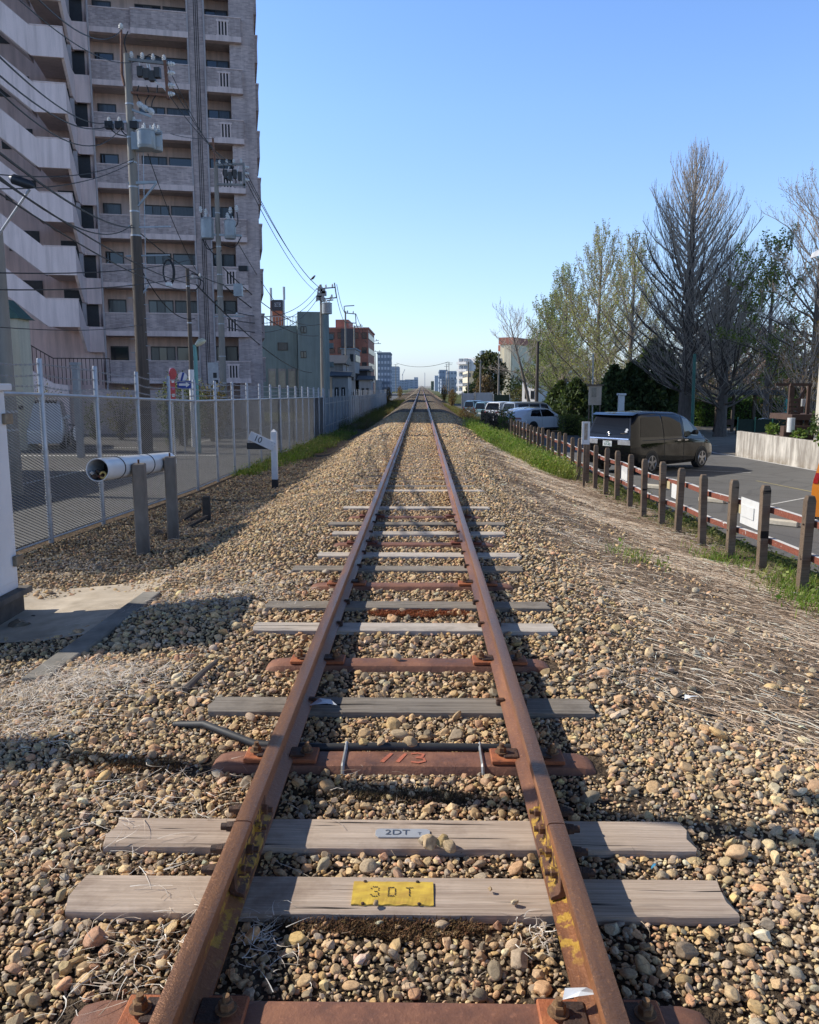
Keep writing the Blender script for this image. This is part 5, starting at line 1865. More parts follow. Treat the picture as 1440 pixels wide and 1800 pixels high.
# pole at the left edge with a hanging lamp
Y5 = 17.0
g5 = float(zl(Y5))
p5 = P(8, 560, Y5)
up5 = thing('utility_pole', 'grey pole cut by the left edge carrying a dark street lamp on an arm', 'utility pole', (p5[0], Y5, g5), 0, 'utility poles along the lane')
shaft(up5, p5[0] - .06, Y5, g5, 5.4, .18, .14, M_POLE, (.25, .32))
q = lambda px, py: tuple(P(px, py, Y5 - .1))
MB().tube([q(-14, 430), q(30, 365), q(52, 333)], .028, 8).build('lamp_arm', M_GALV, up5, smooth=True)
a_, b_ = np.array(q(17, 312)), np.array(q(60, 328))
MB().tube([a_, a_ + (b_ - a_) * .15, a_ + (b_ - a_) * .8, b_], [.04, .1, .09, .03], 10).build('lamp_head', M('lamp_dark', (.045, .05, .06), None, 9, .4), up5, smooth=True)

# farther poles
def far_pole(px, pyb, pyt, Y, label, arms, mat=M_STEEL, r0=.17):
    b = P(px, pyb, Y)
    g_ = float(zl(Y)) if px < 741 else float(zrr(Y))
    r = thing('utility_pole', label, 'utility pole', (b[0], Y, g_), 0, 'utility poles farther along the line')
    tz = P(px, pyt, Y)[2]
    shaft(r, b[0], Y, g_, tz - g_, r0, r0 * .6, M_POLED if mat is None else M_POLE)
    for (xa, ya_, xb, yb_, ni) in arms:
        arm(r, tuple(P(xa, ya_, Y)), tuple(P(xb, yb_, Y)), .11, None, ni, .3, ir=.11)
    return r
Y6 = 83
fp = far_pole(567, 700, 500, Y6, 'utility pole with a large insulator rack in front of the blue grey building', [(556, 508, 590, 505, 3), (558, 527, 592, 523, 2), (588, 497, 592, 524, 0), (560, 505, 557, 530, 0), (566, 530, 586, 527, 2)])
can(fp, tuple(P(575, 552, Y6 - .3)), .5, 1.1)
for px, py in ((563, 508), (568, 512), (562, 518), (566, 524), (570, 516), (560, 524)):
    MB().obox(P(px, py, Y6), (1, 0, 0), (0, 1, 0), (0, 0, 1), .22, .2, .22).build('switch_box', M_TRAF, fp)
far_pole(609, 700, 547, 108, 'concrete pole with a flag shaped bracket before the red brick block', [(606, 538, 623, 537, 0), (606, 550, 626, 552, 2), (608, 567, 626, 568, 0), (625, 551, 626, 568, 0), (605, 538, 606, 550, 0)])
far_pole(624, 700, 572, 122, 'thin pole just right of the flag bracket pole', [(623, 574, 638, 573, 2)])
far_pole(653, 700, 602, 165, 'dark pole with two short crossarms left of the far dark tower', [(648, 602, 666, 598, 2), (650, 604, 670, 604, 2)])
far_pole(660, 700, 620, 200, 'small pole close before the far dark tower', [(656, 618, 671, 618, 2)])
far_pole(696, 690, 640, 330, 'distant pale pole on the left side of the line', [(692, 641, 700, 641, 0)])
far_pole(789, 692, 636, 280, 'distant pole with crossarm on the right side of the line', [(782, 638, 796, 638, 0), (783, 641, 795, 641, 0)])
far_pole(785, 692, 640, 300, 'slim distant pole behind the one with the crossarm', [(781, 644, 790, 644, 0)])
far_pole(823, 700, 636, 150, 'pole in front of the white balcony block', [(819, 638, 827, 638, 0)])
far_pole(844, 705, 632, 130, 'thin grey pole left of the round evergreen', [(840, 636, 848, 636, 0)])
far_pole(876, 705, 622, 120, 'leaning dark pole touching the round evergreen', [])
far_pole(943, 722, 600, 66, 'bare dark pole beside the small white house', [], None, .17)
# ------------------------------------------------------------------ cars
def paint(name, c, rough=.25, metal=.0, coat=1.0, spec=.5):
    t = NT(name)
    n = t.noise(t.co(), 2.2, 4, .6)
    cc = t.mix(t.ramp(n, [(.3, 0.0), (.7, .25)]), c, tuple(x * .8 for x in c))
    t.set(Base_Color=cc, Roughness=rough, Metallic=metal, Coat_Weight=coat, Coat_Roughness=.03, Specular_IOR_Level=spec)
    return t.m
M_TYRE = M('tyre_rubber', (.025, .025, .026), (.04, .04, .04), 14, .85)
M_RIM = M('alloy_rim', (.5, .5, .52), (.42, .42, .44), 9, .3, .8)
M_RIMD = M('dark_rim', (.04, .04, .045), (.06, .06, .06), 9, .4, .6)
t = NT('car_glass')
t.set(Base_Color=(.006, .007, .009), Roughness=.03, Specular_IOR_Level=.22)
M_CGL = t.m
t = NT('car_glass_grey')
t.set(Base_Color=(.1, .11, .1), Roughness=.05, Specular_IOR_Level=.8)
M_CGL2 = t.m
M_RED = M('tail_light_red', (.42, .02, .02), (.3, .015, .015), 20, .15, coat=1)
M_CHR = M('chrome', (.7, .7, .72), (.6, .6, .62), 9, .12, .95)
M_LAMPC = M('clear_lamp', (.6, .6, .62), (.4, .4, .42), 30, .15, .3)
M_PLATE = M('number_plate_white', (.75, .76, .74), None, 20, .5, grime=.1)
M_PGRN = M('plate_green', (.02, .16, .07), None, 20, .5)

def car(name, label, root, heading, mat, S, group=None, cat='car'):
    """S: dict(L, W, belt=[(x,z)], roof=[(x,z)], low, rlean, flean, tumble, wheels=(xr,xf,r), rim, side windows, rear)"""
    L_, W_ = S['L'], S['W']
    r = thing(name, label, cat, root, pi / 2 - heading, group)
    NX = 49
    xs = np.linspace(0, L_, NX)
    bx, bz = zip(*S['belt'])
    rx, rz_ = zip(*S['roof'])
    def sm(a):
        k = np.array([1, 2, 3, 2, 1]) / 9
        return np.convolve(np.pad(a, 2, mode='edge'), k, 'valid')
    belt = sm(np.interp(xs, bx, bz))
    roof = np.maximum(sm(np.interp(xs, rx, rz_)), belt + .03)
    d0, d1 = xs, L_ - xs
    hw = W_ / 2 * (1 - .10 * np.clip(1 - d0 / .45, 0, 1) ** 2.2 - S.get('nose', .2) * np.clip(1 - d1 / .9, 0, 1) ** 2.2)
    lo = S['low'] + .10 * np.clip(1 - d0 / .5, 0, 1) + .05 * np.clip(1 - d1 / .6, 0, 1)
    rows = []
    tm = S.get('tumble', .22)
    for i in range(NX):
        w, b, q = hw[i], belt[i], roof[i]
        h = q - b
        cab = min(1, h / .35)
        tw = tm * h
        rows.append([(w * .88, lo[i]), (w * .985, lo[i] + .1), (w * 1.0, lo[i] + (b - lo[i]) * .45), (w * .995, b - .16), (w * .975, b - .03), (w * .955, b + .015 * cab),
                     (w * .945 - tw * .5, b + h * .5), (w * .93 - tw * .95, b + h * .86), (w * .9 - tw - .05, b + h * .96), (w * .55, q + .0), (0, q + .015)])
    rows = np.array(rows)                      # NX, 11, 2
    NV = rows.shape[1]
    Z = rows[:, :, 1]
    zr_ = (Z - S['low']) / (S['H'] - S['low'])
    rl = np.interp(zr_, [0, .25, .5, .75, 1.0], S['rlean'])
    flr = np.interp(zr_, [0, .25, .5, .75, 1.0], S['flean'])
    XX = xs[:, None] + rl * np.clip(1 - xs[:, None] / .9, 0, 1) + flr * np.clip(1 - (L_ - xs[:, None]) / .9, 0, 1)
    def pt(u, v, s):
        u = min(max(u, 0), NX - 1 - 1e-6)
        v = min(max(v, 0), NV - 1 - 1e-6)
        i, j = int(u), int(v)
        a, b = u - i, v - j
        f = lambda A: (A[i, j] * (1 - a) + A[i + 1, j] * a) * (1 - b) + (A[i, j + 1] * (1 - a) + A[i + 1, j + 1] * a) * b
        return np.array((f(XX), s * f(rows[:, :, 0]), f(Z)))
    V, F = [], []
    for i in range(NX):
        for s in (1, -1):
            for j in range(NV):
                V.append((XX[i, j], s * rows[i, j, 0], Z[i, j]))
    st = 2 * NV
    for i in range(NX - 1):
        for s in (0, 1):
            for j in range(NV - 1):
                a = i * st + s * NV + j
                F.append((a, a + 1, a + st + 1, a + st))
        F.append((i * st, i * st + NV, (i + 1) * st + NV, (i + 1) * st))
    for i in (0, NX - 1):
        for j in range(NV - 1):
            a = i * st + j
            F.append((a, a + 1, a + NV + 1, a + NV))
    body = MB().add(V, F).build('body', mat, r, world=False, smooth=True)
    u_of = lambda x: x / L_ * (NX - 1)
    def patch(nm, m, corners, off=.007, sides=(1, -1), par=None, nu=8, nv=4):
        """corners (x, v) in order: rear-low, front-low, front-top, rear-top"""
        for s in sides:
            c = [np.array((u_of(a), b), float) for a, b in corners]
            V, F = [], []
            for i in range(nu + 1):
                for j in range(nv + 1):
                    a, b = i / nu, j / nv
                    uv = (c[0] * (1 - a) + c[1] * a) * (1 - b) + (c[3] * (1 - a) + c[2] * a) * b
                    p = pt(uv[0], uv[1], s)
                    du = pt(uv[0] + .3, uv[1], s) - pt(uv[0] - .3, uv[1], s)
                    dv = pt(uv[0], uv[1] + .2, s) - pt(uv[0], uv[1] - .2, s)
                    nr = np.cross(du, dv) * s
                    nr = -nr if nr[1] * s < 0 else nr
                    nr /= np.linalg.norm(nr) + 1e-9
                    V.append(p + nr * off)
            F = [(i * (nv + 1) + j, (i + 1) * (nv + 1) + j, (i + 1) * (nv + 1) + j + 1, i * (nv + 1) + j + 1) for i in range(nu) for j in range(nv)]
            MB().add(V, F).build(nm, m, par or r, world=False, smooth='all')
    def rearpatch(nm, m, y0, y1, v0, v1, off=.008, par=None, sides=(1,), inset=0.0):
        """fractions of the rear half width, and rows"""
        for s in sides:
            V, F = [], []
            nu, nv = 8, 5
            for i in range(nu + 1):
                for j in range(nv + 1):
                    f = (y0 + (y1 - y0) * i / nu)
                    v = v0 + (v1 - v0) * j / nv
                    p = pt(0, v, 1)
                    V.append((p[0] - off, s * f * p[1], p[2]))
            F = [(i * (nv + 1) + j, (i + 1) * (nv + 1) + j, (i + 1) * (nv + 1) + j + 1, i * (nv + 1) + j + 1) for i in range(nu) for j in range(nv)]
            MB().add(V, F).build(nm, m, par or r, world=False, smooth='all')
    for (a, b, c, d, m) in S['windows']:
        patch('side_window', m, [a, b, c, d])
    if S.get('wind'):
        x0, x1 = S['wind']
        V, F = [], []
        for i in range(9):
            for j in range(13):
                v = 8.2 + (10 - 8.2) * (1 - abs(j - 6) / 6)
                p = pt(u_of(x0 + (x1 - x0) * i / 8), v, 1 if j < 6 else -1)
                V.append(p + np.array((.005, 0, .008)))
        F = [(i * 13 + j, (i + 1) * 13 + j, (i + 1) * 13 + j + 1, i * 13 + j + 1) for i in range(8) for j in range(12)]
        MB().add(V, F).build('windscreen', M_CGL, r, world=False, smooth='all')
    a, b, v0, v1 = S['rearwin']
    rearpatch('rear_window', S.get('rglass', M_CGL), -a, a, v0, v1)
    for (y0, y1, v0, v1, m, nm) in S.get('rear', []):
        rearpatch(nm, m, y0, y1, v0, v1, .012, None, (1, -1) if y0 > 0 else (1,))
    xr, xf, wr = S['wheels']
    for x in (xr, xf):
        for s in (1, -1):
            yo = s * (np.interp(x, xs, hw) + .004)
            n = 28
            V = [(x + cos(t_) * wr * 1.17, yo, wr + sin(t_) * wr * 1.17) for t_ in np.linspace(-.45, pi + .45, n)]
            V = [(a_, b_, max(c_, S['low'] - .01)) for a_, b_, c_ in V]
            MB().add(V, [tuple(range(n))]).build('wheel_arch', M_BLK2, r, world=False)
            wh = MB().tube([(x, yo - s * .2, wr), (x, yo - s * .02, wr), (x, yo + s * .012, wr), (x, yo + s * .016, wr)], [wr, wr, wr * .96, wr * .72], 32).build('wheel', M_TYRE, r, world=False, smooth=True)
            mb = MB()
            mb.tube([(x, yo + s * .012, wr), (x, yo + s * .02, wr)], [wr * .69, wr * .69], 28)
            MB().tube([(x, yo + s * .0165, wr), (x, yo + s * .0185, wr)], [wr * .68, wr * .68], 28).build('rim_back', M_BLK2, wh, world=False)
            rim = MB()
            for k in range(S.get('spokes', 5)):
                a_ = k * 2 * pi / S.get('spokes', 5) + .3
                rim.bar((x + cos(a_) * wr * .1, yo + s * .022, wr + sin(a_) * wr * .1), (x + cos(a_) * wr * .66, yo + s * .022, wr + sin(a_) * wr * .66), wr * .2, .012, (0, 1, 0))
            rim.tube([(x + cos(a_) * wr * .66, yo + s * .02, wr + sin(a_) * wr * .66) for a_ in np.linspace(0, 2 * pi, 29)], .014, 6, cap=False)
            rim.tube([(x, yo + s * .015, wr), (x, yo + s * .03, wr)], [wr * .16, wr * .14], 14)
            rim.build('rim', S.get('rim', M_RIM), wh, world=False)
    # mirrors, handles, sills
    mx = S['mirror']
    for s in (1, -1):
        p = pt(u_of(mx), 5.3, s)
        MB().tube([p + (0, s * .0, .02), p + (-.0, s * .09, .06), p + (0, s * .2, .07), p + (-.02, s * .23, .06)], [.03, .075, .085, .03], 10).build('mirror', M_BLK2 if S.get('dark') else mat, r, world=False, smooth=True)
        for x in S.get('handles', ()):
            p = pt(u_of(x), 3.6, s)
            MB().box(p[0] - .1, p[1] - .012, p[2] - .014, p[0] + .1, p[1] + .02 * s + .012, p[2] + .014, .006).build('door_handle', S.get('hmat', mat), r, world=False)
        for x in S.get('seams', ()):
            pts = [pt(u_of(x), v, s) + np.array((0, s * .004, 0)) for v in np.linspace(1.3, 7.6, 12)]
            MB().tube(pts, .0055, 4).build('door_seam', M_BLK2, r, world=False)
    patch('sill', M_BLK2, [(xr + wr * 1.2, .15), (xf - wr * 1.2, .15), (xf - wr * 1.2, .95), (xr + wr * 1.2, .95)], .005)
    pz = S.get('plate_v', 2.3)
    p = pt(0, pz, 1)
    pl = MB().box(p[0] - .02, -.165, p[2] - .083, p[0] - .008, .165, p[2] + .083, .004).build('number_plate', M_PLATE, r, world=False)
    if S.get('plate'):
        text_mb(S['plate'], .1, lambda a, b, h: (p[0] - .0235, -a, p[2] - .025 + b), 0).build('plate_number', M_PGRN, pl, world=False)
        MB().box(p[0] - .0225, -.06, p[2] + .04, p[0] - .0205, .06, p[2] + .06).build('plate_line', M_PGRN, pl, world=False)
    return r, pt, u_of, patch, rearpatch

MPV = dict(L=4.85, W=1.84, H=1.9, low=.22, belt=[(0, 1.08), (2.4, 1.06), (3.6, 1.03), (4.2, .98), (4.6, .86), (4.85, .7)], roof=[(0, 1.83), (.25, 1.88), (1.5, 1.9), (2.7, 1.86), (3.2, 1.74), (3.75, 1.36), (4.15, 1.04), (4.85, .72)],
           rlean=[.03, -.02, .0, .12, .30], flean=[.0, .02, -.02, -.1, -.1], tumble=.17, wheels=(1.0, 3.95, .335), mirror=3.35, nose=.16,
           windows=[((.42, 5.15), (1.65, 5.1), (1.62, 7.35), (.5, 7.3), M_CGL), ((1.74, 5.1), (2.78, 5.08), (2.74, 7.3), (1.72, 7.35), M_CGL), ((2.92, 5.08), (3.72, 5.15), (3.22, 7.1), (2.9, 7.3), M_CGL2)],
           wind=(3.2, 4.05), rearwin=(.9, .9, 5.35, 7.75), plate_v=3.15, plate='57-40', handles=(2.55, 2.98), hmat=M_CHR, seams=(1.7, 2.83), dark=True,
           rear=[(-.93, .93, 4.55, 5.05, M_CHR, 'chrome_bar'), (.45, .99, 3.0, 4.3, M_LAMPC, 'tail_light'), (-.43, .43, 4.06, 4.4, M_BLK2, 'plate_recess')])
SUV = dict(L=4.9, W=1.96, H=1.66, low=.24, belt=[(0, 1.02), (2.4, 1.02), (3.4, 1.0), (4.2, .93), (4.65, .8), (4.9, .6)], roof=[(0, 1.05), (.3, 1.25), (.75, 1.52), (1.4, 1.63), (2.2, 1.66), (2.7, 1.6), (3.1, 1.42), (3.55, 1.1), (3.8, 1.0), (4.9, .62)],
           rlean=[.1, .0, .0, .0, .0], flean=[.0, .02, -.04, -.1, -.1], tumble=.3, wheels=(.98, 3.87, .37), mirror=2.95, nose=.2,
           windows=[((.75, 5.4), (1.75, 5.15), (1.75, 7.3), (1.0, 7.0), M_CGL), ((1.82, 5.15), (3.2, 5.2), (2.55, 7.1), (1.82, 7.3), M_CGL)], wind=(2.75, 3.5),
           rearwin=(.82, .82, 5.2, 5.3), plate_v=2.2, rim=M_RIMD, handles=(1.6, 2.5), seams=(1.78, 2.9), rear=[(-.97, .97, 3.55, 4.1, M_RED, 'light_strip')], spokes=7)
VAN = dict(L=4.7, W=1.72, H=1.98, low=.2, belt=[(0, 1.1), (3.6, 1.08), (4.3, 1.0), (4.7, .75)], roof=[(0, 1.92), (.3, 1.97), (3.2, 1.97), (3.7, 1.82), (4.35, 1.15), (4.7, .78)],
           rlean=[.02, -.02, .0, .06, .14], flean=[0, .02, 0, -.05, -.05], tumble=.14, wheels=(.95, 3.6, .32), mirror=3.75, nose=.12,
           windows=[((.3, 5.2), (1.5, 5.2), (1.5, 7.3), (.35, 7.3), M_CGL), ((1.6, 5.2), (2.7, 5.2), (2.7, 7.3), (1.6, 7.3), M_CGL), ((2.85, 5.2), (3.9, 5.2), (3.5, 7.1), (2.85, 7.3), M_CGL)], wind=(3.6, 4.3),
           rearwin=(.9, .9, 5.2, 7.6), plate_v=2.2, handles=(2.5,), seams=(1.55, 2.78), rear=[(.86, .99, 3.2, 5.6, M_RED, 'tail_light')])
KEI = dict(L=3.4, W=1.475, H=1.76, low=.2, belt=[(0, 1.0), (2.3, .98), (2.8, .94), (3.2, .82), (3.4, .62)], roof=[(0, 1.68), (.2, 1.75), (1.8, 1.75), (2.2, 1.66), (2.75, 1.02), (3.4, .65)],
           rlean=[.02, -.02, .0, .05, .12], flean=[0, .02, 0, -.05, -.05], tumble=.14, wheels=(.55, 2.95, .28), mirror=2.4, nose=.12,
           windows=[((.2, 5.2), (1.2, 5.15), (1.2, 7.3), (.28, 7.3), M_CGL), ((1.3, 5.15), (2.45, 5.15), (2.1, 7.1), (1.3, 7.3), M_CGL)], wind=(2.15, 2.75),
           rearwin=(.88, .88, 5.2, 7.6), plate_v=2.3, handles=(1.05, 1.5), seams=(1.25, 2.3), rear=[(.86, .99, 3.4, 5.2, M_RED, 'tail_light')])

P_BLK = paint('paint_black', (.006, .0065, .008), .1, 0, .45, .15)
P_WHT = paint('paint_white', (.74, .75, .77), .25)
P_SIL = paint('paint_silver', (.42, .44, .47), .25, .5)
P_GRY = paint('paint_grey', (.33, .36, .39), .3, .3)
P_TEAL = paint('paint_teal', (.2, .33, .36), .25, .2)
P_DTEAL = paint('paint_dark_teal', (.1, .18, .22), .25, .2)
P_ORG = paint('paint_orange', (.62, .2, .02), .25)
P_BLUE = paint('paint_blue_grey', (.14, .19, .27), .2, .4)
CG = 'cars parked behind the timber post fence'

def zcar(x, y):
    return float(zrr(y)) + .014
r_, pt_, uo_, pa_, rp_ = car('minivan', 'shiny black minivan with chrome bar parked nearest beyond the timber posts', (5.8, 25.26, zcar(0, 25.6)), radians(48), P_BLK, MPV, CG, 'minivan')
for (a, b) in ((-.1, 4.85),):
    p = pt_(0, 5.4, 1)
    mb = MB()
    mb.tube([(p[0] - .02 + 0, cos(t_) * .075, p[2] + sin(t_) * .05) for t_ in np.linspace(0, 2 * pi, 25)], .008, 6, cap=False)
    mb.tube([(p[0] - .02, cos(t_) * .03, p[2] + sin(t_) * .048) for t_ in np.linspace(0, 2 * pi, 21)], .007, 6, cap=False)
    mb.tube([(p[0] - .02, cos(t_) * .06, p[2] + .022 + sin(t_) * .02) for t_ in np.linspace(0, 2 * pi, 21)], .007, 6, cap=False)
    mb.build('emblem', M_CHR, r_, world=False)
for (yy, vv, w_, h_) in ((-.62, 5.75, .045, .03), (-.6, 5.6, .04, .03)):
    p = pt_(0, vv, 1)
    MB().tube([(p[0] - .011, yy + cos(t_) * 0, p[2]) for t_ in (0, 1)] and [(p[0] - .009, yy, p[2]), (p[0] - .014, yy, p[2])], [.045, .045], 16).build('sticker', M_WH2, r_, world=False)
p = pt_(0, 5.45, 1)
MB().box(p[0] - .016, -.62, p[2] - .012, p[0] - .01, -.42, p[2] + .01).build('badge', M_CHR, r_, world=False)
p = pt_(0, 9, 1)
sp_ = MB()
V = []
for j in range(13):
    f = -1 + 2 * j / 12
    V += [(p[0] - .16 + .05 * f * f, f * .74, p[2] - .035), (p[0] + .12, f * .76, p[2] + .03), (p[0] + .1, f * .76, p[2] - .02)]
F = []
for j in range(12):
    for k in range(3):
        F.append((j * 3 + k, j * 3 + (k + 1) % 3, (j + 1) * 3 + (k + 1) % 3, (j + 1) * 3 + k))
sp_.add(V, F).build('roof_spoiler', P_BLK, r_, world=False, smooth=True)
for s in (-1, 1):
    pts = [pt_(uo_(x), 3.95, s) + np.array((0, s * .004, 0)) for x in np.linspace(.5, 4.2, 24)]
    MB().tube(pts, .006, 4).build('crease_line', P_BLK, r_, world=False)

car('white_suv', 'white sports utility car with black wheels parked beside the green weeds', (6.26, 55.7, zcar(0, 56)), radians(54), P_WHT, SUV, CG, 'car')
car('silver_suv', 'silver car mostly hidden behind the white sports utility car', (6.25, 59.3, zcar(0, 59.5)), radians(54), P_SIL, SUV, CG, 'car')
car('grey_van', 'long grey van with dark side windows behind the silver car', (6.75, 63.6, zcar(0, 64)), radians(52), P_GRY, VAN, CG, 'van')
S2 = dict(MPV)
S2['rear'] = [(-.93, .93, 4.55, 4.8, M_CHR, 'chrome_bar'), (.5, .99, 3.6, 4.9, M_RED, 'tail_light')]
S2['plate'] = None
car('minivan', 'white minivan with big red tail lights left of the grey van', (6.0, 69.6, zcar(0, 70)), radians(40), P_WHT, S2, CG, 'minivan')
car('box_car', 'teal box shaped mini car left of the white minivan', (5.6, 78, zcar(0, 78)), radians(35), P_TEAL, KEI, CG, 'car')
car('box_car', 'dark teal box car farthest along the row of parked cars', (5.0, 86, zcar(0, 86)), radians(35), P_DTEAL, KEI, CG, 'car')
oc = P(1421, 900, 14.6)
l_ = np.array((-cos(radians(50)), sin(radians(50))))
car('box_car', 'bright orange small car cut off by the right edge', (oc[0] - l_[0] * .70, 14.6 - l_[1] * .70, zcar(0, 14.6)), radians(50), P_ORG, KEI, CG, 'car')
car('sedan', 'blue grey car whose roof shows above the concrete wall', (15.8, 40, zcar(0, 40) - .15), radians(95), P_BLUE, SUV, 'cars in the park beyond the wall', 'car')
tx = P(52, 740, 29)
TRK = dict(VAN)
TRK['L'] = 3.4
KV = dict(KEI)
KV['H'] = 1.9
KV['roof'] = [(0, 1.84), (.2, 1.89), (2.5, 1.88), (2.8, 1.78), (3.15, 1.1), (3.4, .7)]
KV['belt'] = [(0, 1.05), (2.9, 1.02), (3.2, .9), (3.4, .65)]
car('kei_van', 'small white van parked behind the mesh fence by the pink wall', (P(72, 740, 33)[0] - .3, 34.5, float(zl(33)) + .02), radians(160), P_WHT, KV, None, 'van')

# scooter behind the fence
sc0 = P(131, 735, 30.5)
sr = thing('scooter', 'small scooter with a white front parked behind the mesh fence', 'scooter', (sc0[0], 30.5, float(zl(30.5)) + .014), radians(-60))
for x in (-.6, .6):
    MB().tube([(x + cos(a) * .2, 0, .23 + sin(a) * .2) for a in np.linspace(0, 2 * pi, 25)], .05, 8, cap=False).build('wheel', M_TYRE, sr, world=False, smooth=True)
MB().tube([(-.75, 0, .62), (-.5, 0, .72), (-.1, 0, .7), (.05, 0, .6)], [.05, .13, .13, .06], 12).build('seat', M_BLK2, sr, world=False, smooth=True)
MB().tube([(-.7, 0, .5), (-.4, 0, .45), (-.05, 0, .3), (.25, 0, .28), (.38, 0, .5), (.42, 0, .85)], [.08, .16, .12, .1, .14, .08], 12).build('body', M_BLK2, sr, world=False, smooth=True)
MB().tube([(.47, 0, .45), (.5, 0, .7), (.46, 0, .95)], [.1, .16, .1], 12).build('front_shield', M_WH2, sr, world=False, smooth=True)
MB().tube([(.4, -.32, 1.02), (.42, 0, .98), (.4, .32, 1.02)], .022, 8).build('handlebar', M_BLK2, sr, world=False)
MB().tube([(.58, 0, .23), (.45, 0, .8)], .03, 8).build('fork', M_GALV, sr, world=False)
# ------------------------------------------------------------------ right side: timber post fence
M_TIMB = wood_mat('fence_post_timber', (.27, .2, .14), (.17, .122, .085), (.08, .058, .042))
FXR = 4.02
ya, yb = y_at(1416, FXR, 960), y_at(1108, FXR, 850)
FSR = (yb - ya) / 7
tf = thing('post_and_rail_fence', 'low fence of brown timber posts with two rusty steel rails along the car park', 'fence', (FXR, ya, float(zt(FXR, ya))))
PY = [ya + FSR * i for i in range(-2, 46)]
rgp = np.random.default_rng(8)
for i, yy in enumerate(PY):
    g_ = float(zt(FXR, yy))
    h = 1.0 + rgp.normal(0, .018)
    w = .047
    jx, jy = rgp.normal(0, .012), rgp.normal(0, .012)
    lean = rgp.normal(0, .010, 2)
    mb = MB()
    vs = []
    for z, k in ((-.3, 1), (h - .05, 1), (h, .72)):
        for a, b in ((-1, -1), (1, -1), (1, 1), (-1, 1)):
            vs.append((FXR + jx + a * w * (k if z >= h else 1) + lean[0] * z, yy + jy + b * w * (k if z >= h else 1) + lean[1] * z, g_ + z))
    fs = [(0, 1, 5, 4), (1, 2, 6, 5), (2, 3, 7, 6), (3, 0, 4, 7), (4, 5, 9, 8), (5, 6, 10, 9), (6, 7, 11, 10), (7, 4, 8, 11), (8, 9, 10, 11), (3, 2, 1, 0)]
    po = mb.add(vs, fs).build('post', M_TIMB, tf, bevel=.006)
    if i < 14:
        for zz in (.72, .36):
            MB().tube([(FXR - w - .004, yy - .015, g_ + zz), (FXR - w + .012, yy - .015, g_ + zz)], .009, 8).build('bolt', RUST_DRK, po)
M_RAILW = NT('patchy_pale_rail')
_t = M_RAILW
v = _t.n('NewGeometry').outputs['Position']
n1 = _t.noise(_t.n('Mapping', {'Vector': v, 'Scale': (1, .8, 1)}).outputs[0], 9, 6, .7)
n2 = _t.noise(v, 40, 3, .6)
nz = _t.n('SeparateXYZ', {0: _t.n('NewGeometry').outputs['Normal']})
upm = _t.n('MapRange', {'Value': nz.outputs['Z'], 'From Min': .3, 'From Max': .8, 'To Min': -.14, 'To Max': .13}).outputs[0]  # pale patches gather on upward faces, rust keeps to the sides
su = _t.n('Math', {0: n1, 1: upm}, operation='ADD')
cc = _t.mix(_t.ramp(su.outputs[0], [(.5, 0.0), (.54, 1.0)]), _t.mix(_t.ramp(n2, [(.35, 0.0), (.65, 1.0)]), (.17, .05, .032), (.27, .085, .05)), (.72, .69, .64))
_t.set(Base_Color=cc, Roughness=.7)
for k, zz in enumerate((.72, .36)):
    mb = MB()
    for i in range(len(PY) - 1):
        a = np.array((FXR + .075 + .028, PY[i], float(zt(FXR, PY[i])) + zz))
        b = np.array((FXR + .075 + .028, PY[i + 1], float(zt(FXR, PY[i + 1])) + zz))
        mb.bar(a, b, .06, .07)
    mb.build('rail_bar', _t.m, tf)

M_BOARD = M('white_board', (.76, .76, .74), (.7, .7, .67), 12, .5, grime=.12)
M_BOARDY = M('pale_yellow_board', (.62, .52, .3), (.5, .42, .24), 14, .6)
def board(label, pxa, pya, pxb, pyb, mat=M_BOARD, dx=.15, name='notice_board'):
    """a flat sheet hung on the rails: image corners, standing in the plane of the rails"""
    X = FXR + dx
    ya_, yb_ = y_at(pxa, X, (pya + pyb) / 2), y_at(pxb, X, (pya + pyb) / 2)
    zt_, zb_ = P(pxb, pya, yb_)[2], P(pxb, pyb, yb_)[2]
    y0, y1 = min(ya_, yb_), max(ya_, yb_)
    o = MB().box(X - .004, y0, min(zt_, zb_), X + .004, y1, max(zt_, zb_)).build(name, mat, None)
    return tag(o, label, 'notice board')
board('white board wired to the fence rails between the second and third posts', 1302, 884, 1334, 932, dx=.062)
board('smaller white sheet fixed over the big white board', 1303, 894, 1325, 915, dx=.05)
board('pale yellow tag beside the big white board', 1294, 888, 1303, 903, M_BOARDY, dx=.06)
board('narrow white board hanging low between the fifth and sixth posts', 1181, 853, 1191, 878, dx=.06)
board('small yellowish tag beside the narrow white board', 1170, 847, 1178, 860, M_BOARDY, dx=.06)
board('white sheet near the rear wheel of the black minivan', 1089, 822, 1103, 846, dx=.06)
# white framed sign on a stick
sp = P(1029, 790, 18.6)
sg = thing('framed_sign', 'narrow white framed sign standing on a stake beside the minivan', 'sign', (sp[0], 18.6, float(zt(sp[0], 18.6))))
za, zb = P(1029, 741, 18.6)[2], P(1029, 781, 18.6)[2]
w_ = .09
for (a, b, c, d) in ((-w_, zb, -w_ + .05, za), (w_ - .05, zb, w_, za)):
    MB().box(sp[0] + a, 18.58, b, sp[0] + c, 18.61, d).build('frame', M_BOARD, sg)
MB().box(sp[0] - w_ + .051, 18.575, za - .04, sp[0] + w_ - .051, 18.61, za).box(sp[0] - w_ + .051, 18.575, zb, sp[0] + w_ - .051, 18.61, zb + .1).build('frame', M_BOARD, sg)
MB().box(sp[0] - w_ + .051, 18.585, zb + .101, sp[0] + w_ - .051, 18.6, za - .041).build('panel', M('sign_brown', (.3, .2, .13), (.5, .45, .36), 18, .7), sg)
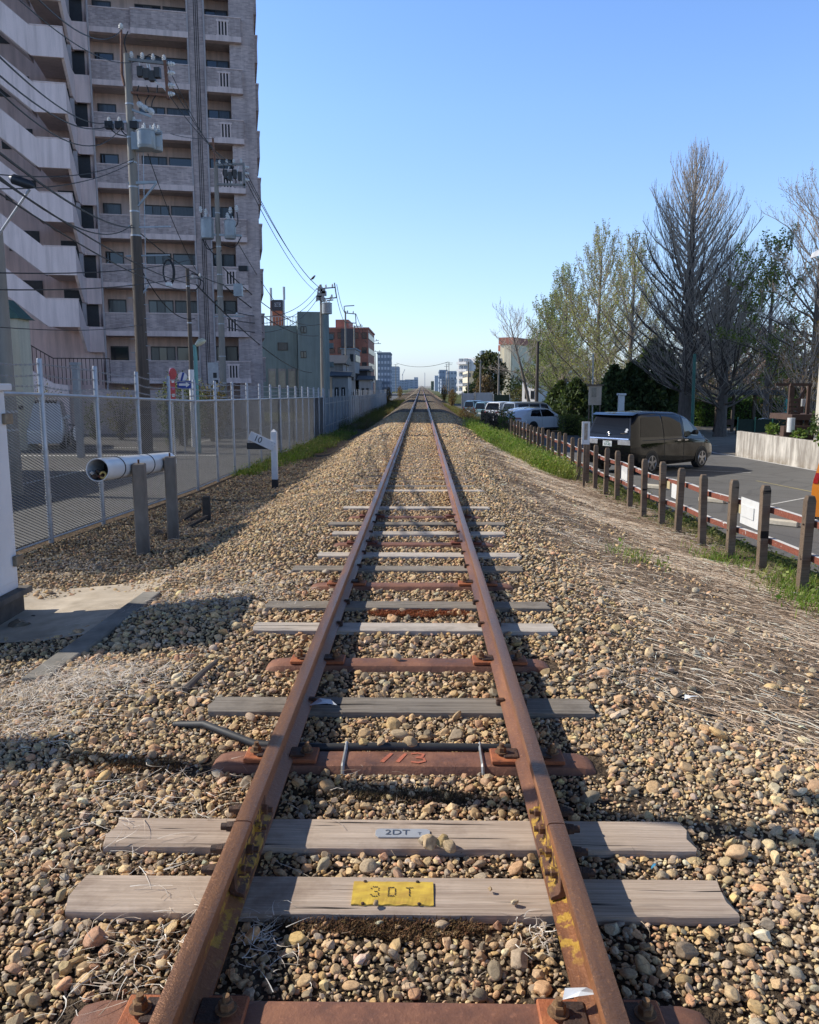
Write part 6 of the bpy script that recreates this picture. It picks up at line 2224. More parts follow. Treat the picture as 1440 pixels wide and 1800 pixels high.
MB().box(sp[0] - .03, 18.611, float(zt(sp[0], 18.6)) - .2, sp[0] + .02, 18.65, za).build('stake', M_TIMB, sg)

# wheel stops
M_STOP = M('wheel_stop', (.66, .6, .48), (.55, .5, .4), 12, .8)
for (px, py, lb) in ((1375, 925, 'pale concrete wheel stop nearest the orange car'), (1252, 884, 'pale wheel stop seen past the fourth timber post'), (1150, 860, 'pale wheel stop below the rear of the minivan')):
    c = np.append(GR(px, py), 0)
    c[2] = float(zrr(c[1])) + .014
    MB_ = MB().add(*(lambda m: (m.v, m.f))(MB().box(-.3, -.08, 0, .3, .08, .11, .02)))
    o = MB_.build('wheel_stop', M_STOP, None)
    o.location = c
    o.rotation_euler = (0, 0, radians(-42))
    tag(o, lb, 'wheel stop')
ms = tuple(on_ground(1424, 1005))
r = thing('striped_bollard', 'yellow and black striped stub post behind the nearest timber post', 'bollard', (4.55, 8.55, float(zt(4.55, 8.55))))
for k in range(6):
    MB().tube([(4.55, 8.55, float(zt(4.55, 8.55)) + k * .12), (4.55, 8.55, float(zt(4.55, 8.55)) + k * .12 + .12)], .055, 12).build('stripe_band', M('bollard_yellow', (.6, .45, .03), None, 9) if k % 2 else M_BLK2, r)

# dead dark shrub by the weeds
def shrub(label, c, rx, ry, rz, n, cols, seed, size=(.05, .12), name='shrub', twigs=30, cat='shrub', tw=.012):
    rg = np.random.default_rng(seed)
    r = thing(name, label, cat, c)
    c = np.array(c, float)
    mb = MB()
    for k in range(twigs):
        a, f = rg.uniform(0, 2 * pi), rg.uniform(.3, .95)
        e = c + np.array((cos(a) * rx * f, sin(a) * ry * f, rz * rg.uniform(.7, 1.9)))
        m_ = c + (e - c) * .5 + np.array((0, 0, rz * .25))
        mb.tube([c + rg.normal(0, .05, 3) * (1, 1, 0), m_, e], [tw * 1.4, tw, tw * .4], 4, cap=False)
    mb.build('stems', M_TWIG, r)
    if n:
        d = rg.normal(size=(n, 3))
        d /= np.linalg.norm(d, axis=1, keepdims=True)
        rad = rg.uniform(.35, 1, n) ** .5
        lum = 1 + .22 * np.sin(d[:, 0] * 5 + seed) * np.cos(d[:, 1] * 4 + d[:, 2] * 6)
        p = c + np.array((0, 0, rz)) + d * np.array((rx, ry, rz)) * (rad * lum)[:, None]
        p[:, 2] = np.maximum(p[:, 2], c[2] + .02)
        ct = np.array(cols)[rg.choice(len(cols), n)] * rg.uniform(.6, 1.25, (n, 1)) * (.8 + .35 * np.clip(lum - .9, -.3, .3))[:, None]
        V, F, T = leaf_quads(p, 0, seed + 1, rg.uniform(size[0], size[1], n), ct, .7)
        raw_mesh('foliage', V, F, M_LEAF, r, uvcol=T)
    return r
M_TWIG = M('twig_bark', (.12, .095, .075), (.07, .055, .045), 9, .9)
gg = lambda x, y: (x, y, float(zt(x, y)))
shrub('dark dead shrub beside the rails fence left of the white car', gg(3.75, 42), .7, 1.0, .8, 500, [(.05, .045, .03), (.08, .07, .04)], 61, twigs=70)
shrub('tall leafy weed clump before the silver car', gg(4.0, 38), .45, .8, .75, 900, [(.08, .14, .03), (.13, .19, .05)], 62)
shrub('reddish dry bush at the edge of the far right weeds', gg(3.6, 62), .8, 2.0, .5, 900, [(.22, .11, .05), (.15, .1, .05)], 63)
for k, (px, Y, c, h, lb) in enumerate(((682, 125, [(.3, .17, .03), (.22, .14, .04)], 1.2, 'orange brown column bush left of the far line, nearer one'), (703, 190, [(.28, .17, .04), (.2, .14, .05)], 1.3, 'orange brown bush left of the far line, farther one'),
                                        (781, 150, [(.3, .17, .04), (.2, .13, .05)], 1.4, 'orange brown bush right of the far line, farther one'), (795, 115, [(.27, .15, .04), (.18, .12, .05)], 1.2, 'orange brown bush right of the far line, nearer one'))):
    q = P(px, 690, Y)
    shrub(lb, (q[0], Y, -1.1), .6, 1.0, h, 800, c, 70 + k, (.1, .22))
# greenery behind the mesh fence
zz = float(zl(30))
for k, (px, Y, rx, h, n, cols, lb) in enumerate(((322, 34, 1.1, 1.5, 3800, [(.07, .1, .03), (.12, .15, .05), (.3, .32, .22)], 'leafy green shrub behind the mesh fence under the arrow sign'),
                                                 (372, 37, .9, 1.35, 2400, [(.11, .1, .03), (.2, .15, .05)], 'yellowish bush right of the teal lamp post'), (212, 38, .8, 1.2, 900, [(.2, .17, .06), (.3, .25, .1)], 'sparse yellow green sapling by the brick wall'),
                                                 (165, 38.5, .4, .9, 500, [(.2, .2, .05), (.15, .16, .04)], 'thin yellowish sapling behind the second fence post'), (78, 35, .9, 1.35, 700, [(.22, .18, .05), (.12, .12, .04)], 'yellowish shrub beside the white van'))):
    q = P(px, 740, Y)
    shrub(lb, (q[0], Y, float(zl(Y))), rx, rx, h, n, cols, 80 + k, (.05, .13))

# signs
M_SBLUE = M('sign_blue', (.02, .06, .32), (.018, .05, .27), 9, .4, grime=.1)
M_SRED = M('sign_red', (.5, .05, .05), (.4, .04, .04), 9, .4, grime=.1)
M_PINKS = M('sign_pink', (.62, .12, .35), None, 9, .4)
Ys = 28.5
s0 = P(307, 770, Ys)
sgn = thing('road_sign', 'no parking sign seen edge on with a pink and red sticker strip', 'road sign', (s0[0], Ys, float(zl(Ys))))
zt_ = P(303, 652, Ys)[2]
MB().tube([(s0[0], Ys, float(zl(Ys)) - .2), (s0[0] - .03, Ys, zt_ + .1)], .032, 10).build('post', M_WH2, sgn, smooth=True)
c = np.array(P(303.5, 657, Ys - .06))
nrm = np.array((.93, -.37, 0))
tn = np.array((.37, .93, 0))
for rr, m, o_ in ((.2, M_PINKS, 0), (.19, M_SRED, .012)):
    MB().tube([c + nrm * (o_), c + nrm * (o_ + .01)], rr, 24).build('disc', m, sgn)
c2 = np.array(P(304, 683, Ys - .06))
MB().obox(c2, nrm, tn, (0, 0, 1), .008, .12, .36).build('strip', M_SRED, sgn)
for k in range(3):
    MB().obox(c2 + (0, 0, .25 - k * .24), nrm, tn, (0, 0, 1), .012, .07, .05).build('sticker', M_PINKS if k % 2 else M_BOARD, sgn)
s1 = P(321, 700, 29.0)
sgn = thing('road_sign', 'blue one way arrow plate under a round white disc with a blue slash', 'road sign', (s1[0], 29.0, float(zl(29))))
q = lambda px, py: np.array(P(px, py, 28.9))
MB().tube([(s1[0], 29.05, float(zl(29)) - .2), (s1[0], 29.05, q(321, 654)[2])], .032, 10).build('post', M_GALV, sgn, smooth=True)
a, b = q(311, 669), q(335.5, 683)
MB().box(a[0], 28.93, b[2], b[0], 28.95, a[2]).build('arrow_plate', M_SBLUE, sgn)
def flat(pts, Y, mat, nm, par):
    MB().add([(p[0], Y, p[2]) for p in pts], [tuple(range(len(pts)))]).build(nm, mat, par)
w, h = b[0] - a[0], a[2] - b[2]
zc = (a[2] + b[2]) / 2
xl, xr_ = a[0] + w * .12, b[0] - w * .08
flat([(xl, 0, zc - h * .14), (xr_ - w * .28, 0, zc - h * .14), (xr_ - w * .28, 0, zc - h * .36), (xr_, 0, zc), (xr_ - w * .28, 0, zc + h * .36), (xr_ - w * .28, 0, zc + h * .14), (xl, 0, zc + h * .14)], 28.925, M_WH2, 'arrow', sgn)
c = q(320, 662)
MB().tube([(c[0], 28.95, c[2]), (c[0], 28.965, c[2])], .16, 28).build('round_disc', M_WH2, sgn)
MB().obox((c[0], 28.944, c[2]), (.3, 0, .95), (0, 1, 0), (-.95, 0, .3), .15, .003, .035).build('slash', M_SBLUE, sgn)
# white square post, white notice panel near the pier
q0 = P(140, 760, 27.5)
r = thing('square_post', 'white square steel post with a flat cap behind the mesh fence', 'post', (q0[0], 27.5, float(zl(27.5))))
MB().box(q0[0] - .1, 27.4, float(zl(27.5)) - .1, q0[0] + .1, 27.6, P(140, 642, 27.5)[2]).build('shaft', M_GALV, r, bevel=.01)
MB().box(q0[0] - .14, 27.36, P(140, 642, 27.5)[2] + .001, q0[0] + .14, 27.64, P(140, 638, 27.5)[2] + .02).build('cap', M_GALV, r)
p0, p1 = P(365, 637, 40), P(385, 690, 40)
r = thing('standing_sign', 'pale grey panel with dark print standing before the brick pier', 'sign', (p0[0], 40, float(zl(40))))
MB().box(p0[0], 40, p1[2], p1[0], 40.05, p0[2]).build('panel', M('panel_grey', (.5, .52, .54), None, 6, .5), r)
MB().box(p0[0] + .25, 39.985, p1[2] + .7, p0[0] + .42, 39.999, p1[2] + .95).box(p0[0] + .3, 39.985, p1[2] + .45, p0[0] + .48, 39.999, p1[2] + .6).build('print', M_BLK2, r)
MB().box(p0[0] + .05, 40.051, float(zl(40)), p0[0] + .1, 40.1, p0[2]).build('post', M_GALV, r)

# ------------------------------------------------------------------ concrete wall, garden, house, deck
M_WALLW = NT('stained_white_wall')
_t = M_WALLW
v = _t.n('NewGeometry').outputs['Position']
st = _t.noise(_t.n('Mapping', {'Vector': v, 'Scale': (2, 2, .25)}).outputs[0], 2.2, 6, .7)
n2 = _t.noise(v, 1.4, 5, .65)
sz = _t.n('SeparateXYZ', {0: v})
cc = _t.mix(_t.ramp(n2, [(.35, 0.0), (.65, 1.0)]), (.66, .61, .53), (.5, .46, .4))
cc = _t.mix(_t.ramp(st, [(.42, .75), (.6, 0.0)]), cc, (.2, .17, .14))
cc = _t.mix(_t.n('MapRange', {'Value': sz.outputs['Z'], 'From Min': -.75, 'From Max': -1.1}).outputs[0], cc, _t.mix(_t.ramp(n2, [(.4, 0.0), (.6, 1.0)]), cc, (.2, .16, .11)))
_t.set(Base_Color=cc, Roughness=.9)
_t.bump(n2, .3, .02)
wl = thing('concrete_wall', 'stained off white concrete retaining wall right of the car park', 'wall', (12.95, 24, -1.0))
MB().prism([(10, -1.4), (33.6, -1.4), (33.6, -.13), (10, -.04)], 12.9, 13.1, lambda a, b, h: (h, a, b)).build('wall_body', _t.m, wl, bevel=.015)
gd = MB().box(13.101, 10, -1.3, 34, 33.5, -.2).build('garden_soil', M('garden_soil', (.14, .1, .07), (.08, .06, .045), 4, .95), None)
tag(gd, 'raised garden bed behind the concrete wall', kind='structure')
for k, (px, py, Y, rx, h, n, lb) in enumerate(((1412, 756, 26, .7, .32, 1300, 'large green leafy plant spilling over the concrete wall'), (1340, 747, 31, .35, .22, 260, 'small green plant on the left part of the concrete wall'), (1368, 750, 29, .3, .16, 180, 'low sprig of leaves on the middle of the concrete wall'), (1436, 742, 27.5, .6, .5, 700, 'dark green shrub behind the plant on the wall'))):
    shrub(lb, (13.15 + .1 * k, Y, -.15 - (.15 if k == 0 else 0)), rx * .7, rx, h, n, [(.16, .25, .05), (.25, .33, .08), (.1, .17, .04)] if k < 3 else [(.06, .1, .03), (.09, .14, .04)], 90 + k, (.07, .18), twigs=12)
M_HW = stain_mat('cream_house_wall', (.66, .6, .5), (.6, .54, .45), .8, .15)
hs2 = thing('cream_house', 'corner of a cream house with a white eave at the right edge', 'building', (14, 25, -.2))
zt_ = P(1434, 447, 27.7)[2]
MB().box(13.25, 14, -.19, 22, 27.75, zt_).build('wall', M_HW, hs2)
MB().prism([(12.9, zt_ - .05), (12.95, zt_ + .12), (17.6, zt_ + 2.6), (22.3, zt_ + .12), (22.35, zt_ - .05), (17.6, zt_ + 2.4)], 13.6, 28.2, lambda a, b, h: (a, h, b)).build('roof', M('eave_white', (.62, .62, .62), (.5, .5, .5), 6, .5), hs2)
M_DECK = M('deck_brown', (.115, .065, .045), (.08, .045, .032), 6, .7, 0, .1, .01, .3)
dk = thing('wooden_deck', 'dark brown wooden deck with steps and a pergola frame beside the house', 'deck', (14.8, 30.5, -.2))
q = lambda px, py, Y=30.5: np.array(P(px, py, Y))
for px, t0, b0, Y in ((1391, 676, 760, 30.3), (1423, 676, 760, 30.3), (1394, 680, 745, 31.6), (1412, 680, 745, 31.6), (1405, 700, 762, 30.25)):
    a, b = q(px, t0, Y), q(px, b0, Y)
    MB().box(a[0] - .055, Y - .055, -.19, a[0] + .055, Y + .055, a[2]).build('deck_post', M_DECK, dk)
a, b = q(1388, 676, 30.3), q(1426, 676, 30.3)
MB().bar(a + (0, -.09, 0), b + (0, -.09, 0), .06, .1).bar(a + (0, 1.2, 0), b + (0, 1.2, 0), .06, .1).build('top_beam', M_DECK, dk)
MB().bar(q(1405, 702, 30.2), q(1416, 682, 30.2), .07).build('brace', M_DECK, dk)
for k, py in enumerate((703, 711, 719, 727)):
    a, b = q(1389, py, 30.2), q(1406, py, 30.2)
    MB().bar(a, b, .03, .12).build('slat_board', M_DECK, dk)
a, b = q(1386, 733, 30.2), q(1428, 733, 30.2)
MB().box(a[0], 29.9, b[2] - .1, b[0] + 1, 31.8, a[2] + .1).build('deck_floor', M_DECK, dk)
a, b = q(1370, 748, 30.0), q(1432, 752, 30.0)
MB().box(a[0], 29.6, -.19, b[0], 29.89, a[2]).build('step', M_DECK, dk)
tag(MB().tube([q(1391, 742, 29.5) - (0, 0, .35), q(1391, 742, 29.5) + (0, 0, .15)], .13, 14).build('white_tub', M_BOARD, None, smooth=True), 'white cylinder tub below the brown deck', 'tub')
hp = thing('hanging_pot', 'white pot hanging inside the deck frame', 'pot', q(1411, 707, 30.6))
MB().lathe([(.07, -.15), (.1, 0), (.11, .12), (.1, .12), (.06, -.1)], q(1411, 707, 30.6), 14).build('pot', M_BOARD, hp, smooth=True)
MB().tube([q(1411, 703, 30.6), q(1411, 678, 30.6)], .008, 5).build('hanger', M_DECK, hp)

# park furniture
M_GRN = M('green_post_paint', (.03, .16, .12), (.025, .12, .09), 6, .5)
yg = 44
b = P(1221, 748, yg)
r = thing('green_pole', 'tall dark green pole in front of the big bare tree', 'pole', (b[0], yg, float(zrr(yg))))
MB().tube([(b[0] - .1, yg, float(zrr(yg)) - .1), P(1221.5, 622, yg)], .085, 12).build('shaft', M_GRN, r, smooth=True)
yp = 47
r = thing('info_board', 'cream park notice box on posts beside a thin grey pole', 'notice board', (P(1048, 700, yp)[0], yp, float(zrr(yp))))
a, b = P(1037, 678, yp), P(1057, 712, yp)
MB().box(a[0], yp, b[2], b[0], yp + .3, a[2]).build('box', M('board_cream', (.66, .5, .36), (.58, .44, .31), 6, .6), r)
MB().box(a[0] + .12, yp - .03, b[2] + .45, b[0] - .3, yp - .001, a[2] - .12).build('pane', M('board_pane', (.4, .34, .26), None, 9, .2), r)
MB().box(a[0] - .1, yp - .1, a[2] + .001, b[0] + .1, yp + .4, a[2] + .08).build('roof', M_TIMB, r)
for x in (a[0] + .03, b[0] - .03):
    MB().box(x - .03, yp + .1, float(zrr(yp)), x + .03, yp + .2, b[2] - .001).build('leg', M_TIMB, r)
b = P(1043, 712, yp + .5)
tag(MB().tube([(b[0], yp + .5, float(zrr(yp))), P(1043, 621, yp + .5)], .04, 10).build('thin_pole', M_GALV, None, smooth=True), 'thin grey pole behind the cream notice box', 'pole')
a, b = P(1089, 692, 46), P(1098, 712, 46)
r = thing('drinking_fountain', 'small white stone fountain before the dark conifers', 'fountain', ((a[0] + b[0]) / 2, 46, float(zrr(46))))
MB().box(a[0], 46, float(zrr(46)), b[0], 46.3, a[2] - .1, .02).build('pillar', M_BOARD, r)
MB().box(a[0] - .06, 45.9, a[2] - .099, b[0] + .06, 46.4, a[2] + .02, .02).build('basin', M_BOARD, r)
MB().tube([(b[0], 46.1, -.8), (b[0] + .2, 46.0, -.95), (b[0] + .5, 46, -1.2)], .05, 8).build('spout_slab', M_BOARD, r)
# pergola roof with posts, benches
yq = 58
r = thing('pergola', 'low dark pergola roof on posts in the shaded park', 'pergola', (P(1320, 720, yq)[0], yq, float(zrr(yq))))
a, b = P(1255, 688, yq), P(1362, 694, yq)
MB().box(a[0], yq - 1.5, b[2], b[0], yq + 1.5, a[2] + .1).build('roof', M_BLK2, r)
for px in (1262, 1290, 1327, 1356):
    c = P(px, 700, yq)
    MB().box(c[0] - .09, yq - .1, float(zrr(yq)), c[0] + .09, yq + .1, b[2] - .001).build('post', M_POLED, r)
for (px, lb) in ((1282, 'brown park bench left of the middle pergola post'), (1316, 'dark park table between the pergola posts')):
    c = P(px, 724, 54)
    g_ = float(zrr(54))
    r = thing('park_bench', lb, 'bench', (c[0], 54, g_))
    MB().box(c[0] - .8, 53.8, g_ + .42, c[0] + .8, 54.2, g_ + .48).build('seat', M_DECK, r)
    MB().box(c[0] - .8, 54.22, g_ + .6, c[0] + .8, 54.26, g_ + .95).build('backrest', M_DECK, r)
    for s in (-.65, .65):
        MB().box(c[0] + s - .04, 53.85, g_, c[0] + s + .04, 54.24, g_ + .419).build('leg', M_DECK, r)
for px, lb in ((1348, 'turquoise post on the green play ground by the deck'),):
    pass
c = P(1382, 720, 52)
tag(MB().tube([(c[0], 52, float(zrr(52))), P(1382, 694, 52)], .1, 10).build('play_post', M('play_turquoise', (.05, .4, .32), None, 6, .5), None, smooth=True), 'turquoise post on the play ground left of the deck', 'post')
a = P(1330, 727, 53)
tag(MB().box(a[0], 53, float(zrr(53)), a[0] + 4.5, 56, float(zrr(53)) + .05).build('play_mat', M('play_green', (.05, .25, .14), None, 6, .7), None), 'green play ground mat in the park', kind='structure')
a, b = P(1297, 737, 36.5), P(1378, 757, 36.5)
r = thing('net_fence', 'dark green net fence panel behind the concrete wall', 'fence', (a[0], 36.5, float(zrr(36))))
MB().box(a[0], 36.5, float(zrr(36)), b[0] + 1, 36.54, a[2]).build('net', M('net_green', (.02, .05, .04), None, 6, .8), r)
for x in np.linspace(a[0], b[0] + 1, 5):
    MB().tube([(x, 36.47, float(zrr(36))), (x, 36.47, a[2] + .1)], .03, 8).build('post', M_GRN, r)

# hedges: many leaf faces over a dark core
def hedge(label, x0, x1, y0, y1, h, n, cols, seed, size=(.06, .13)):
    rg = np.random.default_rng(seed)
    g_ = float(zrr((y0 + y1) / 2))
    r = thing('hedge', label, 'hedge', ((x0 + x1) / 2, (y0 + y1) / 2, g_))
    MB().box(x0 + .12, y0 + .12, g_, x1 - .12, y1 - .12, g_ + h - .14, .1).build('branches', M('hedge_core', (.02, .025, .012), (.035, .04, .02), 5, .9), r)
    f = rg.integers(0, 3, n)
    p = np.stack([rg.uniform(x0, x1, n), rg.uniform(y0, y1, n), rg.uniform(0, h, n)], -1)
    p[f == 0, 2] = h
    p[f == 1, 1] = y0
    s = rg.uniform(size=n) < .5
    p[(f == 2) & s, 0] = x0
    p[(f == 2) & ~s, 0] = x1
    p += rg.normal(0, .06, p.shape)
    p[:, 2] += g_
    ct = np.array(cols)[rg.choice(len(cols), n)] * rg.uniform(.55, 1.25, (n, 1))
    V, F, T = leaf_quads(p, 0, seed + 1, rg.uniform(size[0], size[1], n), ct, .8)
    raw_mesh('foliage', V, F, M_LEAF, r, uvcol=T)
HC = [(.08, .11, .025), (.13, .16, .04), (.2, .19, .06)]
HD = [(.03, .045, .018), (.05, .065, .025)]
def hx(px, Y):
    return P(px, 715, Y)[0]
hedge('sunlit clipped hedge left of the cream notice box', hx(990, 52), hx(1025, 52), 52, 53.6, 1.15, 3000, HC, 101)
hedge('sunlit low hedge below the cream notice box', hx(1028, 49), hx(1062, 49), 49, 50.4, 1.0, 3000, HC, 102)
hedge('dark clipped hedge behind the white sports utility car', hx(946, 60), hx(985, 60), 60, 61.5, 1.35, 3200, HD, 103)
hedge('long dark low hedge in front of the conifers', hx(1064, 47), hx(1162, 47), 47.5, 48.6, .85, 5200, [(.045, .06, .022), (.07, .085, .03)], 104)
hedge('low green hedge deep in the park behind the pergola', hx(1235, 66), hx(1420, 66), 66, 69, 2.1, 9000, [(.07, .13, .03), (.12, .2, .04), (.05, .08, .03)], 105, (.12, .25))
hedge('yellow green clipped bush left of the bare dark pole', hx(928, 72), hx(942, 72), 72, 73.5, 1.1, 1200, HC, 106)

# ------------------------------------------------------------------ trees
def bark(name, a, b):
    t = NT(name)
    v = t.co()
    s = t.noise(t.n('Mapping', {'Vector': v, 'Scale': (6, 6, 1.1)}).outputs[0], 2.5, 6, .7)
    t.set(Base_Color=t.mix(t.ramp(s, [(.35, 0.0), (.65, 1.0)]), a, b), Roughness=.9)
    t.bump(s, .6, .03)
    return t.m
M_BARK = bark('grey_bark', (.13, .105, .085), (.25, .21, .175))
M_BARKD = bark('dark_bark', (.075, .06, .05), (.14, .115, .095))
M_BARKL = bark('twig_pale', (.36, .31, .26), (.5, .43, .36))

class Tubes:
    """tapered branches gathered as arrays"""
    def __init__(s):
        s.V, s.F, s.n = [], [], 0
    def add(s, pts, r, n=4):
        m = len(pts)
        d = np.gradient(pts, axis=0)
        d /= np.linalg.norm(d, axis=1, keepdims=True) + 1e-9
        u = np.cross(d, np.array((.31, .17, .93)))
        bad = np.linalg.norm(u, axis=1) < .05
        u[bad] = np.cross(d[bad], np.array((1.0, 0, 0)))
        u /= np.linalg.norm(u, axis=1, keepdims=True)
        w = np.cross(d, u)
        a = np.arange(n) * 2 * pi / n
        ring = pts[:, None] + (u[:, None] * np.cos(a)[None, :, None] + w[:, None] * np.sin(a)[None, :, None]) * np.asarray(r)[:, None, None]
        s.V.append(ring.reshape(-1, 3))
        i = np.arange(m - 1)[:, None] * n
        k = np.arange(n)[None]
        k2 = (k + 1) % n
        s.F.append(np.stack([i + k, i + k2, i + n + k2, i + n + k], -1).reshape(-1, 4) + s.n)
        s.n += m * n
    def build(s, name, mat, par):
        if s.V:
            return raw_mesh(name, np.concatenate(s.V), np.concatenate(s.F), mat, par, smooth=True)

def tree(label, base, H, style, seed, spread, n1, leaf=None, trunk_r=None, nleaf=0, lsize=(.08, .16), bark_m=None, twig_m=None, lean=(0, 0), clear=.12, thick=1.0, second=None, cat='tree', name='tree', n2k=1.0):
    rg = np.random.default_rng(seed)
    r = thing(name, label, cat, base)
    base = np.array(base, float)
    T, C = Tubes(), Tubes()
    tr = trunk_r or H * .016
    tips = []
    def trunk(b, h, r0):
        z = np.linspace(0, 1, 14)
        p = b + np.stack([lean[0] * z + .04 * np.sin(z * 7 + seed) * h * .1, lean[1] * z + .03 * np.cos(z * 5 + seed) * h * .1, z * h], -1)
        rr = r0 * (1 - z) ** .8 * 1.0 + .02
        rr[0] *= 1.35
        T.add(p, rr, 10)
        return p, rr
    def at(p, f):
        x = f * (len(p) - 1)
        i = min(int(x), len(p) - 2)
        return p[i] + (p[i + 1] - p[i]) * (x - i)
    def branch(o, az, el0, el1, L, r0, depth, tubes):
        n = 6 if depth == 1 else (4 if depth == 2 else 3)
        pts = [o]
        a = az
        for k in range(n):
            f = (k + 1) / n
            el = el0 + (el1 - el0) * f
            a = a + rg.normal(0, .13 if depth < 3 else .25) * (1.9 if style == 'round' else 1)
            el += rg.normal(0, .08) * (2 if style == 'round' else 1)
            pts.append(pts[-1] + np.array((cos(a) * cos(el), sin(a) * cos(el), sin(el))) * L / n)
        pts = np.array(pts)
        rr = np.linspace(r0, max(r0 * .2, .0045 * thick), n + 1)
        tubes.add(pts, rr, 6 if depth == 1 else 3)
        return pts
    stems = [(base, H, tr, n1)]
    if second:
        stems.append((base + np.array((second[0], second[1], 0)), H * second[2], tr * .75, int(n1 * .6)))
    for (b, h, r0, nn) in stems:
        tp, trr = trunk(b, h, r0)
        ga = rg.uniform(0, 6)
        for i in range(nn):
            f = clear + (1 - clear) * ((i + .5) / nn) ** (1.0 if style != 'round' else .8)
            f = min(f, .985)
            ga += 2.399 + rg.normal(0, .3)
            o = at(tp, f)
            if style == 'ginkgo':
                prof = np.interp(f, [0, clear, .25, .45, .65, .82, .93, 1], [.5, .85, 1, .95, .74, .5, .34, .16])
                el0, el1 = np.interp(f, [0, .3, .7, 1], [.1, .45, .75, 1.15]), np.interp(f, [0, .3, .7, 1], [.55, .9, 1.1, 1.4])
            elif style == 'round':
                prof = np.interp(f, [0, clear, .5, .8, 1], [.7, .95, 1, .8, .4])
                el0, el1 = np.interp(f, [clear, 1], [.45, 1.1]) + rg.normal(0, .15), np.interp(f, [clear, 1], [.15, .95]) + rg.normal(0, .2)
            else:       # broom: many steep rods
                prof = np.interp(f, [0, clear, .4, .8, 1], [.8, 1, .9, .5, .2])
                el0, el1 = np.interp(f, [clear, .5, 1], [.2, .6, 1.15]), np.interp(f, [clear, .5, 1], [.8, 1.05, 1.4])
            L1 = spread * prof * rg.uniform(.75, 1.15)
            rb = min(r0 * .26 * (1 - f) ** .7 + .014, .075)
            p1 = branch(o, ga, el0, el1, L1, rb, 1, T if f < .55 else C)
            m2 = max(4, int(L1 * 3.1 * n2k))
            for j in range(m2):
                g = .12 + .85 * (j + rg.uniform(0, 1)) / m2
                o2 = at(p1, g)
                d = at(p1, min(1, g + .1)) - at(p1, max(0, g - .1))
                azd = atan2(d[1], d[0])
                eld = atan2(d[2], sqrt(d[0] ** 2 + d[1] ** 2))
                L2 = max(.35, L1 * .42 * (1.05 - g) + .3) * rg.uniform(.7, 1.25)
                p2 = branch(o2, azd + rg.choice((-1, 1)) * rg.uniform(.4, .95), eld + rg.uniform(-.25, .4), eld + rg.uniform(.1, .55), L2, max(.0095 * thick, rb * .3 * (1 - g * .6)), 2, C)
                m3 = max(2, int(L2 * 4.2))
                for q in range(m3):
                    g3 = .2 + .8 * (q + rg.uniform(0, 1)) / m3
                    o3 = at(p2, min(g3, .999))
                    d = p2[-1] - p2[0]
                    azd = atan2(d[1], d[0])
                    eld = atan2(d[2], sqrt(d[0] ** 2 + d[1] ** 2))
                    L3 = rg.uniform(.2, .55) * (1 if L2 > .6 else .7)
                    p3 = branch(o3, azd + rg.uniform(-1.1, 1.1), eld + rg.uniform(-.4, .6), eld + rg.uniform(.0, .7), L3, .0062 * thick, 3, C)
                    tips.append(p3[-1])
                    tips.append(p3[1])
    T.build('trunk', bark_m or M_BARK, r)
    C.build('crown', twig_m or M_BARKL, r)
    if nleaf and leaf:
        tips = np.array(tips)
        k = rg.integers(0, len(tips), nleaf)
        c = tips[k] + rg.normal(0, .07, (nleaf, 3))
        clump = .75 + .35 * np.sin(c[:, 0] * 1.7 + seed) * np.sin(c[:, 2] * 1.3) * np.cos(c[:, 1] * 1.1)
        ct = np.array(leaf)[rg.choice(len(leaf), nleaf)] * rg.uniform(.65, 1.25, (nleaf, 1)) * clump[:, None]
        V, F, Tn = leaf_quads(c, 0, seed + 1, rg.uniform(lsize[0], lsize[1], nleaf), ct, .8)
        raw_mesh('foliage', V, F, M_LEAF, r, uvcol=Tn)
    return r

def tb(px, Y):
    q = P(px, 720, Y)
    return (q[0], Y, float(zrr(Y)))
def th(px, py, Y):
    return P(px, py, Y)[2] - float(zrr(Y))
BUD = [(.42, .45, .13), (.5, .5, .2), (.33, .37, .12), (.52, .47, .24)]
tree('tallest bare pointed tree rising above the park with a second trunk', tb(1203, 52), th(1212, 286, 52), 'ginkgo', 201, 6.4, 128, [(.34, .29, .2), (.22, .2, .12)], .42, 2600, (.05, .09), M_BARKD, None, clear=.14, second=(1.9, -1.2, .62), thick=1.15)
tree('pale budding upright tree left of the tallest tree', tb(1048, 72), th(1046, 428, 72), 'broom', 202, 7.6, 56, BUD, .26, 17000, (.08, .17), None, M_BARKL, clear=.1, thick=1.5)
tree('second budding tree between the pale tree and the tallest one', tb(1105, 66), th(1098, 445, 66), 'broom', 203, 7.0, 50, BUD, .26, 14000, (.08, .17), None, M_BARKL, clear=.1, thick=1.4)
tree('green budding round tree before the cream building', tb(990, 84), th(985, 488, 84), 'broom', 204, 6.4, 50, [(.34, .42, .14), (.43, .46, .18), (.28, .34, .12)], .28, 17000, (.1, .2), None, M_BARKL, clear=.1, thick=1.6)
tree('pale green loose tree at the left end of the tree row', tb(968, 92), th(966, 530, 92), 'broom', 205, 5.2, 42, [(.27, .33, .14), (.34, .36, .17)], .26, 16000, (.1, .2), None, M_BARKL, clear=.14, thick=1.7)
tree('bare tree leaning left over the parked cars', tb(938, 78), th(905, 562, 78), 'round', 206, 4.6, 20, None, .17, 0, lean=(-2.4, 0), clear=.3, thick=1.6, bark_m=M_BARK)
tree('wide bare tree with fine purple brown twigs at the right edge', tb(1425, 41), th(1410, 362, 41), 'round', 207, 4.6, 46, [(.4, .28, .27), (.5, .37, .35)], .27, 4500, (.04, .08), M_BARKD, None, clear=.22, thick=1.1)
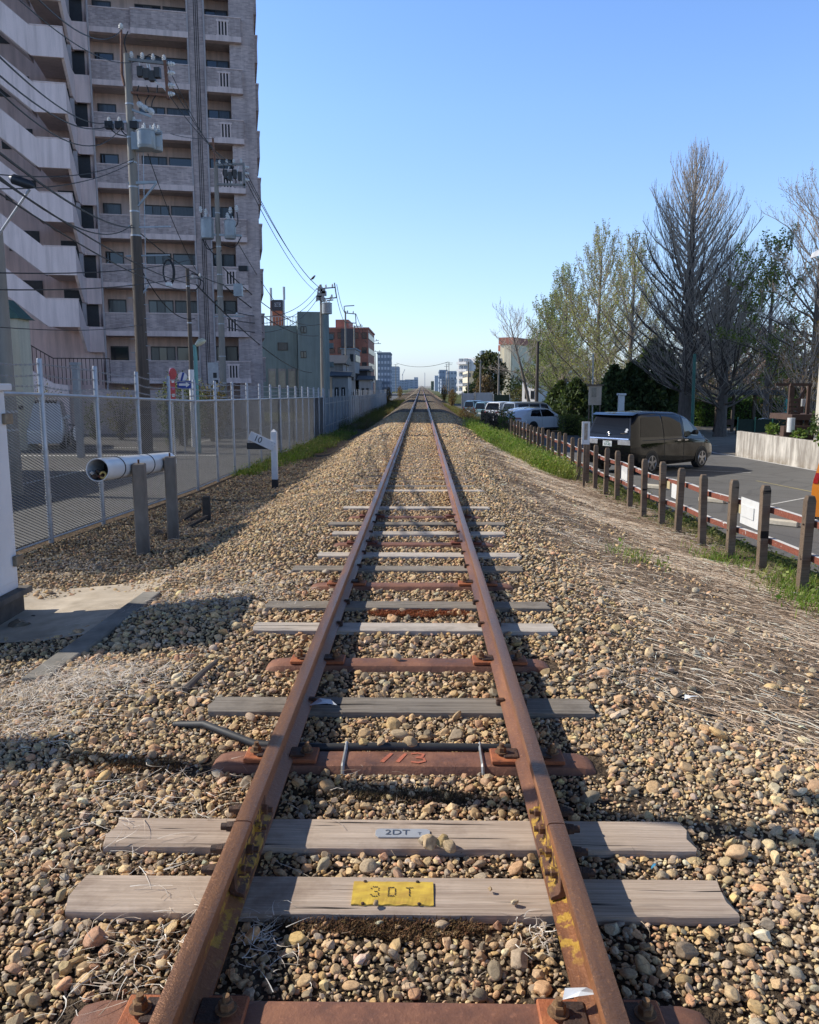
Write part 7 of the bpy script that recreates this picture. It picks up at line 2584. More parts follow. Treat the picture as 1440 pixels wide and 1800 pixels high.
tree('leafy young oak with fresh green leaves right of the tallest tree', tb(1345, 46), th(1340, 455, 46), 'round', 208, 4.2, 24, [(.25, .32, .07), (.34, .38, .11), (.17, .22, .05)], .16, 6000, (.1, .19), M_BARKD, None, clear=.2)
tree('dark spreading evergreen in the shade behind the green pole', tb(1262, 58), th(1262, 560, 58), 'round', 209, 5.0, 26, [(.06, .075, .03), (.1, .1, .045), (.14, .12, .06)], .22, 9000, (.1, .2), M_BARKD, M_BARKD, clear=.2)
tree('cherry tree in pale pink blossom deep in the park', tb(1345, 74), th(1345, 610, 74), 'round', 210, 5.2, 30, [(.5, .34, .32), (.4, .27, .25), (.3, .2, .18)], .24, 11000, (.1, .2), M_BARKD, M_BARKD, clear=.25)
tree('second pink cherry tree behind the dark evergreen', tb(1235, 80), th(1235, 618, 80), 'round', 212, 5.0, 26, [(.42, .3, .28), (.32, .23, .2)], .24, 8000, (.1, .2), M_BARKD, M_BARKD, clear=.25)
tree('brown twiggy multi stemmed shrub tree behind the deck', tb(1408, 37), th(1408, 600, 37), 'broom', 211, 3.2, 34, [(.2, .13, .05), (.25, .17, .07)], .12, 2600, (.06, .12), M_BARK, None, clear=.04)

def conifer(label, px, Y, pyt, w, n, cols, seed, shape=1.0):
    rg = np.random.default_rng(seed)
    b = tb(px, Y)
    H = th(px, pyt, Y)
    r = thing('conifer', label, 'conifer tree', b)
    b = np.array(b)
    MB().tube([b, b + (0, 0, H * .9)], [.2, .04], 8).build('trunk', M_BARKD, r, smooth=True)
    z = rg.uniform(0.02, 1, n) ** 1.15
    prof = np.interp(z, [0, .12, .4, .75, 1], [.75, 1, .9, .5, .04]) ** shape
    a = rg.uniform(0, 2 * pi, n)
    lob = 1 + .22 * np.sin(a * 5 + z * 9 + seed) + .15 * np.sin(a * 11 - z * 17)
    rad = w * prof * lob * rg.uniform(.45, 1.05, n) ** .5
    p = b + np.stack([np.cos(a) * rad, np.sin(a) * rad, z * H], -1)
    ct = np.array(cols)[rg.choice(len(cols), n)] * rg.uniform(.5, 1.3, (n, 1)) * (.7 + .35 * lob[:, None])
    V, F, T = leaf_quads(p, 0, seed + 1, rg.uniform(.16, .4, n), ct, 1.4)
    raw_mesh('foliage', V, F, M_LEAF, r, uvcol=T)
CD = [(.04, .062, .027), (.065, .095, .038), (.1, .13, .05)]
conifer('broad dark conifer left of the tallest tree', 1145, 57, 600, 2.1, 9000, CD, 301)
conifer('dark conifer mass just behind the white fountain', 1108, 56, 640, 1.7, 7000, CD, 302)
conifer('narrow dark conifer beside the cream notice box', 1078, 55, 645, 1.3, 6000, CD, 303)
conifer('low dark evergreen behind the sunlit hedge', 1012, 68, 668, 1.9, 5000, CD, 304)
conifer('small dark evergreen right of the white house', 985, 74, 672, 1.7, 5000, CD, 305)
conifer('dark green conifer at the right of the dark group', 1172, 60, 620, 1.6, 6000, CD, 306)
def roundtree(label, px, Y, pyt, w, n, cols, seed, size=(.3, .7), z0=.18):
    rg = np.random.default_rng(seed)
    b = np.array(tb(px, Y))
    H = th(px, pyt, Y)
    r = thing('round_tree', label, 'tree', tuple(b))
    MB().tube([b, b + (0, 0, H * .6)], [.35, .15], 8).build('trunk', M_BARKD, r, smooth=True)
    d = rg.normal(size=(n, 3))
    d /= np.linalg.norm(d, axis=1, keepdims=True)
    lob = 1 + .16 * np.sin(d[:, 0] * 6 + seed) * np.sin(d[:, 2] * 7) + .1 * np.sin(d[:, 1] * 13 + d[:, 2] * 11)
    p = b + np.array((0, 0, H * (z0 + (1 - z0) / 2))) + d * np.array((w, w, H * (1 - z0) / 2)) * (lob * rg.uniform(.5, 1.05, n) ** .4)[:, None]
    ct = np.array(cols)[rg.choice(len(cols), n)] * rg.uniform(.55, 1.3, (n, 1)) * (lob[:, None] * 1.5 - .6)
    V, F, T = leaf_quads(p, 0, seed + 1, rg.uniform(size[0], size[1], n), np.clip(ct, .01, 1), .9)
    raw_mesh('crown', V, F, M_LEAF, r, uvcol=T)
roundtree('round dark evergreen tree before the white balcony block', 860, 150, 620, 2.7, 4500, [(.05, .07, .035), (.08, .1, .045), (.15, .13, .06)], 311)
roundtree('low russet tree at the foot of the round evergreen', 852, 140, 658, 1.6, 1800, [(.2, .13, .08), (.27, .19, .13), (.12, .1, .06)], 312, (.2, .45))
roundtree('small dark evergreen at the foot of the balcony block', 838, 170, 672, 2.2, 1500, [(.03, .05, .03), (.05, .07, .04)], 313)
# backing trees of the park, read as one far mass
def far_wood(label, x0, x1, y0, y1, n, cols, seed, h=6):
    rg = np.random.default_rng(seed)
    k = 40
    cx, cy, ch = rg.uniform(x0, x1, k), rg.uniform(y0, y1, k), rg.uniform(.5, 1, k) * h
    i = rg.integers(0, k, n)
    d = rg.normal(size=(n, 3))
    d /= np.linalg.norm(d, axis=1, keepdims=True)
    p = np.stack([cx[i], cy[i], ch[i] * .55 - 1.5], -1) + d * np.stack([ch[i] * .55, ch[i] * .5, ch[i] * .5], -1) * rg.uniform(.4, 1, (n, 1))
    p[:, 2] = np.maximum(p[:, 2], -1.4)
    ct = np.array(cols)[rg.choice(len(cols), k)][i] * rg.uniform(.5, 1.3, (n, 1))
    V, F, T = leaf_quads(p, 0, seed + 1, rg.uniform(.25, .6, n), ct, .9)
    tag(raw_mesh('far_woods', V, F, M_LEAF, uvcol=T), label, 'woods', kind='stuff')
far_wood('far mass of mixed trees closing the park behind the pergola', 30, 95, 95, 130, 26000, [(.05, .075, .03), (.1, .13, .05), (.17, .15, .09), (.3, .22, .2), (.07, .07, .04)], 321, 9)
far_wood('far low trees behind the row of budding trees', 16, 40, 105, 150, 14000, [(.05, .07, .03), (.09, .11, .045), (.16, .15, .09)], 322, 6)
# ------------------------------------------------------------------ far buildings
def bld(name, label, px0, px1, pyt, Y, depth, mat, g=-1.3, wins=None, roof=None, cat='building', side_mat=None, floors=None):
    """block whose front runs from px0 to px1 at distance Y; wins = (rows, cols, w, h, material)"""
    x0, x1 = P(px0, 690, Y)[0], P(px1, 690, Y)[0]
    z1 = P((px0 + px1) / 2, pyt, Y)[2]
    r = thing(name, label, cat, ((x0 + x1) / 2, Y, g))
    MB().box(x0, Y, g - .5, x1, Y + depth, z1).build('wall', mat, r)
    if roof:
        MB().box(x0 - .15, Y - .15, z1 + .001, x1 + .15, Y + depth + .15, z1 + roof[0]).build('roof', roof[1], r)
    if wins:
        rows, cols, wf, hf, m, fm = wins
        W, H = x1 - x0, z1 - g
        for i in range(rows):
            for j in range(cols):
                cx = x0 + W * (j + .5) / cols
                cz = g + H * (i + .55) / rows
                w, h = W / cols * wf / 2, H / rows * hf / 2
                f = MB().box(cx - w, Y - .06, cz - h, cx + w, Y - .001, cz + h).build('window', fm, r)
                MB().box(cx - w * .88, Y - .075, cz - h * .86, cx + w * .88, Y - .061, cz + h * .86).build('pane', m, f)
                sx = x1 if x1 < 0 else x0
                sg = 1 if x1 < 0 else -1
        nd_ = max(1, int(depth / (W / cols) * .8))
        sx, sg = (x1, 1) if x1 < 0 else (x0, -1)
        for i in range(rows):
            for j in range(min(nd_, 8)):
                cy = Y + depth * (j + .5) / min(nd_, 8)
                cz = g + H * (i + .55) / rows
                w, h = depth / min(nd_, 8) * wf / 2, H / rows * hf / 2
                xa, xb = sorted((sx + sg * .001, sx + sg * .06))
                f = MB().box(xa, cy - w, cz - h, xb, cy + w, cz + h).build('window', fm, r)
                xa, xb = sorted((sx + sg * .061, sx + sg * .075))
                MB().box(xa, cy - w * .88, cz - h * .86, xb, cy + w * .88, cz + h * .86).build('pane', m, f)
    return r, x0, x1, z1

M_BLUEB = stain_mat('blue_grey_render', (.2, .27, .285), (.165, .23, .25), .8, .25)
M_ORNG = stain_mat('orange_tower', (.5, .17, .09), (.44, .14, .075), .7, .2)
M_REDB = brick_mat('red_brick', (.4, .15, .1), (.33, .12, .085), (.3, .16, .12), 1.6, .5, .2, .01)
M_GREYW = stain_mat('grey_wall', (.33, .32, .32), (.27, .265, .27), .8, .3)
M_CREAM = stain_mat('cream_wall', (.86, .76, .56), (.8, .7, .5), .8, .2)
M_WHITEB = stain_mat('white_block', (.86, .84, .82), (.8, .78, .76), .75, .2)
M_ROOFD = M('dark_tile_roof', (.07, .075, .085), (.045, .05, .055), 3, .6, grime=.3)
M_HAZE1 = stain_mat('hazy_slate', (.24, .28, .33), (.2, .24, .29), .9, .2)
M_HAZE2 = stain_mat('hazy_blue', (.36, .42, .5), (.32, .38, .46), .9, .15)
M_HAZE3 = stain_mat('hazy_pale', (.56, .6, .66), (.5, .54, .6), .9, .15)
M_TERRA = stain_mat('terracotta_trim', (.5, .2, .14), (.42, .16, .11), .7, .2)

YB = 86.0
r, x0, x1, z1 = bld('office_building', 'blue grey three storey building with a taller stair tower on the right', 456, 524, 572, YB + 1.2, 14, M_BLUEB, -1.1)
x2, x3 = P(522, 690, YB)[0], P(577, 690, YB)[0]
z2 = P(548, 547, YB)[2]
MB().prism([(x2, YB), (x3 - .5, YB), (x3, YB + .5), (x3, YB + 15), (x2, YB + 15)], -1.6, z2, lambda a, b, h: (a, b, h)).build('stair_tower', M_BLUEB, r)
for px, py in ((530, 579), (530, 623)):
    a, b = P(px - 5, py - 6, YB), P(px + 5, py + 6, YB)
    w = MB().box(a[0], YB - .06, b[2], b[0], YB - .001, a[2]).build('window', M_FRAME, r)
    for k in range(2):
        MB().box(a[0] + .05 + (b[0] - a[0]) * .5 * k, YB - .075, b[2] + .06, a[0] - .03 + (b[0] - a[0]) * .5 * (k + 1), YB - .061, a[2] - .06).build('pane', M_GLASS, w)
a, b = P(488, 602, YB + 1.2), P(506, 616, YB + 1.2)
w = MB().box(a[0], YB + 1.14, b[2], b[0], YB + 1.199, a[2]).build('window', M_FRAME, r)
MB().box(a[0] + .08, YB + 1.12, b[2] + .08, b[0] - .08, YB + 1.139, a[2] - .08).build('pane', M_CURT, w)
for k in range(4):
    a, b = P(472 + k * 17, 648, YB + 1.2), P(486 + k * 17, 682, YB + 1.2)
    w = MB().box(a[0], YB + 1.1, b[2], b[0], YB + 1.199, a[2]).build('window', M_GREYW, r)
    MB().box(a[0] + .1, YB + 1.08, b[2] + .1, b[0] - .1, YB + 1.099, a[2] - .25).build('pane', M('lit_curtain', (.36, .36, .3), (.28, .28, .24), 4, .5), w)
mb = MB()
a = P(460, 570, YB + 1.2)
for px in np.linspace(460, 520, 13):
    c = P(px, 570, YB + 1.25)
    mb.bar((c[0], YB + 1.25, z1), (c[0], YB + 1.25, z1 + .9), .05)
mb.bar((x0, YB + 1.25, z1 + .9), (x2, YB + 1.25, z1 + .9), .06)
mb.build('roof_railing', M_GALV, r)
for py in (590, 606, 640):
    a, b = P(575, py, YB), P(580, py + 4, YB)
    MB().box(x3 + .001, YB + 1.5, b[2], x3 + .5, YB + 3.5, a[2] + .3).build('window_hood', M_BLUEB, r)

r.rotation_euler = (0, 0, radians(9))
yt = 95
r = thing('sign_tower', 'orange rooftop sign tower with a dark box top and two masts', 'sign tower', (P(487, 570, yt)[0], yt, 9))
a, b = P(478, 546, yt), P(497, 574, yt)
MB().box(a[0], yt, b[2] - 3, b[0], yt + 1.2, a[2] - .01).build('tower_body', M_ORNG, r)
c = P(478, 527, yt)
dk_ = MB().box(a[0] - .05, yt - .06, a[2], b[0] + .05, yt + 1.25, c[2]).build('sign_box', M('sign_dark', (.05, .055, .08), None, 6, .5), r)
e0, e1 = P(483, 532, yt), P(494, 539, yt)
MB().box(e0[0], yt - .1, e1[2], e1[0], yt - .061, e0[2]).build('emblem', M('sign_pale', (.55, .58, .66), None, 12, .5), dk_)
mb = MB()
for k in range(3):
    xx = e0[0] + (e1[0] - e0[0]) * (.25 + .25 * k)
    mb.tube([(xx + cos(t_) * .13, yt - .105, (e0[2] + e1[2]) / 2 + sin(t_) * .14) for t_ in np.linspace(0, 2 * pi, 15)], .03, 5, cap=False)
mb.build('emblem_mark', M('sign_dark2', (.06, .06, .1), None, 6, .5), dk_)
for px, pyt in ((476, 506), (499, 504)):
    a, b = P(px, pyt, yt), P(px, 571, yt)
    MB().tube([b - (0, 0, 2), a], [.09, .09], 8).build('mast', M_RUSTARM if px < 480 else M_GALV, r)
    MB().tube([a - (0, 0, 1.4), a], [.14, .14], 8).build('antenna', M_HAZE3, r)

r, x0, x1, z1 = bld('brick_building', 'red brick apartment building beyond the blue grey one', 578, 648, 578, 140, 18, M_REDB, -1.2, (5, 5, .6, .42, M_GLASS, M_FRAME), (.25, M_TERRA))
a, b = P(590, 573, 141), P(613, 580, 141)
MB().box(a[0], 141, z1, b[0], 150, z1 + 1.6).build('roof_house', M_TERRA, r)
c0, c1 = P(600, 578, 139.9), P(622, 610, 139.9)
MB().box(c0[0], 139.2, c1[2], c1[0], 139.9, z1).build('dark_panel', M('dark_panel', (.09, .08, .09), None, 5, .6), r)

def house(label, px0, px1, pyw, pyr, Y, depth, wall, roofm, axis='x', g=-1.2, side=True):
    x0, x1 = P(px0, 690, Y)[0], P(px1, 690, Y)[0]
    zw, zr_ = P(px0, pyw, Y)[2], P(px0, pyr, Y)[2]
    r = thing('house', label, 'house', ((x0 + x1) / 2, Y, g))
    MB().box(x0, Y, g - .4, x1, Y + depth, zw).build('wall', wall, r)
    if axis == 'x':      # ridge along x, eaves facing the viewer
        MB().prism([(Y - .5, zw + .001), (Y - .45, zw + .12), (Y + depth / 2, zr_), (Y + depth + .45, zw + .12), (Y + depth + .5, zw + .001)], x0 - .4, x1 + .4, lambda a, b, h: (h, a, b)).build('roof', roofm, r)
    else:
        MB().prism([(x0 - .4, zw + .001), (x0 - .35, zw + .12), ((x0 + x1) / 2, zr_), (x1 + .35, zw + .12), (x1 + .4, zw + .001)], Y - .5, Y + depth + .5, lambda a, b, h: (a, h, b)).build('roof', roofm, r)
    for k in range(2):
        cx = x0 + (x1 - x0) * (.3 + .4 * k)
        w = (x1 - x0) * .11
        z_ = g + (zw - g) * .55
        f = MB().box(cx - w, Y - .06, z_ - .5, cx + w, Y - .001, z_ + .5).build('window', M_FRAME, r)
        MB().box(cx - w * .85, Y - .075, z_ - .42, cx + w * .85, Y - .061, z_ + .42).build('pane', M_GLASS, f)
    return r, x0, x1, zw
house('grey two storey house with a dark tiled roof right of the blue building', 580, 604, 640, 622, 104, 8, M_GREYW, M_ROOFD)
house('pale house front below the flag bracket pole', 584, 612, 662, 652, 99, 5, stain_mat('pale_house', (.5, .48, .46), (.42, .41, .4), .8, .25), M_ROOFD)
bld('shop_building', 'narrow grey flat roofed building under the red brick block', 601, 625, 614, 118, 9, M_GREYW, -1.2, (3, 2, .5, .4, M_GLASS, M_FRAME), (.2, M_HAZE1))
house('dark wooden house beside the thin pole', 622, 646, 652, 642, 126, 9, M('dark_boards', (.09, .08, .08), (.06, .055, .055), 4, .8), M_ROOFD)
house('small dark shed roofed house behind the slate sheet fence', 632, 652, 668, 660, 118, 6, M_GREYW, M_ROOFD)
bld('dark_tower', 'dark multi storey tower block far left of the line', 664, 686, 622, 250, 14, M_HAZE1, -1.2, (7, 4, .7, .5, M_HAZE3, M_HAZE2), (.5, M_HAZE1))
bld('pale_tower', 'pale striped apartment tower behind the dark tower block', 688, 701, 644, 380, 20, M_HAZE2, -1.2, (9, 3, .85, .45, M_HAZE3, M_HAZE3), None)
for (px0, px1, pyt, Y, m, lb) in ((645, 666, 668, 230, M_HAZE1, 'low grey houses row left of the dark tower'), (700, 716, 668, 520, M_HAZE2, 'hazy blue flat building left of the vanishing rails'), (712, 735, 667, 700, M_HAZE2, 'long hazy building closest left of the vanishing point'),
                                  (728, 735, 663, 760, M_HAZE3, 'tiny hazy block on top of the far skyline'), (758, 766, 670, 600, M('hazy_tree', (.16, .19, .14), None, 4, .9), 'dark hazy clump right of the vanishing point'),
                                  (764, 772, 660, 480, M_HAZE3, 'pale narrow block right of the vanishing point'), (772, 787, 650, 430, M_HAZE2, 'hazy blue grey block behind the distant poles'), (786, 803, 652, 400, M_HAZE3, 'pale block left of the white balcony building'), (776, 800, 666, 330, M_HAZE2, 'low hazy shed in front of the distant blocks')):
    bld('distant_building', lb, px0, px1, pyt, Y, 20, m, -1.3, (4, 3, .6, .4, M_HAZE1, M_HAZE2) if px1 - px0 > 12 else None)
# crane masts far away
for px, pyt, Y, lb in ((708, 657, 900, 'faint crane with a slanted jib over the far skyline'), (747, 655, 900, 'faint thin mast at the vanishing point')):
    b = P(px, 676, Y)
    r = thing('crane', lb, 'crane', (b[0], Y, 0))
    MB().bar((b[0], Y, 0), P(px, pyt, Y), .5).build('mast', M_HAZE3, r)
    if px < 720:
        MB().bar(P(px - 1, pyt + 3, Y), P(px + 4, pyt - 8, Y), .5).build('jib', M_HAZE3, r)

# white balcony block on the right: its long side faces the line and takes the sun
YW = 300
r = thing('balcony_block', 'white five storey block with balconies on the sunny side', 'building', (P(828, 690, YW)[0], YW, -1.6))
xw = P(804, 690, YW)[0]
zw = P(820, 629, YW)[2]
MB().box(xw + 1.6, YW, -2, xw + 14, YW + 70, zw).build('wall', M_WHITEB, r)
xq = P(826, 690, YW)[0]
MB().box(xw, YW - 1.4, -2, xq, YW - .001, zw - .3).build('wall', M_WHITEB, r)
for i in range(5):
    z0 = -1.6 + (zw + 1.6) * (i + .12) / 5
    for j in range(2):
        xa = xw + .4 + j * (xq - xw) * .5
        xb = xa + (xq - xw) * .42
        hh = (zw + 1.6) / 5
        f = MB().box(xa, YW - 1.5, z0 + hh * .38, xb, YW - 1.401, z0 + hh * .8).build('window', M('balcony_shade', (.2, .2, .22), None, 5, .6), r)
        MB().box(xa + .1, YW - 1.55, z0 + hh * .42, xb - .1, YW - 1.501, z0 + hh * .76).build('pane', M_HAZE1, f)
        MB().box(xa - .2, YW - 2.6, z0, xb + .2, YW - 1.501, z0 + hh * .34).build('balcony', M_WHITEB, r)
    for j in range(8):
        y_ = YW + 2 + j * 8.3
        f = MB().box(xw + 1.5, y_, z0 + .6, xw + 1.599, y_ + 4, z0 + 2.3).build('window', M('balcony_shade', (.2, .2, .22), None, 5, .6), r)
        MB().box(xw + .4, y_ - 1, z0 - .2, xw + 1.499, y_ + 5.5, z0 + .55).build('balcony', M_WHITEB, r)
r.rotation_euler = (0, 0, radians(-42))
r = thing('lift_tower', 'dark stair head tower above the white balcony block', 'tower', (P(849, 640, 330)[0], 330, zw))
MB().box(P(846, 640, 320)[0], 320, zw - 1, P(852, 640, 320)[0], 330, P(850, 616, 320)[2]).build('lift_tower', M_HAZE1, r)

YC = 190
r = thing('cream_building', 'cream school like building with terracotta roof edge behind the bare trees', 'building', (P(905, 690, YC)[0], YC, -1.7))
xa, xb, xc = P(875, 690, YC)[0], P(897, 690, YC)[0], P(925, 690, YC - 6)[0]
za, zb = P(885, 617, YC)[2], P(905, 605, YC - 6)[2]
MB().box(xa, YC, -2, xb, YC + 30, za).build('wall', M_CREAM, r)
MB().box(xb + .001, YC - 6, -2, xc, YC + 30, zb).build('wall', M_CREAM, r)
MB().box(xa - .3, YC - .3, za + .001, xb - .01, YC + 30, za + 1.4).build('roof', M_TERRA, r)
MB().box(xb - .3, YC - 6.3, zb + .001, xc + .3, YC + 30, zb + 1.5).build('roof', M_TERRA, r)
MB().box(xb - 1.4, YC - 6.05, -2, xb + .5, YC - 6.001, zb - 3).build('shade_panel', M('pane_grey', (.28, .28, .28), None, 3, .5), r)
for k in range(5):
    x = xb + 1.2 + (xc - xb - 1.5) * k / 4
    MB().box(x - .15, YC - 6.4, -1.5, x + .15, YC - 6.002, zb - .3).build('fin', M_CREAM, r)
for i in range(4):
    for k in range(3):
        x = xa + .5 + (xb - xa - .8) * k / 3
        z_ = -.5 + (za + .5) * i / 4
        f = MB().box(x, YC - .06, z_, x + .7, YC - .001, z_ + 1.5).build('window', M_FRAME, r)
        MB().box(x + .06, YC - .08, z_ + .06, x + .64, YC - .061, z_ + 1.44).build('pane', M_HAZE1, f)
for i in range(4):
    for k in range(6):
        y_ = YC + 2 + k * 4.6
        z_ = -.5 + (za + .5) * i / 4
        MB().box(xa - .06, y_, z_, xa - .001, y_ + 2.4, z_ + 1.6).build('window', M_HAZE1, r)
r.rotation_euler = (0, 0, radians(-30))
bld('cream_annex', 'low cream block left of the round evergreen', 822, 836, 652, 205, 25, M_CREAM, -1.7, (3, 2, .5, .4, M_HAZE1, M_FRAME))
# small white gabled house
YH = 104
hr, hx0, hx1, hzw = house('small white gabled house with a dark tiled roof behind the parked cars', 916, 946, 668, 649, YH, 9, M_WHITEB, M_ROOFD, 'y', -1.7)
hr.rotation_euler = (0, 0, radians(-38))
hr2, hx0, hx1, hzw = house('low white house wing with a ribbed dark roof half hidden by trees', 944, 985, 672, 655, YH + 2, 6, M_WHITEB, M_ROOFD, 'x', -1.7)
# boards and screens past the cars
for (px0, px1, py0, py1, Y, m, lb) in ((812, 834, 691, 700, 96, M_HAZE3, 'pale screen panel behind the dark teal car'), (836, 866, 690, 700, 92, M_HAZE3, 'long pale screen panel behind the teal car'), (868, 896, 694, 704, 96, M('screen_green', (.04, .07, .05), None, 4, .7), 'dark green screen under the russet tree')):
    a, b = P(px0, py0, Y), P(px1, py1, Y)
    r = thing('screen_fence', lb, 'fence', ((a[0] + b[0]) / 2, Y, -1.65))
    MB().box(a[0], Y, -1.68, b[0], Y + .06, a[2]).build('panel', m, r)
    for x in (a[0], b[0]):
        MB().tube([(x, Y - .05, -1.7), (x, Y - .05, a[2] + .1)], .05, 8).build('post', M_GALV, r)
roundtree('brown green bush left of the small white house', 915, 112, 682, 2.0, 1600, [(.1, .11, .04), (.17, .15, .07), (.08, .07, .04)], 331, (.15, .35), .02)
shrub('orange flowering bush at the corner of the white house', tb(953, 96), .9, .9, .45, 500, [(.5, .12, .04), (.3, .12, .05)], 332, (.1, .2))

# ------------------------------------------------------------------ wires
def wire(label, a, b, sag=.4, r=.012, group='overhead wires on the left', n=20, mat=None, name='overhead_wire'):
    a, b = np.array(P(*a)), np.array(P(*b))
    pts = [a + (b - a) * t - np.array((0, 0, 4 * sag * t * (1 - t))) for t in np.linspace(0, 1, n)]
    return tag(MB().tube(pts, r, 5).build(name, mat or M_CABLE, None, smooth=True), label, 'wire', group)
A1 = (296, 130, Y1)
W = [
 ((30, -40, 12), (213, 53, Y1), .5, .014, 'thin wire from the top edge to the top pin of the tallest pole'),
 ((-60, -90, 12), (240, 108, Y1), .5, .012, 'thin wire crossing the white stairs to the pole frame, upper one'),
 ((-80, 20, 11), (185, 216, Y1), .4, .016, 'black wire to the side arm of the tallest pole, uppermost of three'),
 ((-80, 60, 11), (192, 220, Y1), .5, .016, 'black wire to the side arm of the tallest pole, middle of three'),
 ((-80, 80, 11), (215, 222, Y1), .9, .014, 'black wire to the side arm of the tallest pole, lowest of three'),
 ((-60, 222, 10), (236, 400, Y1), .3, .021, 'thickest black cable running down to the tallest pole'),
 ((236, 400, Y1), (392, 500, Y2), .3, .021, 'thickest black cable continuing from the tallest to the slim pole'),
 ((-60, 262, 10), (232, 395, Y1), .6, .016, 'second black cable just below the thickest one'),
 ((-60, 275, 10), (345, 500, Y3), .3, .015, 'black cable running to the service pole, upper one'),
 ((-60, 300, 10), (345, 512, Y3), .35, .013, 'black cable running to the service pole, lower one'),
 ((345, 500, Y3), (548, 655, 84), .8, .03, 'sagging black cable from the service pole towards the blue grey building'),
 ((392, 500, Y2), (560, 590, 83), .8, .035, 'thick black cable from the slim pole towards the blue grey building'),
 ((392, 470, Y2), (562, 570, 83), 1.0, .03, 'black cable above the thick one towards the blue grey building'),
 ((-60, 478, 14), (340, 455, Y3), .2, .014, 'level black wire over the stairs, upper one'),
 ((-60, 508, 14), (340, 482, Y3), .2, .014, 'level black wire over the stairs, lower one'),
 ((-60, 300, 14), (236, 278, Y1), .3, .012, 'thin level wire to the tallest pole, upper of two'),
 ((-60, 330, 14), (236, 283, Y1), .3, .012, 'thin level wire to the tallest pole, lower of two'),
 ((296, 118, Y1), (395, 292, Y2), .3, .014, 'wire from the rusty frame to the slim pole, upper of three'),
 ((296, 140, Y1), (405, 292, Y2), .3, .014, 'wire from the rusty frame to the slim pole, middle of three'),
 ((296, 165, Y1), (415, 292, Y2), .3, .014, 'wire from the rusty frame to the slim pole, lowest of three'),
 ((300, 235, Y1), (378, 242, Y2), .1, .012, 'short wire between the two nearest poles'),
 ((432, 300, Y2), (566, 508, Y6), .9, .02, 'wire dropping from the slim pole to the insulator rack, upper of three'),
 ((432, 308, Y2), (572, 512, Y6), .9, .02, 'wire dropping from the slim pole to the insulator rack, middle of three'),
 ((432, 316, Y2), (556, 512, Y6), .8, .02, 'wire dropping from the slim pole to the insulator rack, lowest of three'),
 ((400, 545, Y2), (556, 508, Y6), 1.2, .024, 'slack wire rising to the rack with a bird on it'),
 ((400, 560, Y2), (560, 515, Y6), 1.2, .024, 'slack wire below the one with the bird'),
 ((400, 575, Y2), (560, 522, Y6), 1.4, .024, 'lowest slack wire rising to the insulator rack'),
 ((420, 430, Y2), (530, 580, 88), .6, .02, 'wire falling past the flank to the office roof'),
 ((592, 500, Y6), (609, 550, 108), .8, .03, 'wire from the insulator rack to the flag bracket pole, upper one'),
 ((592, 522, Y6), (610, 566, 108), .8, .03, 'wire from the insulator rack to the flag bracket pole, lower one'),
 ((626, 552, 108), (655, 603, 165), .9, .035, 'wire between the flag bracket pole and the dark pole, upper one'),
 ((626, 568, 108), (655, 606, 165), .9, .035, 'wire between the flag bracket pole and the dark pole, lower one'),
 ((697, 638, 330), (788, 636, 280), 1.6, .07, 'thin wire crossing over the far track'),
 ((260, 270, Y1), (345, 475, Y3), .3, .014, 'thin stay wire from the transformer down to the service pole'),
 ((252, 480, Y1), (342, 560, Y3), .5, .018, 'short slack cable between the tallest and service poles'),
 ((-60, 570, 14), (252, 570, Y1), .15, .01, 'faint level wire low in front of the stairs'),
]
for a, b, s, rr, lb in W:
    wire(lb, a, b, s, rr)
# coil of spare cable
c = np.array(P(296, 478, Y1 - .1))
cl = thing('cable_coil', 'hanging oval loop of spare cable beside the tallest pole', 'cable', c)
for k in range(3):
    MB().tube([c + np.array((cos(t_) * (.17 + .02 * k), .03 * k, sin(t_) * (.4 + .02 * k))) for t_ in np.linspace(0, 2 * pi, 33)], .02, 6, cap=False).build('loop', M_CABLE, cl, smooth=True)
MB().obox(c + (0, 0, -.42), (1, 0, 0), (0, 1, 0), (0, 0, 1), .1, .06, .06).build('clip', M_INS, cl)
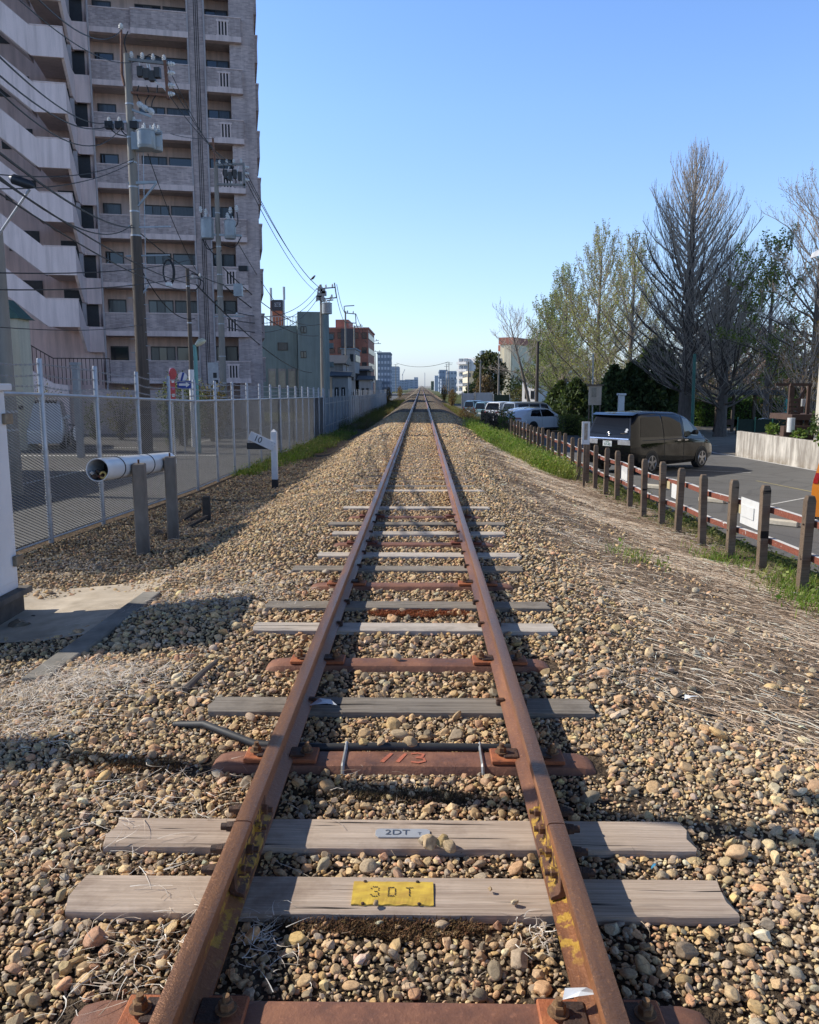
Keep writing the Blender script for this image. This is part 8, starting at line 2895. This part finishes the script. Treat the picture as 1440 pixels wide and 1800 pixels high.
# bird on the wire
bc = np.array(P(550, 490, 80.5))
bd = thing('bird', 'small dark bird perched on a wire by the insulator rack', 'bird', bc)
MB().tube([bc + (-.28, 0, -.14), bc + (-.18, 0, -.05), bc + (-.02, 0, .06), bc + (.1, 0, .16), bc + (.15, 0, .25), bc + (.22, 0, .27), bc + (.29, 0, .25)], [.02, .05, .115, .1, .07, .06, .008], 12).build('bird_body', M_FRAME, bd, smooth=True)
MB().tube([bc + (0, .02, -.03), bc + (.01, .02, -.13)], .012, 5).build('leg', M_FRAME, bd)

# litter
def scrap(label, px, py, pts, z, mat, name='paper_scrap'):
    g_ = G(px, py, z)
    mb = MB()
    n = len(pts)
    V = [(g_[0] + a, g_[1] + b, g_[2] + .012 + .02 * abs(sin(i * 2.1))) for i, (a, b) in enumerate(pts)]
    V.append((g_[0], g_[1], g_[2] + .03))
    mb.add(V, [(i, (i + 1) % n, n) for i in range(n)])
    tag(mb.build(name, mat, None), label, 'litter')
M_PAPER = M('paper_white', (.78, .8, .82), (.66, .7, .74), 30, .7, grime=.1)
scrap('crumpled white paper on the dark wooden sleeper by the left rail', 567, 1242, [(-.07, -.02), (-.03, -.045), (.03, -.03), (.08, -.01), (.04, .03), (-.02, .045), (-.05, .03)], .01, M_PAPER)
scrap('white scrap lying at the right clip of the bottom steel sleeper', 1020, 1760, [(-.05, -.01), (-.01, -.018), (.05, -.008), (.06, .012), (.02, .016), (-.04, .012)], .05, M_PAPER)
scrap('tiny white fleck right of the dark wooden sleeper', 1212, 1232, [(-.03, -.01), (.0, -.02), (.05, -.0), (.03, .02), (-.02, .02)], .01, M_PAPER)
scrap('small blue plastic bit between the stones on the right', 1148, 1532, [(-.008, -.005), (.006, -.008), (.01, .005), (-.004, .01)], .01, M('plastic_blue', (.05, .35, .6), None, 9, .4), 'plastic_bit')
sk0, sk1 = on_ground(325, 1218), on_ground(382, 1175)
tag(MB().tube([sk0 + (0, 0, .02), (sk0 + sk1) / 2 + (.01, 0, .05), sk1 + (0, 0, .05)], [.02, .018, .012], 7).build('stick', M('stick_grey', (.2, .17, .14), (.12, .1, .085), 20, .9), None, smooth=True), 'grey weathered stick lying on the stones left of the track', 'stick')
